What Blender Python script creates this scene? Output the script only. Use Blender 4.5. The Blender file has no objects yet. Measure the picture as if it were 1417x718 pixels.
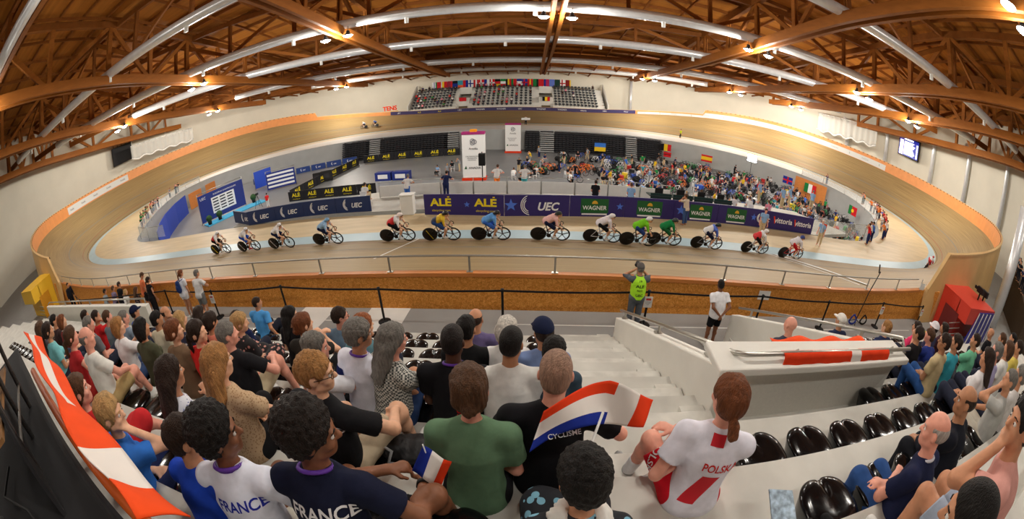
import bpy, bmesh, math, random
import numpy as np
from mathutils import Vector, Matrix, Euler
from mathutils.bvhtree import BVHTree
R = math.radians
SC = bpy.context.scene
COL = SC.collection
rnd = random.Random(7)

# ------------------------------------------------------------------ colour and materials
def lin(c):
    return c / 12.92 if c <= 0.04045 else ((c + 0.055) / 1.055) ** 2.4
def rgb(r, g, b):
    return (lin(r / 255), lin(g / 255), lin(b / 255), 1.0)
MATS = {}
def mat(name, col, rough=0.6, metal=0.0, var=0.0, scale=8.0, bump=0.0, bscale=None, spec=0.4, emit=None, alpha=1.0, coat=0.0, stretch=None, uv=False, trans=0.0):
    """principled material with procedural colour variation and bump"""
    if name in MATS:
        return MATS[name]
    m = bpy.data.materials.new(name)
    m.use_nodes = True
    nt = m.node_tree
    b = nt.nodes['Principled BSDF']
    b.inputs['Base Color'].default_value = col
    b.inputs['Roughness'].default_value = rough
    b.inputs['Metallic'].default_value = metal
    b.inputs['Specular IOR Level'].default_value = spec
    b.inputs['Alpha'].default_value = alpha
    b.inputs['Coat Weight'].default_value = coat
    b.inputs['Transmission Weight'].default_value = trans
    if emit:
        b.inputs['Emission Color'].default_value = col
        b.inputs['Emission Strength'].default_value = emit
    if var or bump:
        tc = nt.nodes.new('ShaderNodeTexCoord')
        mp = nt.nodes.new('ShaderNodeMapping')
        nt.links.new(tc.outputs['UV' if uv else 'Object'], mp.inputs[0])
        if stretch:
            mp.inputs['Scale'].default_value = stretch
        nz = nt.nodes.new('ShaderNodeTexNoise')
        nz.inputs['Scale'].default_value = scale
        nz.inputs['Detail'].default_value = 5
        nt.links.new(mp.outputs[0], nz.inputs[0])
        if var:
            rp = nt.nodes.new('ShaderNodeMapRange')
            rp.inputs['From Min'].default_value = 0.3
            rp.inputs['From Max'].default_value = 0.7
            rp.inputs['To Min'].default_value = 1 - var
            rp.inputs['To Max'].default_value = 1 + var
            nt.links.new(nz.outputs[0], rp.inputs[0])
            mx = nt.nodes.new('ShaderNodeVectorMath')
            mx.operation = 'SCALE'
            mx.inputs[0].default_value = col[:3]
            nt.links.new(rp.outputs[0], mx.inputs['Scale'])
            nt.links.new(mx.outputs[0], b.inputs['Base Color'])
        if bump:
            n2 = nz
            if bscale:
                n2 = nt.nodes.new('ShaderNodeTexNoise')
                n2.inputs['Scale'].default_value = bscale
                n2.inputs['Detail'].default_value = 4
                nt.links.new(mp.outputs[0], n2.inputs[0])
            bp = nt.nodes.new('ShaderNodeBump')
            bp.inputs['Strength'].default_value = bump
            bp.inputs['Distance'].default_value = 0.02
            nt.links.new(n2.outputs[0], bp.inputs['Height'])
            nt.links.new(bp.outputs[0], b.inputs['Normal'])
    MATS[name] = m
    return m
def cmat(c, kind='cloth'):
    """material from an (r,g,b) sRGB triple, cached"""
    key = '%s_%02x%02x%02x' % ((kind,) + tuple(int(v) for v in c))
    if key in MATS:
        return MATS[key]
    col = rgb(*c)
    if kind == 'cloth':
        return mat(key, col, 0.85, var=0.10, scale=14, bump=0.35, bscale=9, spec=0.15)
    if kind == 'skin':
        return mat(key, col, 0.5, var=0.10, scale=20, bump=0.05, bscale=120, spec=0.35)
    if kind == 'hair':
        return mat(key, col, 0.55, var=0.35, scale=22, bump=0.9, bscale=60, spec=0.25, stretch=(3, 3, 0.6))
    if kind == 'paint':
        return mat(key, col, 0.35, spec=0.5)
    if kind == 'matt':
        return mat(key, col, 0.8, spec=0.2)
    return mat(key, col, 0.6)

# ------------------------------------------------------------------ objects
def tag(o, label=None, cat=None, group=None, kind=None):
    if label: o['label'] = label
    if cat: o['category'] = cat
    if group: o['group'] = group
    if kind: o['kind'] = kind
    return o
def thing(name, loc=(0, 0, 0), rz=0.0, label=None, cat=None, group=None, kind=None):
    o = bpy.data.objects.new(name, None)
    o.empty_display_size = 0.1
    o.location = loc
    o.rotation_euler = (0, 0, rz)
    COL.objects.link(o)
    return tag(o, label, cat, group, kind)
def copy_tree(o, parent=None):
    c = o.copy()
    COL.objects.link(c)
    if parent: c.parent = parent
    for ch in list(o.children):
        copy_tree(ch, c)
    return c
def link(o, parent=None):
    COL.objects.link(o)
    if parent: o.parent = parent
    return o
def mesh_np(name, V, F, mats, parent=None, smooth=True, mi=None):
    """mesh from arrays: V (n,3), F (m,4) or (m,3)"""
    me = bpy.data.meshes.new(name)
    V = np.asarray(V, np.float32); F = np.asarray(F, np.int32)
    k = F.shape[1]
    me.vertices.add(len(V)); me.vertices.foreach_set('co', V.ravel())
    me.loops.add(F.size); me.loops.foreach_set('vertex_index', F.ravel())
    me.polygons.add(len(F))
    me.polygons.foreach_set('loop_start', np.arange(0, F.size, k, dtype=np.int32))
    me.polygons.foreach_set('use_smooth', np.full(len(F), smooth))
    if mi is not None: me.polygons.foreach_set('material_index', np.asarray(mi, np.int32))
    me.update(calc_edges=True)
    for m in (mats if isinstance(mats, (list, tuple)) else [mats]): me.materials.append(m)
    return link(bpy.data.objects.new(name, me), parent)

class MB:
    """mesh builder: boxes, bars, tubes, rings, sheets, each with a material slot"""
    def __init__(s):
        s.v = []; s.f = []; s.m = []; s.sm = []; s.uv = {}
    def add(s, vs, fs, m=0, smooth=False):
        o = len(s.v); s.v += [tuple(v) for v in vs]
        for f in fs:
            s.f.append([i + o for i in f]); s.m.append(m); s.sm.append(smooth)
    def box(s, c, d, m=0, rz=0.0, rot=None):
        x, y, z = (k / 2 for k in d)
        M = (rot.to_matrix() if rot is not None and not isinstance(rot, Matrix) else rot) if rot is not None else Matrix.Rotation(rz, 3, 'Z')
        vs = [M @ Vector((a * x, b * y, e * z)) + Vector(c) for e in (-1, 1) for a, b in ((-1, -1), (1, -1), (1, 1), (-1, 1))]
        s.add(vs, [(3, 2, 1, 0), (4, 5, 6, 7), (0, 1, 5, 4), (1, 2, 6, 5), (2, 3, 7, 6), (3, 0, 4, 7)], m)
    def bar(s, a, b, w, h, m=0, up=(0, 0, 1)):
        a = Vector(a); b = Vector(b); d = b - a; L = d.length
        if L < 1e-6: return
        d /= L; u = Vector(up)
        if abs(d.dot(u)) > 0.999: u = Vector((0, 1, 0))
        r = d.cross(u).normalized(); u = r.cross(d)
        s.box((a + b) / 2, (w, L, h), m, rot=Matrix((r, d, u)).transposed())
    def tube(s, pts, r, n=8, m=0, cap=True, rr=None):
        pts = [Vector(p) for p in pts]; k = len(pts)
        ring = []; pn = None
        for i, p in enumerate(pts):
            t = (pts[min(i + 1, k - 1)] - pts[max(i - 1, 0)]).normalized()
            if pn is None:
                pn = t.cross(Vector((0, 0, 1)))
                if pn.length < 1e-3: pn = t.cross(Vector((0, 1, 0)))
            pn = (pn - t * pn.dot(t)).normalized()
            q = t.cross(pn); ra = rr[i] if rr else r
            ring += [p + (pn * math.cos(2 * math.pi * j / n) + q * math.sin(2 * math.pi * j / n)) * ra for j in range(n)]
        fs = [(i * n + j, i * n + (j + 1) % n, (i + 1) * n + (j + 1) % n, (i + 1) * n + j) for i in range(k - 1) for j in range(n)]
        s.add(ring, fs, m, True)
        if cap:
            o = len(s.v) - len(ring)
            s.f.append([o + j for j in range(n)][::-1]); s.m.append(m); s.sm.append(False)
            s.f.append([o + (k - 1) * n + j for j in range(n)]); s.m.append(m); s.sm.append(False)
    def lathe(s, prof, c=(0, 0, 0), n=24, m=0, axis='Z', smooth=True):
        vs = []
        for r, z in prof:
            for j in range(n):
                a = 2 * math.pi * j / n; p = (r * math.cos(a), r * math.sin(a), z)
                if axis == 'Y': p = (p[0], p[2], p[1])
                if axis == 'X': p = (p[2], p[0], p[1])
                vs.append((p[0] + c[0], p[1] + c[1], p[2] + c[2]))
        k = len(prof)
        s.add(vs, [(i * n + j, i * n + (j + 1) % n, (i + 1) * n + (j + 1) % n, (i + 1) * n + j) for i in range(k - 1) for j in range(n)], m, smooth)
    def prism(s, poly, z0, z1, m=0):
        n = len(poly)
        vs = [(p[0], p[1], z0) for p in poly] + [(p[0], p[1], z1) for p in poly]
        s.add(vs, [tuple(range(n))[::-1], tuple(range(n, 2 * n))] + [(i, (i + 1) % n, n + (i + 1) % n, n + i) for i in range(n)], m)
    def extr(s, poly3, d, m=0):
        """3-D polygon extruded along vector d"""
        n = len(poly3); d = Vector(d)
        vs = [Vector(p) for p in poly3] + [Vector(p) + d for p in poly3]
        s.add(vs, [tuple(range(n))[::-1], tuple(range(n, 2 * n))] + [(i, (i + 1) % n, n + (i + 1) % n, n + i) for i in range(n)], m)
    def sheet(s, A, B, m=0, close=False, smooth=True):
        """quad strip between two polylines; records u,v"""
        n = len(A); fs = [(i, (i + 1) % n, n + (i + 1) % n, n + i) for i in range(n if close else n - 1)]
        s.add(list(A) + list(B), fs, m, smooth)
    def build(s, name, mats, parent=None, fix=True):
        me = bpy.data.meshes.new(name)
        me.from_pydata(s.v, [], s.f)
        me.polygons.foreach_set('material_index', s.m)
        me.polygons.foreach_set('use_smooth', s.sm)
        for m in (mats if isinstance(mats, (list, tuple)) else [mats]): me.materials.append(m)
        if fix:
            bm = bmesh.new(); bm.from_mesh(me)
            bmesh.ops.recalc_face_normals(bm, faces=bm.faces); bm.to_mesh(me); bm.free()
        me.update()
        return link(bpy.data.objects.new(name, me), parent)
def bevel(o, w=0.01, seg=2, angle=True):
    md = o.modifiers.new('bevel', 'BEVEL'); md.width = w; md.segments = seg
    md.limit_method = 'ANGLE'; md.angle_limit = R(40)
    return o

_fonts = {}
def text_mesh(txt, size=1.0, ext=0.0, bold=0.0, shear=0.0, space=1.0):
    """mesh of a line of writing, centred, lying in XY (built from the default font)"""
    key = (txt, ext, bold, shear, space)
    if key not in _fonts:
        cu = bpy.data.curves.new('lettering', 'FONT')
        cu.body = txt; cu.align_x = 'CENTER'; cu.align_y = 'CENTER'; cu.size = 1.0
        cu.extrude = ext; cu.offset = bold; cu.shear = shear; cu.space_character = space
        cu.resolution_u = 3
        o = bpy.data.objects.new('lettering', cu); COL.objects.link(o)
        me = bpy.data.meshes.new_from_object(o.evaluated_get(bpy.context.evaluated_depsgraph_get()))
        bpy.data.objects.remove(o); bpy.data.curves.remove(cu)
        _fonts[key] = me
    me = _fonts[key].copy()
    me.transform(Matrix.Scale(size, 4))
    return me
def frame_mat(origin, xdir, up):
    x = Vector(xdir).normalized(); u = Vector(up); u = (u - x * u.dot(x)).normalized()
    n = x.cross(u)
    M = Matrix((x, u, n)).transposed().to_4x4(); M.translation = Vector(origin)
    return M
def text_obj(name, txt, size, m, origin, xdir, up=(0, 0, 1), parent=None, width=None, **kw):
    """raised lettering standing in the plane of xdir and up"""
    me = text_mesh(txt, size, ext=kw.pop('ext', 0.004), **kw)
    if width:
        xs = [v.co.x for v in me.vertices]; w = max(xs) - min(xs)
        me.transform(Matrix.Diagonal((width / w, 1, 1, 1)))
    me.transform(frame_mat(origin, xdir, up))
    me.name = name
    me.materials.append(m)
    return link(bpy.data.objects.new(name, me), parent)
# ------------------------------------------------------------------ the track's plan: two straights joined by eased bends
DN, ST, WS, ZS, WB, ZB, TR, RR = 16.39, 12.2, 7.58, 2.07, 6.36, 5.44, 42.7, 26.4
def track_curve(n=720):
    A = max(math.pi * RR - TR, 0.1); half = 2 * ST + 2 * TR + A
    u = ((np.arange(n) + .5) / n * half * 2) % half
    dist = np.abs(u - half / 2)
    kap = np.clip((A / 2 + TR - dist) / TR, 0, 1) * math.pi / (A + TR)
    ds = half * 2 / n
    kk = math.pi / (kap.sum() * ds / 2)
    ang = np.cumsum(kap * kk) * ds - kap * kk * ds / 2
    P = np.zeros((n, 3)); P[:, 0] = np.cumsum(np.cos(ang)) * ds; P[:, 1] = np.cumsum(np.sin(ang)) * ds
    P[:, 0] -= (P[:, 0].max() + P[:, 0].min()) / 2; P[:, 1] += DN - P[:, 1].min()
    N = np.stack([np.sin(ang), -np.cos(ang), 0 * ang], 1)
    k2 = np.clip((A / 2 + TR - dist) / TR, 0, 1); k2 = k2 * k2 * (3 - 2 * k2)
    return P, N, WS + (WB - WS) * k2, ZS + (ZB - ZS) * k2, k2, np.arange(n) * ds, half * 2
TP, TN, TW, TZ, TK, TS, TL = track_curve()
NT = len(TP)
YC = (TP[:, 1].min() + TP[:, 1].max()) / 2           # middle of the hall
def rail_pt(off, dz=0.0, frac=1.0):
    """points beside the track: frac across the banking plus off metres outwards"""
    Q = TP + TN * (TW * frac + off)[:, None]
    Q[:, 2] += TZ * frac + dz
    return Q

def wood_track():
    m = bpy.data.materials.new('track_boards'); m.use_nodes = True
    nt = m.node_tree; b = nt.nodes['Principled BSDF']; L = nt.links.new
    uv = nt.nodes.new('ShaderNodeUVMap'); uv.uv_map = 'run'
    mp = nt.nodes.new('ShaderNodeMapping'); mp.inputs['Scale'].default_value = (0.10, 9.0, 1)
    L(uv.outputs[0], mp.inputs[0])
    n1 = nt.nodes.new('ShaderNodeTexNoise'); n1.inputs['Scale'].default_value = 1.6; n1.inputs['Detail'].default_value = 6; L(mp.outputs[0], n1.inputs[0])
    mp2 = nt.nodes.new('ShaderNodeMapping'); mp2.inputs['Scale'].default_value = (0.05, 0.42, 1); L(uv.outputs[0], mp2.inputs[0])
    n2 = nt.nodes.new('ShaderNodeTexNoise'); n2.inputs['Scale'].default_value = 2.2; n2.inputs['Detail'].default_value = 4; L(mp2.outputs[0], n2.inputs[0])
    r1 = nt.nodes.new('ShaderNodeValToRGB'); r1.color_ramp.elements[0].position = 0.28; r1.color_ramp.elements[1].position = 0.75
    r1.color_ramp.elements[0].color = rgb(126, 103, 64); r1.color_ramp.elements[1].color = rgb(178, 154, 108)
    L(n1.outputs[0], r1.inputs[0])
    # tyre wear: a greyer strip in the racing lanes above the black line
    sx = nt.nodes.new('ShaderNodeSeparateXYZ'); L(uv.outputs[0], sx.inputs[0])
    r2 = nt.nodes.new('ShaderNodeValToRGB'); e = r2.color_ramp.elements
    e[0].position = 0.0; e[0].color = (0, 0, 0, 1); e[1].position = 1.0; e[1].color = (0.15, 0.15, 0.15, 1)
    a = e.new(0.02); a.color = (.9, .9, .9, 1); a = e.new(0.42); a.color = (.75, .75, .75, 1); a = e.new(0.62); a.color = (.15, .15, .15, 1)
    dv = nt.nodes.new('ShaderNodeMath'); dv.operation = 'DIVIDE'; dv.inputs[1].default_value = 8.0; L(sx.outputs['Y'], dv.inputs[0]); L(dv.outputs[0], r2.inputs[0])
    mu = nt.nodes.new('ShaderNodeMath'); mu.operation = 'MULTIPLY'; L(r2.outputs[0], mu.inputs[0]); L(n2.outputs[0], mu.inputs[1])
    mx = nt.nodes.new('ShaderNodeMix'); mx.data_type = 'RGBA'; L(mu.outputs[0], mx.inputs[0]); L(r1.outputs[0], mx.inputs[6]); mx.inputs[7].default_value = rgb(108, 94, 72)
    L(mx.outputs[2], b.inputs['Base Color'])
    b.inputs['Roughness'].default_value = 0.5; b.inputs['Specular IOR Level'].default_value = 0.25
    return m
def strip(name, A, B, m, u0=0.0, v=(0, 1), lab=None, close=True, rows=1, kind='structure', thick=0.0):
    """banked ribbon between two closed curves with (run, across) UVs"""
    n = len(A); rows = max(1, rows)
    V = np.concatenate([A + (B - A) * (k / rows) for k in range(rows + 1)])
    F = []; UV = []
    for k in range(rows):
        for i in range(n if close else n - 1):
            j = (i + 1) % n
            F.append((k * n + i, k * n + j, (k + 1) * n + j, (k + 1) * n + i))
            s0, s1 = TS[i % NT], TS[i % NT] + TL / NT
            va = v[0] + (v[1] - v[0]) * k / rows; vb = v[0] + (v[1] - v[0]) * (k + 1) / rows
            UV += [(s0, va), (s1, va), (s1, vb), (s0, vb)]
    o = mesh_np(name, V, F, m)
    ul = o.data.uv_layers.new(name='run')
    ul.data.foreach_set('uv', np.array(UV, np.float32).ravel())
    tag(o, kind=kind)
    return o
M_TRACK = wood_track()
M_BLUE = mat('pale_blue_paint', rgb(165, 192, 202), 0.4, var=0.06, scale=0.6, spec=0.3)
M_APRON = mat('apron_boards', rgb(196, 176, 138), 0.5, var=0.12, scale=1.2, stretch=(0.3, 2, 1))
M_ORANGE = mat('orange_plywood', rgb(205, 128, 62), 0.5, var=0.08, scale=2.0, stretch=(1, 1, 3))
M_CAP = mat('pale_wood_cap', rgb(214, 178, 124), 0.5, var=0.06, scale=3)
M_WHITE = mat('white_paint', rgb(226, 226, 222), 0.6, var=0.03, scale=3)
M_STEEL = mat('brushed_steel', rgb(170, 170, 165), 0.35, metal=0.85)
M_BLACK = mat('black_matt', rgb(20, 20, 22), 0.7)

def osb():
    m = bpy.data.materials.new('flake_board'); m.use_nodes = True
    nt = m.node_tree; b = nt.nodes['Principled BSDF']; L = nt.links.new
    tc = nt.nodes.new('ShaderNodeTexCoord'); vo = nt.nodes.new('ShaderNodeTexVoronoi'); vo.inputs['Scale'].default_value = 30
    nz = nt.nodes.new('ShaderNodeTexNoise'); nz.inputs['Scale'].default_value = 9; nz.inputs['Detail'].default_value = 5
    L(tc.outputs['Object'], nz.inputs[0])
    ad = nt.nodes.new('ShaderNodeVectorMath'); ad.operation = 'MULTIPLY_ADD'; ad.inputs[1].default_value = (.25, .25, .25)
    L(nz.outputs['Color'], ad.inputs[0]); L(tc.outputs['Object'], ad.inputs[2]); L(ad.outputs[0], vo.inputs['Vector'])
    sp = nt.nodes.new('ShaderNodeSeparateColor'); L(vo.outputs['Color'], sp.inputs[0])
    r = nt.nodes.new('ShaderNodeValToRGB'); e = r.color_ramp.elements
    e[0].color = rgb(196, 122, 44); e[1].color = rgb(240, 172, 88); L(sp.outputs[0], r.inputs[0])
    a = e.new(0.5); a.color = rgb(220, 146, 62)
    L(r.outputs[0], b.inputs['Base Color']); b.inputs['Roughness'].default_value = 0.6; b.inputs['Specular IOR Level'].default_value = 0.2
    return m
M_OSB = osb()

# riding surface, blue band, inner apron
inner_blue = -1.05
strip('floor_track', rail_pt(0, 0, 0.0), rail_pt(0, 0, 1.0), M_TRACK, v=(0, 8), rows=10)
strip('floor_blue_band', rail_pt(inner_blue, 0, 0.0), rail_pt(0, 0, 0.0), M_BLUE, v=(0, 1))
# painted lines: black measuring line, red sprinters' line, blue stayers' line lie inside the boards' own mesh level
for nm, f0, f1, c in (('line_black', .022, .029, (45, 40, 36)), ('line_red', .112, .119, (150, 84, 70)), ('line_blue', .38, .388, (110, 128, 140))):
    strip('floor_' + nm, rail_pt(0, 0.006, f0), rail_pt(0, 0.006, f1), cmat(c, 'matt'))

# pit outline (edge of the sunken infield) and apron between it and the blue band
PIT = [(-0.4, 20.0), (-8, 20.6), (-14, 20.6), (-21, 20.6), (-27.5, 21.0), (-31.6, 22.2), (-34.5, 25), (-38, 28.6), (-42, 33.0), (-46.2, 38.6), (-49.4, 44), (-50.2, 49), (-48, 53.6), (-43, 57.4), (-36, 60.4), (-26, 62.6),
       (-14, 63.4), (0, 63.6), (14, 63.4), (26, 62.6), (35, 60.2), (41.5, 56.6), (46.6, 51.6), (49.4, 46), (49.2, 41), (46.8, 36.0), (43.6, 31.4), (39.5, 27.2), (35.6, 24.0), (30, 21.4), (23.5, 20.7), (12, 20.4)]
PITZ = -3.3
def smooth_closed(pts, it=3):
    p = [Vector((a, b, 0)) for a, b in pts]
    for _ in range(it):
        q = []
        for i in range(len(p)):
            a, b = p[i], p[(i + 1) % len(p)]
            q += [a * .75 + b * .25, a * .25 + b * .75]
        p = q
    return p
PITC = smooth_closed(PIT, 3)
def resample_match(curve, target):
    """for every target point the point of curve in the same direction from the hall's middle"""
    c = np.array([(p.x, p.y) for p in curve]) - (0, 43); a = np.arctan2(c[:, 1], c[:, 0]); r = np.hypot(c[:, 0], c[:, 1])
    o = np.argsort(a); a = a[o]; r = r[o]
    a = np.concatenate([a - 2 * math.pi, a, a + 2 * math.pi]); r = np.tile(r, 3)
    t = target[:, :2] - (0, 43); ta = np.arctan2(t[:, 1], t[:, 0])
    rr = np.interp(ta, a, r)
    return np.stack([rr * np.cos(ta), 43 + rr * np.sin(ta), 0 * ta], 1)
PITE = resample_match(PITC, TP)
ib = rail_pt(inner_blue, 0, 0.0)
near = np.clip((44 - TP[:, 1]) / 16, 0, 1)[:, None]      # the wooden apron is as wide as the pit's edge near the stand, narrower far away
apr = ib - TN * 2.6
apr = apr * (1 - near) + PITE * near
strip('floor_apron', apr, ib, M_APRON, rows=3)
M_GREYFLOOR = mat('grey_floor_paint', rgb(122, 125, 127), 0.42, var=0.06, scale=0.4, spec=0.35)
strip('floor_safety_zone', PITE, apr, mat('safety_zone_paint', rgb(205, 205, 200), 0.5, var=0.04, scale=.5))
low = PITE.copy(); low[:, 2] = PITZ
strip('wall_pit', low, PITE, mat('pit_wall_grey', rgb(172, 174, 172), 0.6, var=0.05, scale=.7))
mb = MB(); mb.f.append(list(range(NT))); mb.v = [tuple(p) for p in low]; mb.m = [0]; mb.sm = [False]
tag(mb.build('floor_infield', M_GREYFLOOR), kind='structure')

# outer boards. On the near straight a low board with a steel rail; in the bends and far side a tall plywood fence
rim = rail_pt(0, 0, 1.0)
def idx_where(f): return [i for i in range(NT) if f(rim[i])]
XL, XR = -22.8, 21.4
nearmask = (rim[:, 1] < 30) & (rim[:, 0] > XL) & (rim[:, 0] < XR)
ids = np.where(nearmask)[0]
# order by x along the near straight
ids = ids[np.argsort(rim[ids, 0])]
seg = rim[ids]
nrm = TN[ids]
capw = 0.16
idb = np.where((rim[:, 1] < 30) & (rim[:, 0] > XL - 1.6) & (rim[:, 0] < XR + 1.6))[0]; idb = idb[np.argsort(rim[idb, 0])]
segb = rim[idb]; nrb = TN[idb]; endw = np.clip(np.maximum(XL - segb[:, 0], segb[:, 0] - XR) / 1.2, 0, 1)[:, None]; nrb = nrb * (1 + endw * 10.5)
bot = segb + nrb * 0.03; bot[:, 2] = 1.03
top_o = segb + nrb * 0.03; top_o[:, 2] += 0.0
mb = MB()
mb.sheet(bot, top_o); bi = segb - TN[idb] * 0.02; bi[:, 2] = segb[:, 2] - 0.02; b2 = bot - nrb * .05
mb.sheet(top_o, bi); mb.sheet(b2, bot)
tag(mb.build('wall_front_board', M_OSB), kind='structure')
mb = MB()
c0 = seg + nrm * 0.07; c1 = seg - nrm * 0.10; c0[:, 2] += .02; c1[:, 2] += .02; c2 = c0.copy(); c2[:, 2] -= .10; c3 = c1.copy(); c3[:, 2] -= .05
mb.sheet(c0, c1); mb.sheet(c2, c0); mb.sheet(c1, c3)
tag(mb.build('trim_front_cap', M_ORANGE), kind='structure')
# steel rail: one thing with posts
rail = thing('track_rail', (0, 8.8, 1.0), label='brushed steel handrail along the top of the low orange track board', cat='railing')
M_RAIL = mat('rail_steel', rgb(176, 172, 162), 0.35, metal=0.7)
pts = [Vector(p) + Vector((0, 0.02, 0.46)) - Vector((0, 8.8, 1.0)) for p in seg[::2]]
mb = MB(); mb.tube(pts, 0.028, 8); mb.build('top_rail', M_RAIL, rail)
xs = np.linspace(XL + .5, XR - .3, 21)
for x in xs:
    i = int(np.argmin(np.abs(seg[:, 0] - x))); p = Vector(seg[i]) - Vector((0, 8.8, 1.0))
    mb = MB(); mb.bar(p + Vector((0, .02, 0.02)), p + Vector((0, .02, .45)), .05, .02, 0, up=(0, 1, 0)); mb.box(p + Vector((0, .02, .03)), (.16, .1, .015))
    mb.build('rail_post', M_RAIL, rail)
# tall fence
ids = np.where(~nearmask)[0]
k0 = int(np.where(np.diff(ids) > 1)[0][0]) + 1 if (np.diff(ids) > 1).any() else 0
ids = np.concatenate([ids[k0:], ids[:k0]])
fo = rim[ids]; fn = TN[ids]
farness = np.clip((fo[:, 1] - 70) / 8, 0, 1)
hgt = 1.75 - 0.95 * farness * (np.abs(fo[:, 0]) < 40)
L0 = np.arange(len(fo))
ease = np.minimum(L0, len(fo) - 1 - L0) / 3.0
hgt = np.minimum(hgt, 0.10 + ease * 1.7)
tilt = 0.10
ft = fo + fn * tilt; ft[:, 2] += hgt
M_FIN = mat('fence_inside_ply', rgb(206, 134, 72), 0.5, var=0.07, scale=1.2)
M_FOUT = mat('fence_outside_ply', rgb(222, 182, 122), 0.5, var=0.05, scale=1.0)
mb = MB(); a = fo - fn * .01; a[:, 2] -= .03
mb.sheet(a, ft - fn * .01)
tag(mb.build('wall_fence_inside', M_FIN), kind='structure')
mb = MB(); ob = fo + fn * .35; ob[:, 2] = 1.03; ot = ft + fn * .12
mb.sheet(ob, ot)
tag(mb.build('wall_fence_outside', M_FOUT), kind='structure')
mb = MB(); u0 = ft - fn * .03; u1 = ot + fn * .03; u0[:, 2] += .01; u1[:, 2] += .01; u2 = u0.copy(); u2[:, 2] -= .1; u3 = u1.copy(); u3[:, 2] -= .1
mb.sheet(u0, u1); mb.sheet(u2, u0); mb.sheet(u1, u3)
for k in (0, -1):
    mb.add([fo[k], ft[k], ot[k], ob[k]], [(0, 1, 2, 3)])
tag(mb.build('trim_fence_cap', M_CAP), kind='structure')
FENCE = (fo, ft, fn, hgt)
# dark brackets along the top edge of the fence: pattern of the fence, a part per bend
mb = MB()
acc = 0
for i in range(1, len(fo) - 1):
    if hgt[i] > 1.6 and i % 2 == 0:
        p = Vector(ft[i]) - Vector(fn[i]) * .06; t = Vector((-fn[i][1], fn[i][0], 0))
        mb.bar(p + t * -.14 + Vector((0, 0, -.10)), p + t * .14 + Vector((0, 0, -.10)), .06, .12)
tag(mb.build('trim_fence_brackets', mat('bracket_dark', rgb(90, 56, 26), .6)), kind='structure')
# banners on the fence inside
def fence_banner(s0, s1, name, colm, lab, cat, zf=(0.12, 0.72), grp=None, txts=None, tm=None, tsize=.35):
    A = fo[s0:s1] * (1 - zf[0]) + ft[s0:s1] * zf[0] - fn[s0:s1] * .035
    B = fo[s0:s1] * (1 - zf[1]) + ft[s0:s1] * zf[1] - fn[s0:s1] * .035
    c = (A[len(A) // 2] + B[len(B) // 2]) / 2
    t = thing(name, tuple(c), label=lab, cat=cat, group=grp)
    mb = MB(); mb.sheet(A - c, B - c); A2 = A + fn[s0:s1] * .02; B2 = B + fn[s0:s1] * .02; mb.sheet(B - c, B2 - c); mb.sheet(A2 - c, A - c)
    mb.build('panel', colm, t)
    if txts:
        n = len(txts)
        for k, (tx, m, sz) in enumerate(txts):
            i = s0 + int((k + .5) / n * (s1 - s0)); i = min(i, s1 - 1)
            o = (A[i - s0] + B[i - s0]) / 2 - fn[i] * .012 - c
            up = Vector(ft[i]) - Vector(fo[i])
            xd = Vector((-fn[i][1], fn[i][0], 0)) * -1
            text_obj('lettering', tx, sz, m, o, xd, up, t)
    return t
# ------------------------------------------------------------------ hall shell
M_WALL = mat('cream_wall', rgb(226, 220, 203), 0.8, var=0.04, scale=.3, spec=.2)
M_DECK = None
ROOFY = np.array([-39., 6.5, 13, 23.4, 32.5, 46.8, 58.5, 71.5, 92.3, 123.5]); ROOFZ = np.array([22.1, 18.86, 17.82, 16.26, 14.7, 13.01, 12.1, 11.19, 10.28, 9.5])
def zchord(y): return float(np.interp(y, ROOFY, ROOFZ))
def depth(y): return float(np.interp(y, [-40, 25, 47, 71, 85, 93], [7.4, 7.0, 5.0, 2.6, 1.2, .5]))
def zdeck(y): return zchord(y) + depth(y)
# wall plan: follows the bends, straight along both ends behind the near stand
W = []
for i in range(NT):
    q = rim[i]
    if q[1] > YC - 2:
        far = np.clip((q[1] - 68) / 12, 0, 1); far = far * far * (3 - 2 * far)
        off = 5.2 + 5.0 * far
        W.append((q[0] + TN[i][0] * off, q[1] + TN[i][1] * off))
W.sort(key=lambda p: (math.atan2(p[1] - YC, p[0]) + math.pi / 2) % (2 * math.pi))
right_x = W[0][0]; left_x = W[-1][0]
plan = [(right_x, -16)] + [(right_x, y) for y in range(-12, int(YC) - 2, 6)] + W + [(left_x, y) for y in range(int(YC) - 4, -13, -6)] + [(left_x, -16)]
A = np.array([(x, y, 0.0) for x, y in plan]); B = np.array([(x, y, zdeck(y) + .3) for x, y in plan]); A[:, 2] = -.2
mb = MB(); mb.sheet(A, B)
tag(mb.build('wall_hall', M_WALL), kind='structure')
mb = MB(); mb.add([(left_x, -16, 0), (right_x, -16, 0), (right_x, -16, 30), (left_x, -16, 30)], [(0, 1, 2, 3)])
tag(mb.build('wall_back', mat('dark_back_wall', rgb(70, 62, 54), .9)), kind='structure')
# concourse and hall floor outside the track
ring_o = [Vector((x, y, 1.02)) for x, y in plan]
mb = MB()
gi = rail_pt(.2, 0, 1.0)
G = []
for x, y in plan: G.append((x, y))
outer = np.array([(p[0], p[1]) for p in plan])
# strip from the fence foot to the wall
tgt = gi.copy(); tgt[:, 2] = 1.02
d = []
for i in range(NT):
    p = tgt[i]; n = TN[i]; d.append((p[0] + n[0] * 14, p[1] + n[1] * 14, 1.02))
mb.sheet(tgt, d, close=True)
M_CONC = mat('grey_concourse', rgb(150, 150, 148), .55, var=.05, scale=1.0, spec=.3)
tag(mb.build('floor_outer_walk', M_CONC), kind='structure')
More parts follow.
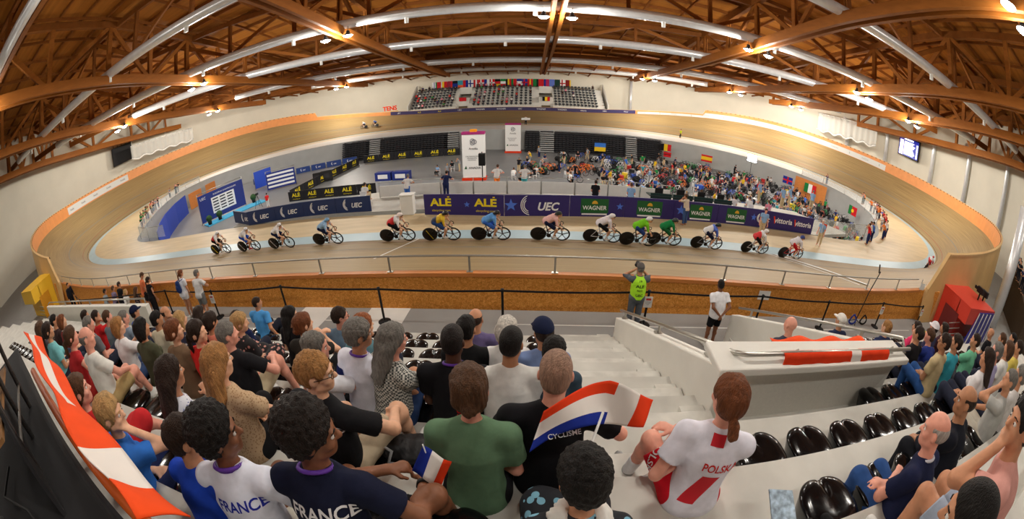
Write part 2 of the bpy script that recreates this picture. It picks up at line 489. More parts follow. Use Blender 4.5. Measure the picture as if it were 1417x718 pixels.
# painted roof deck
M_DECK = mat('roof_deck_boards', rgb(172, 108, 42), 0.7, var=0.16, scale=.8, stretch=(0.15, 3.0, 1), spec=.15)
M_GLULAM = mat('glulam', rgb(150, 90, 34), 0.6, var=0.12, scale=1.5, stretch=(.6, .6, 3), spec=.2)
M_GLULAM_D = mat('glulam_darker', rgb(130, 76, 28), 0.65, var=0.12, scale=1.5, spec=.2)
ys = [-16, -8, 0, 6.5, 13, 18, 23.4, 28, 32.5, 40, 46.8, 52, 58.5, 65, 71.5, 79, 86, 93.5]
mb = MB()
for a, b in zip(ys, ys[1:]):
    for x0, x1 in ((-74, 0), (0, 74)):
        mb.add([(x0, a, zdeck(a)), (x1, a, zdeck(a)), (x1, b, zdeck(b)), (x0, b, zdeck(b))], [(0, 1, 2, 3)])
tag(mb.build('ceiling_deck', M_DECK), kind='structure')
# purlins run across the hall under the deck; rafters run with the trusses
for k, y in enumerate(np.arange(2, 90, 3.1)):
    mb = MB(); mb.box((0, y, zdeck(y) - .22), (144, .16, .4))
    tag(mb.build('ceiling_purlin', M_GLULAM_D), kind='structure')
for x in np.arange(-66, 68, 4.4):
    mb = MB()
    for a, b in zip(ys, ys[1:]):
        mb.bar((x, a, zdeck(a) - .5), (x, b, zdeck(b) - .5), .14, .3)
    tag(mb.build('ceiling_rafter', M_GLULAM_D), kind='structure')
CHX = [-65, -49.5, -31.5, -12.6, 7.4, 26.6, 41.8, 52.5, 65]
XTY = [7, 23.2, 37.4, 51.5, 70, 85.5]
BOW = [.0005, .0012, .0030, .0050, .0048, .0060]
def yduct(k, x): return XTY[k] - BOW[k] * (x - 5) ** 2
def roof_truss_long(x):
    t = thing('roof_truss', (x, 40, zchord(40)), kind='structure', label='timber roof truss running out over the track', cat='roof truss', group='timber roof trusses')
    o = Vector((x, 40, zchord(40)))
    Y = list(np.arange(-14, 88, 6.2)) + [88]
    if abs(x) > 45: Y = [y for y in Y if y < 78]
    if abs(x) > 60: Y = [y for y in Y if y < 62]
    for s in (-.42, .42):
        mb = MB()
        for a, b in zip(Y, Y[1:]): mb.bar((x + s - o.x, a - o.y, zchord(a) - o.z), (x + s - o.x, b - o.y + .02, zchord(b) - o.z), .34, .95)
        mb.build('bottom_chord', M_GLULAM, t)
    mb = MB()
    for a, b in zip(Y, Y[1:]): mb.bar((x - o.x, a - o.y, zdeck(a) - .9 - o.z), (x - o.x, b - o.y, zdeck(b) - .9 - o.z), .5, .7)
    mb.build('top_chord', M_GLULAM_D, t)
    posts = [yduct(k, x) for k in range(6)]; P = []
    for a, b in zip(posts, posts[1:]): P += [a, (a + b) / 2]
    P.append(posts[-1]); P = [-9, -1] + [p for p in P if p < Y[-1]]
    for i, y in enumerate(P):
        if depth(y) < 1.1: continue
        mb = MB(); zb_, zt_ = zchord(y), zdeck(y) - .7
        for s in (-.13, .13): mb.bar((x + s - o.x, y - o.y, zb_ - o.z), (x + s - o.x, y - o.y, zt_ - o.z), .14, .5, up=(0, 1, 0))
        mb.build('post', M_GLULAM, t)
        if i + 1 < len(P):
            y2 = P[i + 1]; mb = MB()
            if i % 2 == 0: mb.bar((x - o.x, y - o.y, zdeck(y) - 1 - o.z), (x - o.x, y2 - o.y, zchord(y2) - o.z), .3, .45)
            else: mb.bar((x - o.x, y - o.y, zchord(y) - o.z), (x - o.x, y2 - o.y, zdeck(y2) - 1 - o.z), .3, .45)
            mb.build('diagonal', M_GLULAM, t)
for x in CHX: roof_truss_long(x)
def roof_truss_cross(k):
    y0 = XTY[k]
    o = Vector((5, y0, zchord(y0)))
    t = thing('cross_truss', o, kind='structure', label='timber cross truss carrying a silver air duct', cat='roof truss', group='timber cross trusses')
    half = [68, 68, 66, 62, 54, 46][k]
    X = np.arange(-half, half + .1, 4.0)
    pb = [Vector((x, yduct(k, x) + .9, zchord(yduct(k, x)) + 1.0)) - o for x in X]
    mb = MB()
    for a, b in zip(pb, pb[1:]): mb.bar(a, b + (b - a) * .01, .5, .8)
    mb.build('bottom_chord', M_GLULAM_D, t)
    if depth(y0) > 2:
        pt = [Vector((x, yduct(k, x) + .9, zdeck(yduct(k, x)) - 1.0)) - o for x in X]
        mb = MB()
        for a, b in zip(pt, pt[1:]): mb.bar(a, b, .45, .6)
        mb.build('top_chord', M_GLULAM_D, t)
        for i in range(0, len(X) - 2, 2):
            mb = MB(); mb.bar(pb[i], pt[i], .35, .35, up=(0, 1, 0)); mb.build('post', M_GLULAM_D, t)
            mb = MB()
            if (i // 2) % 2: mb.bar(pb[i], pt[i + 2], .25, .4)
            else: mb.bar(pt[i], pb[i + 2], .25, .4)
            mb.build('diagonal', M_GLULAM, t)
for k in range(6): roof_truss_cross(k)
# silver air ducts with outlets; on the right each turns down the wall as a pipe
M_DUCT = mat('galvanised_duct', rgb(226, 228, 230), .3, metal=.35, var=.05, scale=2)
ends = [(-66, 66), (-60, 60), (-58, 61), (-50, 56), (-45, 58), (-38, 40)]
nths = ['nearest the stand', 'second from the stand', 'third from the stand', 'fourth from the stand', 'fifth from the stand', 'farthest, by the flags']
for k in range(6):
    x0, x1 = ends[k]; o = Vector((5, XTY[k], zchord(XTY[k]) + 1))
    t = thing('air_duct', o, label='long silver air duct across the roof, ' + nths[k], cat='air duct', group='silver roof ducts')
    X = np.linspace(x0, x1, 48); mb = MB()
    pts = [Vector((x, yduct(k, x), zchord(yduct(k, x)) + .75)) - o for x in X]
    mb.tube(pts, .52, 14)
    mb.build('duct', M_DUCT, t)
    for x in np.arange(x0 + 6, x1 - 2, 11.5):
        y = yduct(k, x); c = Vector((x, y - .1, zchord(y) + .1)) - o
        mb = MB(); mb.lathe([(.0, -.35), (.2, -.35), (.2, .3)], c, 10); mb.build('outlet', mat('outlet_white', rgb(235, 235, 230), .4), t)
# downpipes
for k, (y, top) in enumerate(((24.6, 18.6), (33.2, 16.0), (41.6, 14.6), (53.5, 12.6), (62.5, 12.2))):
    wx = float(np.interp(y, [p[1] for p in plan[:len(plan) // 2]], [p[0] for p in plan[:len(plan) // 2]])) - .7
    mb = MB(); mb.tube([(wx - 1.6, y, top + .25), (wx - .5, y, top + .2), (wx - .1, y, top - .1), (wx, y, top - .7), (wx, y, 1.05)], .42, 14)
    tag(mb.build('wall_downpipe', M_DUCT), 'silver air pipe running down the cream wall, ' + ['nearest the camera on the right', 'second along the right wall', 'third along it, beside the results screen', 'behind the white netting on the right', 'farthest along the right bend'][k], 'pipe', 'silver wall pipes', 'thing')
mb = MB(); mb.tube([(27.0, 90.6, 10.2), (27.0, 90.6, 1.1)], .33, 12)
tag(mb.build('wall_downpipe', M_DUCT), 'slim silver pipe on the far wall right of the far stand', 'pipe', None, 'thing')
# near right: big pipe at the frame edge
mb = MB(); mb.tube([(33.5, 8.6, 1.1), (33.5, 8.6, 9)], .42, 16)
tag(mb.build('wall_downpipe', M_DUCT), 'thick silver pipe rising at the right edge behind the red podium', 'pipe', None, 'thing')

# ------------------------------------------------------------------ lamps
M_LAMP = mat('lamp_glow', (1, .96, .88, 1), .4, emit=60.0)
M_HOUS = mat('lamp_housing', rgb(60, 60, 62), .4, metal=.4)
LIGHTS = []
def lamp_mesh(parent):
    mb = MB(); mb.lathe([(.0, .55), (.16, .5), (.2, .25), (.52, 0), (.52, -.03)], n=18); mb.build('housing', M_HOUS, parent)
    mb = MB(); mb.lathe([(.0, -.24), (.22, -.20), (.40, -.09), (.47, .0), (.0, .05)], n=18); mb.build('lens', M_LAMP, parent)
    mb = MB(); mb.tube([(0, 0, .5), (0, 0, .95)], .03, 6); mb.build('hanger', M_HOUS, parent)
lampproto = None
LAMPD = bpy.data.lights.new('hall_lamp', 'POINT'); LAMPD.energy = 2300; LAMPD.shadow_soft_size = .45; LAMPD.color = (1, .95, .86)
LAMPN = LAMPD.copy(); LAMPN.energy = 700
LAMP_FILL = LAMPD.copy(); LAMP_FILL.energy = 330  # for unseen fill lamps added behind the stand, lighting the front board
LAMPY = [(-5, 'behind the stand'), (7.2, 'over the stand'), (36, 'over the near infield'), (75, 'before the far stand')]
CHN = {-49.5: 'far left', -31.5: 'second left', -12.6: 'left of centre', 7.4: 'centre', 26.6: 'right of centre', 41.8: 'second right', 52.5: 'far right'}
for x, nm in CHN.items():
    for y, yn in LAMPY:
        if y > 60 and abs(x) < 20: continue
        if y > 60: y = {-49.5: 58, -31.5: 76, 26.6: 75.5, 41.8: 70, 52.5: 65}[x]
        if y < 10 and abs(x) > 45: continue
        yy = y - .0006 * (x - 5) ** 2
        for s in (-1.2, 1.2):
            p = (x + s, yy, zchord(yy) - .75)
            if lampproto is None:
                lampproto = thing('ceiling_lamp', p); lamp_mesh(lampproto); c = lampproto
            else:
                c = copy_tree(lampproto); c.location = p
            tag(c, '%s round lamp of the pair on the %s truss, %s' % ('left' if s < 0 else 'right', nm, yn), 'lamp', 'round hall lamps')
            lo = bpy.data.objects.new('hall_light', LAMP_FILL if y < 0 else (LAMPN if y < 10 else LAMPD)); lo.location = (p[0], p[1], p[2] - .42); COL.objects.link(lo)
            lo.parent = None
# dim warm world background, added as ambient fill for the whole hall
W_ = bpy.data.worlds.new('hall_world'); SC.world = W_; W_.use_nodes = True
W_.node_tree.nodes['Background'].inputs[0].default_value = (1, .93, .82, 1)
W_.node_tree.nodes['Background'].inputs[1].default_value = 0.06

# ------------------------------------------------------------------ camera: full-frame fisheye, frame taken from above the lens axis
cd = bpy.data.cameras.new('camera'); cam = bpy.data.objects.new('camera', cd); COL.objects.link(cam); SC.camera = cam
cam.location = (5.226, 0, 6.468); cam.rotation_euler = (R(90 - 33.19), 0, R(2.05))
cd.type = 'PANO'; cd.panorama_type = 'FISHEYE_EQUISOLID'; cd.sensor_width = 36; cd.sensor_height = 24
cd.fisheye_lens = 557.9 / 1417 * 36; cd.fisheye_fov = R(200)
cd.shift_y = (443.1 - 359) / 718; cd.shift_x = -(715.3 - 708.5) / 1417
cd.clip_start = 0.02; cd.clip_end = 400
vs = SC.view_settings; vs.view_transform = 'Standard'; vs.look = 'None'; vs.gamma = 1; vs.use_curve_mapping = False; vs.exposure = 0.28
# ------------------------------------------------------------------ near stand: eight white terraces, steps, seats, walls of the two stairwells
M_TERR = mat('white_concrete', rgb(198, 196, 188), .6, var=.10, scale=2.2, spec=.25)
M_STEP = mat('worn_concrete', rgb(206, 204, 196), .65, var=.13, scale=4.5, spec=.2)
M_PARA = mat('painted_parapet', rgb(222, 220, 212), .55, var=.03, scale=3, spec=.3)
def TZj(j): return 4.34 - .41 * j
def TY(j): return 1.45 + .8 * j        # nosing
VOM = (7.1, 10.1, 2.65)                # stairwell opening: x range, near edge
XA, XB = -21, 22
for j in range(-2, 8):
    y1, y0 = TY(j), TY(j) - .8
    if j == -2: y0 = -14.5
    spans = [(XA, XB)] if j <= 2 else [(XA, VOM[0] + .1), (VOM[1] - .1, XB)]
    for a, b in spans:
        mb = MB(); mb.box(((a + b) / 2, (y0 + y1) / 2, (TZj(j) + .4) / 2), (b - a, y1 - y0, TZj(j) - .4))
        tag(mb.build('floor_terrace', M_TERR), kind='structure')
mb = MB(); mb.box((0, 8, .5), (150, 1.95, 1.05))
tag(mb.build('floor_concourse', M_CONC), kind='structure')
mb = MB(); mb.box(((VOM[0] + VOM[1]) / 2, 5, .2), (3, 4.6, .3)); tag(mb.build('floor_stairwell', M_CONC), kind='structure')
# white lines painted on the concourse
for (a, b) in (((-20, 8.13), (1.1, 8.13)), ((4.55, 8.13), (20, 8.13))):
    mb = MB(); mb.box(((a[0] + b[0]) / 2, 8.13, 1.029), (b[0] - a[0], .035, .006)); tag(mb.build('floor_line', M_WHITE), kind='structure')
for (x0, x1, xs) in ((-1.25, -.15, -1.0), (.95, 2.1, -.75)):
    mb = MB(); mb.extr([(x0, 8.78, 1.032), (x1, 8.78, 1.032), (x1 + xs * .5 + .25, 7.08, 1.032), (x0 + xs * .5 + .25, 7.08, 1.032)], (0, 0, .004)); tag(mb.build('floor_marking', M_WHITE), kind='structure')
# steps up the aisle: half-height blocks on each terrace
for j in range(0, 8):
    mb = MB(); mb.box((6.42, TY(j) + .18, TZj(j) - .41 + .1025), (1.34, .36, .205))
    tag(bevel(mb.build('floor_step', M_STEP), .012), kind='structure')
    mb = MB(); mb.box((6.95, TY(j) + .24, TZj(j) - .41 + .05), (.28, .6, .1)); tag(mb.build('floor_step_edge', M_STEP), kind='structure')

# stairwell walls
def parapet(name, pts_top, pts_bot, th, m=M_PARA):
    """wall whose face runs through the given bottom and top points, th thick (vector)"""
    mb = MB(); poly = list(pts_bot) + list(reversed(pts_top)); mb.extr(poly, th)
    return tag(bevel(mb.build(name, m), .02), kind='structure')
ztop = lambda y: 1.88 + (7.2 - y) * .5165
parapet('wall_stairwell_left', [(7.1, 7.22, ztop(7.22)), (7.1, 2.65, ztop(2.65))], [(7.1, 7.22, .3), (7.1, 3.05, .3), (7.1, 3.05, 3.45), (7.1, 2.65, 3.45)], (.24, 0, 0))
parapet('wall_stairwell_right', [(10.0, 7.3, 1.97), (10.3, 2.9, ztop(2.65))], [(10.0, 7.3, .3), (10.3, 2.9, .3)], (.24, 0, 0))
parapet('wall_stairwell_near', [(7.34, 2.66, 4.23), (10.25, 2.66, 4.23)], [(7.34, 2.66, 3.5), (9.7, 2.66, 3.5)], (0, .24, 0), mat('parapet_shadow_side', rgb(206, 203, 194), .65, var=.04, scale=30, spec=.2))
mb = MB(); mb.box((8.62, 2.76, 4.27), (3.3, .46, .09)); tag(bevel(mb.build('trim_parapet_cap', M_PARA), .02), kind='structure')
# handrails on the stairwell walls
M_TUBE = mat('satin_tube', rgb(182, 180, 172), .3, metal=.8)
def tube_thing(name, pts, r, lab, cat, posts=(), m=None, grp=None, base=None):
    o = Vector(base or pts[0]); t = thing(name, o, label=lab, cat=cat, group=grp)
    mb = MB(); mb.tube([Vector(p) - o for p in pts], r, 10); mb.build('rail_tube', m or M_TUBE, t)
    for a, b in posts:
        mb = MB(); mb.bar(Vector(a) - o, Vector(b) - o, .07, .018, up=(1, 0, 0)); mb.box(Vector(a) - o + Vector((0, 0, .01)), (.12, .12, .02)); mb.build('bracket', m or M_TUBE, t)
    return t
zr = lambda y: ztop(y) + .17
tube_thing('handrail', [(7.22, 7.3, zr(7.3)), (7.22, 2.75, zr(2.75)), (7.3, 2.66, zr(2.66)), (10.35, 2.66, zr(2.66))], .028, 'steel handrail over the white stairwell wall carrying the red and white flag', 'handrail',
           [((7.22, y, ztop(y)), (7.22, y, zr(y))) for y in (6.9, 4.9, 3.2)] + [((x, 2.75, 4.3), (x, 2.68, zr(2.66))) for x in (8.0, 9.9)])
tube_thing('handrail', [(10.2, 7.35, 2.13), (10.42, 2.9, zr(2.65)), (10.42, 2.75, zr(2.65) - .15)], .028, 'steel handrail on the far white wall of the stairwell, behind the flag', 'handrail',
           [((10.22, 6.8, 2.2), (10.22, 6.8, 2.42)), ((10.38, 3.7, 3.85), (10.38, 3.7, 4.0))])
# flags on the near rail
M_FRED = mat('flag_red', rgb(222, 62, 28), .8, var=.08, scale=6, bump=.2, spec=.1); M_FWHT = mat('flag_white', rgb(228, 222, 216), .8, spec=.1, bump=.2, scale=6)
M_FBLU = mat('flag_blue', rgb(30, 48, 140), .8, spec=.1); M_FORG = mat('flag_orange', rgb(232, 78, 30), .8, var=.06, scale=5, bump=.2, spec=.1)
def cloth(name, fn, nu, nv, mf, mats, parent=None, th=.006):
    """sheet from fn(u,v) with material by mf(u,v), given thickness"""
    V = [fn(i / nu, k / nv) for k in range(nv + 1) for i in range(nu + 1)]
    F = [(k * (nu + 1) + i, k * (nu + 1) + i + 1, (k + 1) * (nu + 1) + i + 1, (k + 1) * (nu + 1) + i) for k in range(nv) for i in range(nu)]
    mi = [mf((i + .5) / nu, (k + .5) / nv) for k in range(nv) for i in range(nu)]
    o = mesh_np(name, V, F, mats, parent, True, mi)
    s = o.modifiers.new('thickness', 'SOLIDIFY'); s.thickness = th; s.offset = 0
    return o
def raildrape(u, v):
    x = 7.75 + u * 1.95; w = .02 * math.sin(u * 23 + v * 3) + .015 * math.sin(u * 51)
    z0 = zr(2.66) + .035
    if v < .12: a = v / .12 * math.pi; return (x, 2.66 + .04 * math.cos(a), z0 - .03 + .04 * math.sin(a))
    k = (v - .12) / .88; return (x, 2.62 - .02 - .03 * k + w * k * .4, z0 - .03 - .125 * k)
tag(cloth('flag', raildrape, 60, 10, lambda u, v: 1 if .57 < u < .66 else 0, [M_FRED, M_FWHT]), 'red flag with a narrow white band hung over the stairwell handrail', 'flag')
tag(cloth('flag', lambda u, v: (7.9 + u * 1.7, 2.93 + v * .2, zr(2.66) - .14 - .03 * math.sin(u * 18)), 30, 3, lambda u, v: 0, [M_FORG]), 'orange red cloth lying on the stairwell wall top behind the rail', 'flag')

# left stairwell parapet and rail by the concourse
mb = MB(); mb.box((-13.2, 6.62, 1.72), (13.6, .2, 1.46)); tag(bevel(mb.build('wall_left_stairwell', M_PARA), .02), kind='structure')
tube_thing('handrail', [(-20, 6.7, 2.5), (-19.5, 6.7, 2.62), (-6.6, 6.7, 2.62), (-6.6, 6.7, 2.46)], .03, 'grey handrail on the white wall of the left stairwell', 'handrail', [((x, 6.7, 2.45), (x, 6.7, 2.6)) for x in (-16, -12, -8)])

# ------------------------------------------------------------------ queue barriers on the concourse
M_BELT = mat('belt_black', rgb(22, 22, 24), .8); M_SIGN = mat('sign_card', rgb(232, 230, 226), .6); M_RED = mat('signal_red', rgb(196, 40, 36), .5)
stx = [(-18.2, 8.3, 0, 'leftmost, by the staff member in the dark suit'), (-16.6, 7.9, 0, 'second from the left end'), (-7.55, 8.3, 0, 'left of the couple with the blue backpack'), (-4.55, 8.15, 1, 'with a white card, right of the man in the grey shorts'), (-1.6, 8.3, 0, 'between the blue-shirted man and the white floor marking'),
       (1.56, 8.12, 0, 'in front of the long grey-haired spectator'), (4.6, 8.08, 0, 'beside the white-haired spectator'), (8.1, 8.2, 1, 'with a white card, beside the photographer in the lime bib'), (11.5, 8.25, 0, 'right of the man in the white shirt'), (14.15, 8.16, 0, 'left of the black cable stand'), (17.5, 8.35, 1, 'with a white card, right of the cable stand'), (20.9, 8.4, 1, 'at the yellow floor strip by the red podium')]
for i, (x, y, card, lb) in enumerate(stx):
    t = thing('belt_barrier', (x, y, 1.03), label='black queue barrier post ' + lb, cat='barrier post', group='black queue barrier posts')
    mb = MB(); mb.lathe([(0, 0), (.17, 0), (.17, .02), (.10, .045), (.035, .06), (.03, .06)], n=20); mb.build('base', M_BLACK, t)
    mb = MB(); mb.lathe([(.03, .05), (.03, .93), (.04, .93), (.04, 1.0), (0, 1.01)], n=12); mb.build('post', M_BLACK, t)
    if i + 1 < len(stx) and i not in ():
        x2, y2 = stx[i + 1][0] - x, stx[i + 1][1] - y
        mb = MB()
        P = [Vector((x2 * k / 8, y2 * k / 8, .95 - .05 * math.sin(math.pi * k / 8) * min(1, abs(x2) / 4))) for k in range(9)]
        for a, b in zip(P, P[1:]): mb.bar(a, b, .012, .05)
        mb.build('belt', M_BELT, t)
    if card:
        mb = MB(); mb.box((0, -.05, .70), (.21, .012, .30)); c = mb.build('sign_card', M_SIGN, t)
        mb = MB(); mb.box((0, -.058, .78), (.13, .004, .05)); mb.build('red_mark', M_RED, c)
        for kk, zz in enumerate((.70, .665, .63)):
            text_obj('lettering', 'STAFF ONLY' if kk == 0 else ('NO ENTRY' if kk == 1 else 'PASS'), .028, M_BLACK, (0, -.058, zz), (1, 0, 0), parent=c, ext=.001)

# ------------------------------------------------------------------ seats: black moulded tubs with two front lobes
M_SEAT = mat('glossy_black_plastic', rgb(9, 9, 11), .17, spec=.32, coat=.08)
def seat_mesh():
    n = 64; rings = []
    def outline(k, a, sx, sy, z, lobes):
        c, s = math.cos(a), math.sin(a); e = 2.5 if s > 0 else 3.6
        x = sx * math.copysign(abs(c) ** (2 / e), c); y = sy * math.copysign(abs(s) ** (2 / e), s)
        if s > 0: y -= lobes * .028 * math.exp(-(x / .04) ** 2); x *= 1 - .10 * s
        return x, y
    prof = [(.10, .09, 0.0, 0), (.13, .12, .015, 0), (.185, .165, .10, .3), (.222, .20, .19, .9), (.238, .215, .235, 1), (.240, .217, .243, 1), (.234, .212, .252, 1), (.215, .195, .262, 1), (.17, .16, .270, 1), (.11, .11, .272, .8), (.05, .05, .272, .5)]
    V = []
    for sx, sy, z, lo in prof:
        for j in range(n):
            a = 2 * math.pi * (j + .5) / n; x, y = outline(0, a, sx, sy, z, lo)
            f = min(1, max(0, (y + .21) / .42)); zz = z
            if z > .2:
                zz += -.022 * f + .006 * math.sin(f * math.pi)
                if z > .25: zz -= .020 * math.exp(-(x / .016) ** 2) * min(1, max(0, (y + .06) / .12)); zz += .009 * (1 - (abs(x) / .24 - .5) ** 2 * 4) * min(1, max(0, (y + .16) / .2)) * (.215 >= sx)
            V.append((x, y, zz))
    F = [(i * n + j, i * n + (j + 1) % n, (i + 1) * n + (j + 1) % n, (i + 1) * n + j) for i in range(len(prof) - 1) for j in range(n)]
    V.append((0, 0, .262)); c = len(V) - 1
    me = bpy.data.meshes.new('seat_tub'); o = (len(prof) - 1) * n
    me.from_pydata(V, [], F + [(o + j, o + (j + 1) % n, c) for j in range(n)] + [tuple(range(n))[::-1]])
    me.polygons.foreach_set('use_smooth', [True] * len(me.polygons)); me.materials.append(M_SEAT); me.update()
    return me
SEATME = seat_mesh(); SEATME.transform(Matrix.Diagonal((1, 1, 1.25, 1)))
SEAT_H = .335
def seam_mesh():
    mb = MB(); mb.bar((-.19, -.206, .222), (.19, -.206, .222), .006, .006); 
    o = mb.build('x', M_BLACK); me = o.data; bpy.data.objects.remove(o); me.transform(Matrix.Diagonal((1, 1, 1.25, 1))); return me
SEAMME = seam_mesh()
seat_n = 0
def rowname(j): return ['the top row', 'the second row', 'the third row', 'the fourth row', 'the fifth row', 'the sixth row', 'the seventh row', 'the front row'][j]
SEATX = {}
for j in range(8):
    y = .84 + .8 * j
    L = []
    x = 5.42
    while x > (1.6 if j == 0 else -16): L.append(x); x -= .56
    right0 = {0: 7.05, 1: 7.0, 2: 10.1 if j > 2 else 9.55}.get(j, 10.75)
    x = right0 + .05
    while x < 17.5: L.append(x); x += .56
    SEATX[j] = L
# ------------------------------------------------------------------ people: smooth bodies grown from tapered limbs on a distance field
def _unit(v):
    v = np.asarray(v, float); return v / (np.linalg.norm(v) + 1e-12)
class Field:
    def __init__(s, lo, hi, res):
        s.res = res; s.o = np.asarray(lo, float); s.n = np.maximum(((np.asarray(hi) - s.o) / res).astype(int) + 2, 4)
        s.F = np.full(s.n, 1.0, np.float32)
        s.ax = [s.o[i] + res * np.arange(s.n[i]) for i in range(3)]
    def win(s, lo, hi):
        a = np.clip(((np.asarray(lo) - s.o) / s.res).astype(int), 0, s.n - 1); b = np.clip(((np.asarray(hi) - s.o) / s.res).astype(int) + 2, 1, s.n)
        b = np.maximum(b, a + 1)
        sl = tuple(slice(a[i], b[i]) for i in range(3))
        return sl, (s.ax[0][sl[0]][:, None, None], s.ax[1][sl[1]][None, :, None], s.ax[2][sl[2]][None, None, :])
    def smin(s, sl, d, k):
        A = s.F[sl]
        if k <= 0: s.F[sl] = np.minimum(A, d); return
        h = np.maximum(k - np.abs(A - d), 0) / k
        s.F[sl] = np.minimum(A, d) - h * h * k * .25
    def cap(s, a, b, ra, rb, k=.03, flat=None, fdir=None, clip=None):
        """tapered capsule; flat < 1 squeezes it along fdir; clip = [(point, normal)] keeps the side against the normal"""
        a = np.asarray(a, float); b = np.asarray(b, float); r = max(ra, rb) + .06 + k
        sl, (X, Y, Z) = s.win(np.minimum(a, b) - r, np.maximum(a, b) + r)
        ba = b - a; L2 = ba @ ba + 1e-12
        dx, dy, dz = X - a[0], Y - a[1], Z - a[2]
        t = np.clip((dx * ba[0] + dy * ba[1] + dz * ba[2]) / L2, 0, 1)
        ex, ey, ez = dx - t * ba[0], dy - t * ba[1], dz - t * ba[2]
        q = ex * ex + ey * ey + ez * ez
        if flat:
            f = _unit(fdir); pr = ex * f[0] + ey * f[1] + ez * f[2]
            q = q + pr * pr * (1 / flat ** 2 - 1)
        d = np.sqrt(q) - (ra + (rb - ra) * t)
        if flat: d = d * (.5 + .5 * flat)
        for p, n in (clip or ()):
            n = _unit(n); d = np.maximum(d, (X - p[0]) * n[0] + (Y - p[1]) * n[1] + (Z - p[2]) * n[2])
        s.smin(sl, d.astype(np.float32), k)
    def ell(s, c, r, rot=None, k=.02, sub=False, clip=None):
        c = np.asarray(c, float); r = np.asarray(r, float); m = r.max() + .05 + k
        sl, (X, Y, Z) = s.win(c - m, c + m)
        dx, dy, dz = X - c[0], Y - c[1], Z - c[2]
        M = np.asarray(rot, float) if rot is not None else np.eye(3)      # columns = local axes
        u = (dx * M[0, 0] + dy * M[1, 0] + dz * M[2, 0]) / r[0]; v = (dx * M[0, 1] + dy * M[1, 1] + dz * M[2, 1]) / r[1]; w = (dx * M[0, 2] + dy * M[1, 2] + dz * M[2, 2]) / r[2]
        q = np.sqrt(u * u + v * v + w * w) + 1e-9
        g = np.sqrt((u / r[0]) ** 2 + (v / r[1]) ** 2 + (w / r[2]) ** 2) + 1e-9
        d = q * (q - 1) / g
        for p, n in (clip or ()):
            n = _unit(n); d = np.maximum(d, (X - p[0]) * n[0] + (Y - p[1]) * n[1] + (Z - p[2]) * n[2])
        if sub:
            A = s.F[sl]; e = -d; h = np.maximum(k - np.abs(A - e), 0) / max(k, 1e-6)
            s.F[sl] = np.maximum(A, e) + h * h * k * .25
        else: s.smin(sl, d.astype(np.float32), k)
    def mesh(s):
        F = s.F; I = F < 0
        if not I.any(): return None
        c = [I[i:i + I.shape[0] - 1, j:j + I.shape[1] - 1, k:k + I.shape[2] - 1] for i in (0, 1) for j in (0, 1) for k in (0, 1)]
        anyi = c[0].copy(); alli = c[0].copy()
        for q in c[1:]: anyi |= q; alli &= q
        act = anyi & ~alli
        idx = np.full(act.shape, -1, np.int32); ii = np.argwhere(act); idx[act] = np.arange(len(ii))
        P = np.zeros((len(ii), 3)); C = np.zeros(len(ii))
        val = {}
        for i in (0, 1):
            for j in (0, 1):
                for k in (0, 1): val[i, j, k] = F[ii[:, 0] + i, ii[:, 1] + j, ii[:, 2] + k]
        for ax in range(3):
            for a in (0, 1):
                for b in (0, 1):
                    p0 = [0, 0, 0]; o = [q for q in range(3) if q != ax]; p0[o[0]] = a; p0[o[1]] = b; p1 = list(p0); p1[ax] = 1
                    v0, v1 = val[tuple(p0)], val[tuple(p1)]; m = (v0 < 0) != (v1 < 0)
                    t = v0[m] / (v0[m] - v1[m])
                    e = np.tile(np.array(p0, float), (m.sum(), 1)); e[:, ax] = t
                    P[m] += e; C[m] += 1
        V = (ii + P / C[:, None]) * s.res + s.o
        Q = []
        for ax in range(3):
            o = [q for q in range(3) if q != ax]
            s0 = [slice(None)] * 3; s1 = [slice(None)] * 3; s0[ax] = slice(0, -1); s1[ax] = slice(1, None)
            x = I[tuple(s0)] != I[tuple(s1)]
            e = np.argwhere(x)
            e = e[(e[:, o[0]] > 0) & (e[:, o[1]] > 0) & (e[:, o[0]] < I.shape[o[0]] - 1) & (e[:, o[1]] < I.shape[o[1]] - 1)]
            if not len(e): continue
            ins = I[e[:, 0], e[:, 1], e[:, 2]]
            def g(da, db):
                q = e.copy(); q[:, o[0]] += da; q[:, o[1]] += db; return idx[q[:, 0], q[:, 1], q[:, 2]]
            f = np.stack([g(-1, -1), g(0, -1), g(0, 0), g(-1, 0)], 1)
            fl = ins if ax != 1 else ~ins
            f[~fl] = f[~fl][:, ::-1]
            Q.append(f)
        Q = np.concatenate(Q)
        Q = Q[(Q >= 0).all(1)]
        return V, Q
def field_obj(name, f, m, parent, fuzz=0.0, seed=0, curl=False):
    r = f.mesh()
    if r is None: return None
    V, Q = r
    if fuzz:
        h = np.sin(V[:, 0] * 95 + seed) + np.sin(V[:, 1] * 88 + seed * 2) + np.sin(V[:, 2] * 45 + seed * 3) + np.sin((V[:, 0] + V[:, 1]) * 180 + seed)
        if curl: h = np.sin(V[:, 0] * 210 + seed + 2 * np.sin(V[:, 2] * 90)) + np.sin(V[:, 1] * 190 + 2 * np.sin(V[:, 0] * 80)) + np.sin(V[:, 2] * 200 + 2 * np.sin(V[:, 1] * 85)); h = h * .8
        ctr = V.mean(0); d = V - ctr; d /= np.linalg.norm(d, axis=1)[:, None] + 1e-9
        V = V + d * (h * fuzz)[:, None]
    return mesh_np(name, V, Q, m, parent)

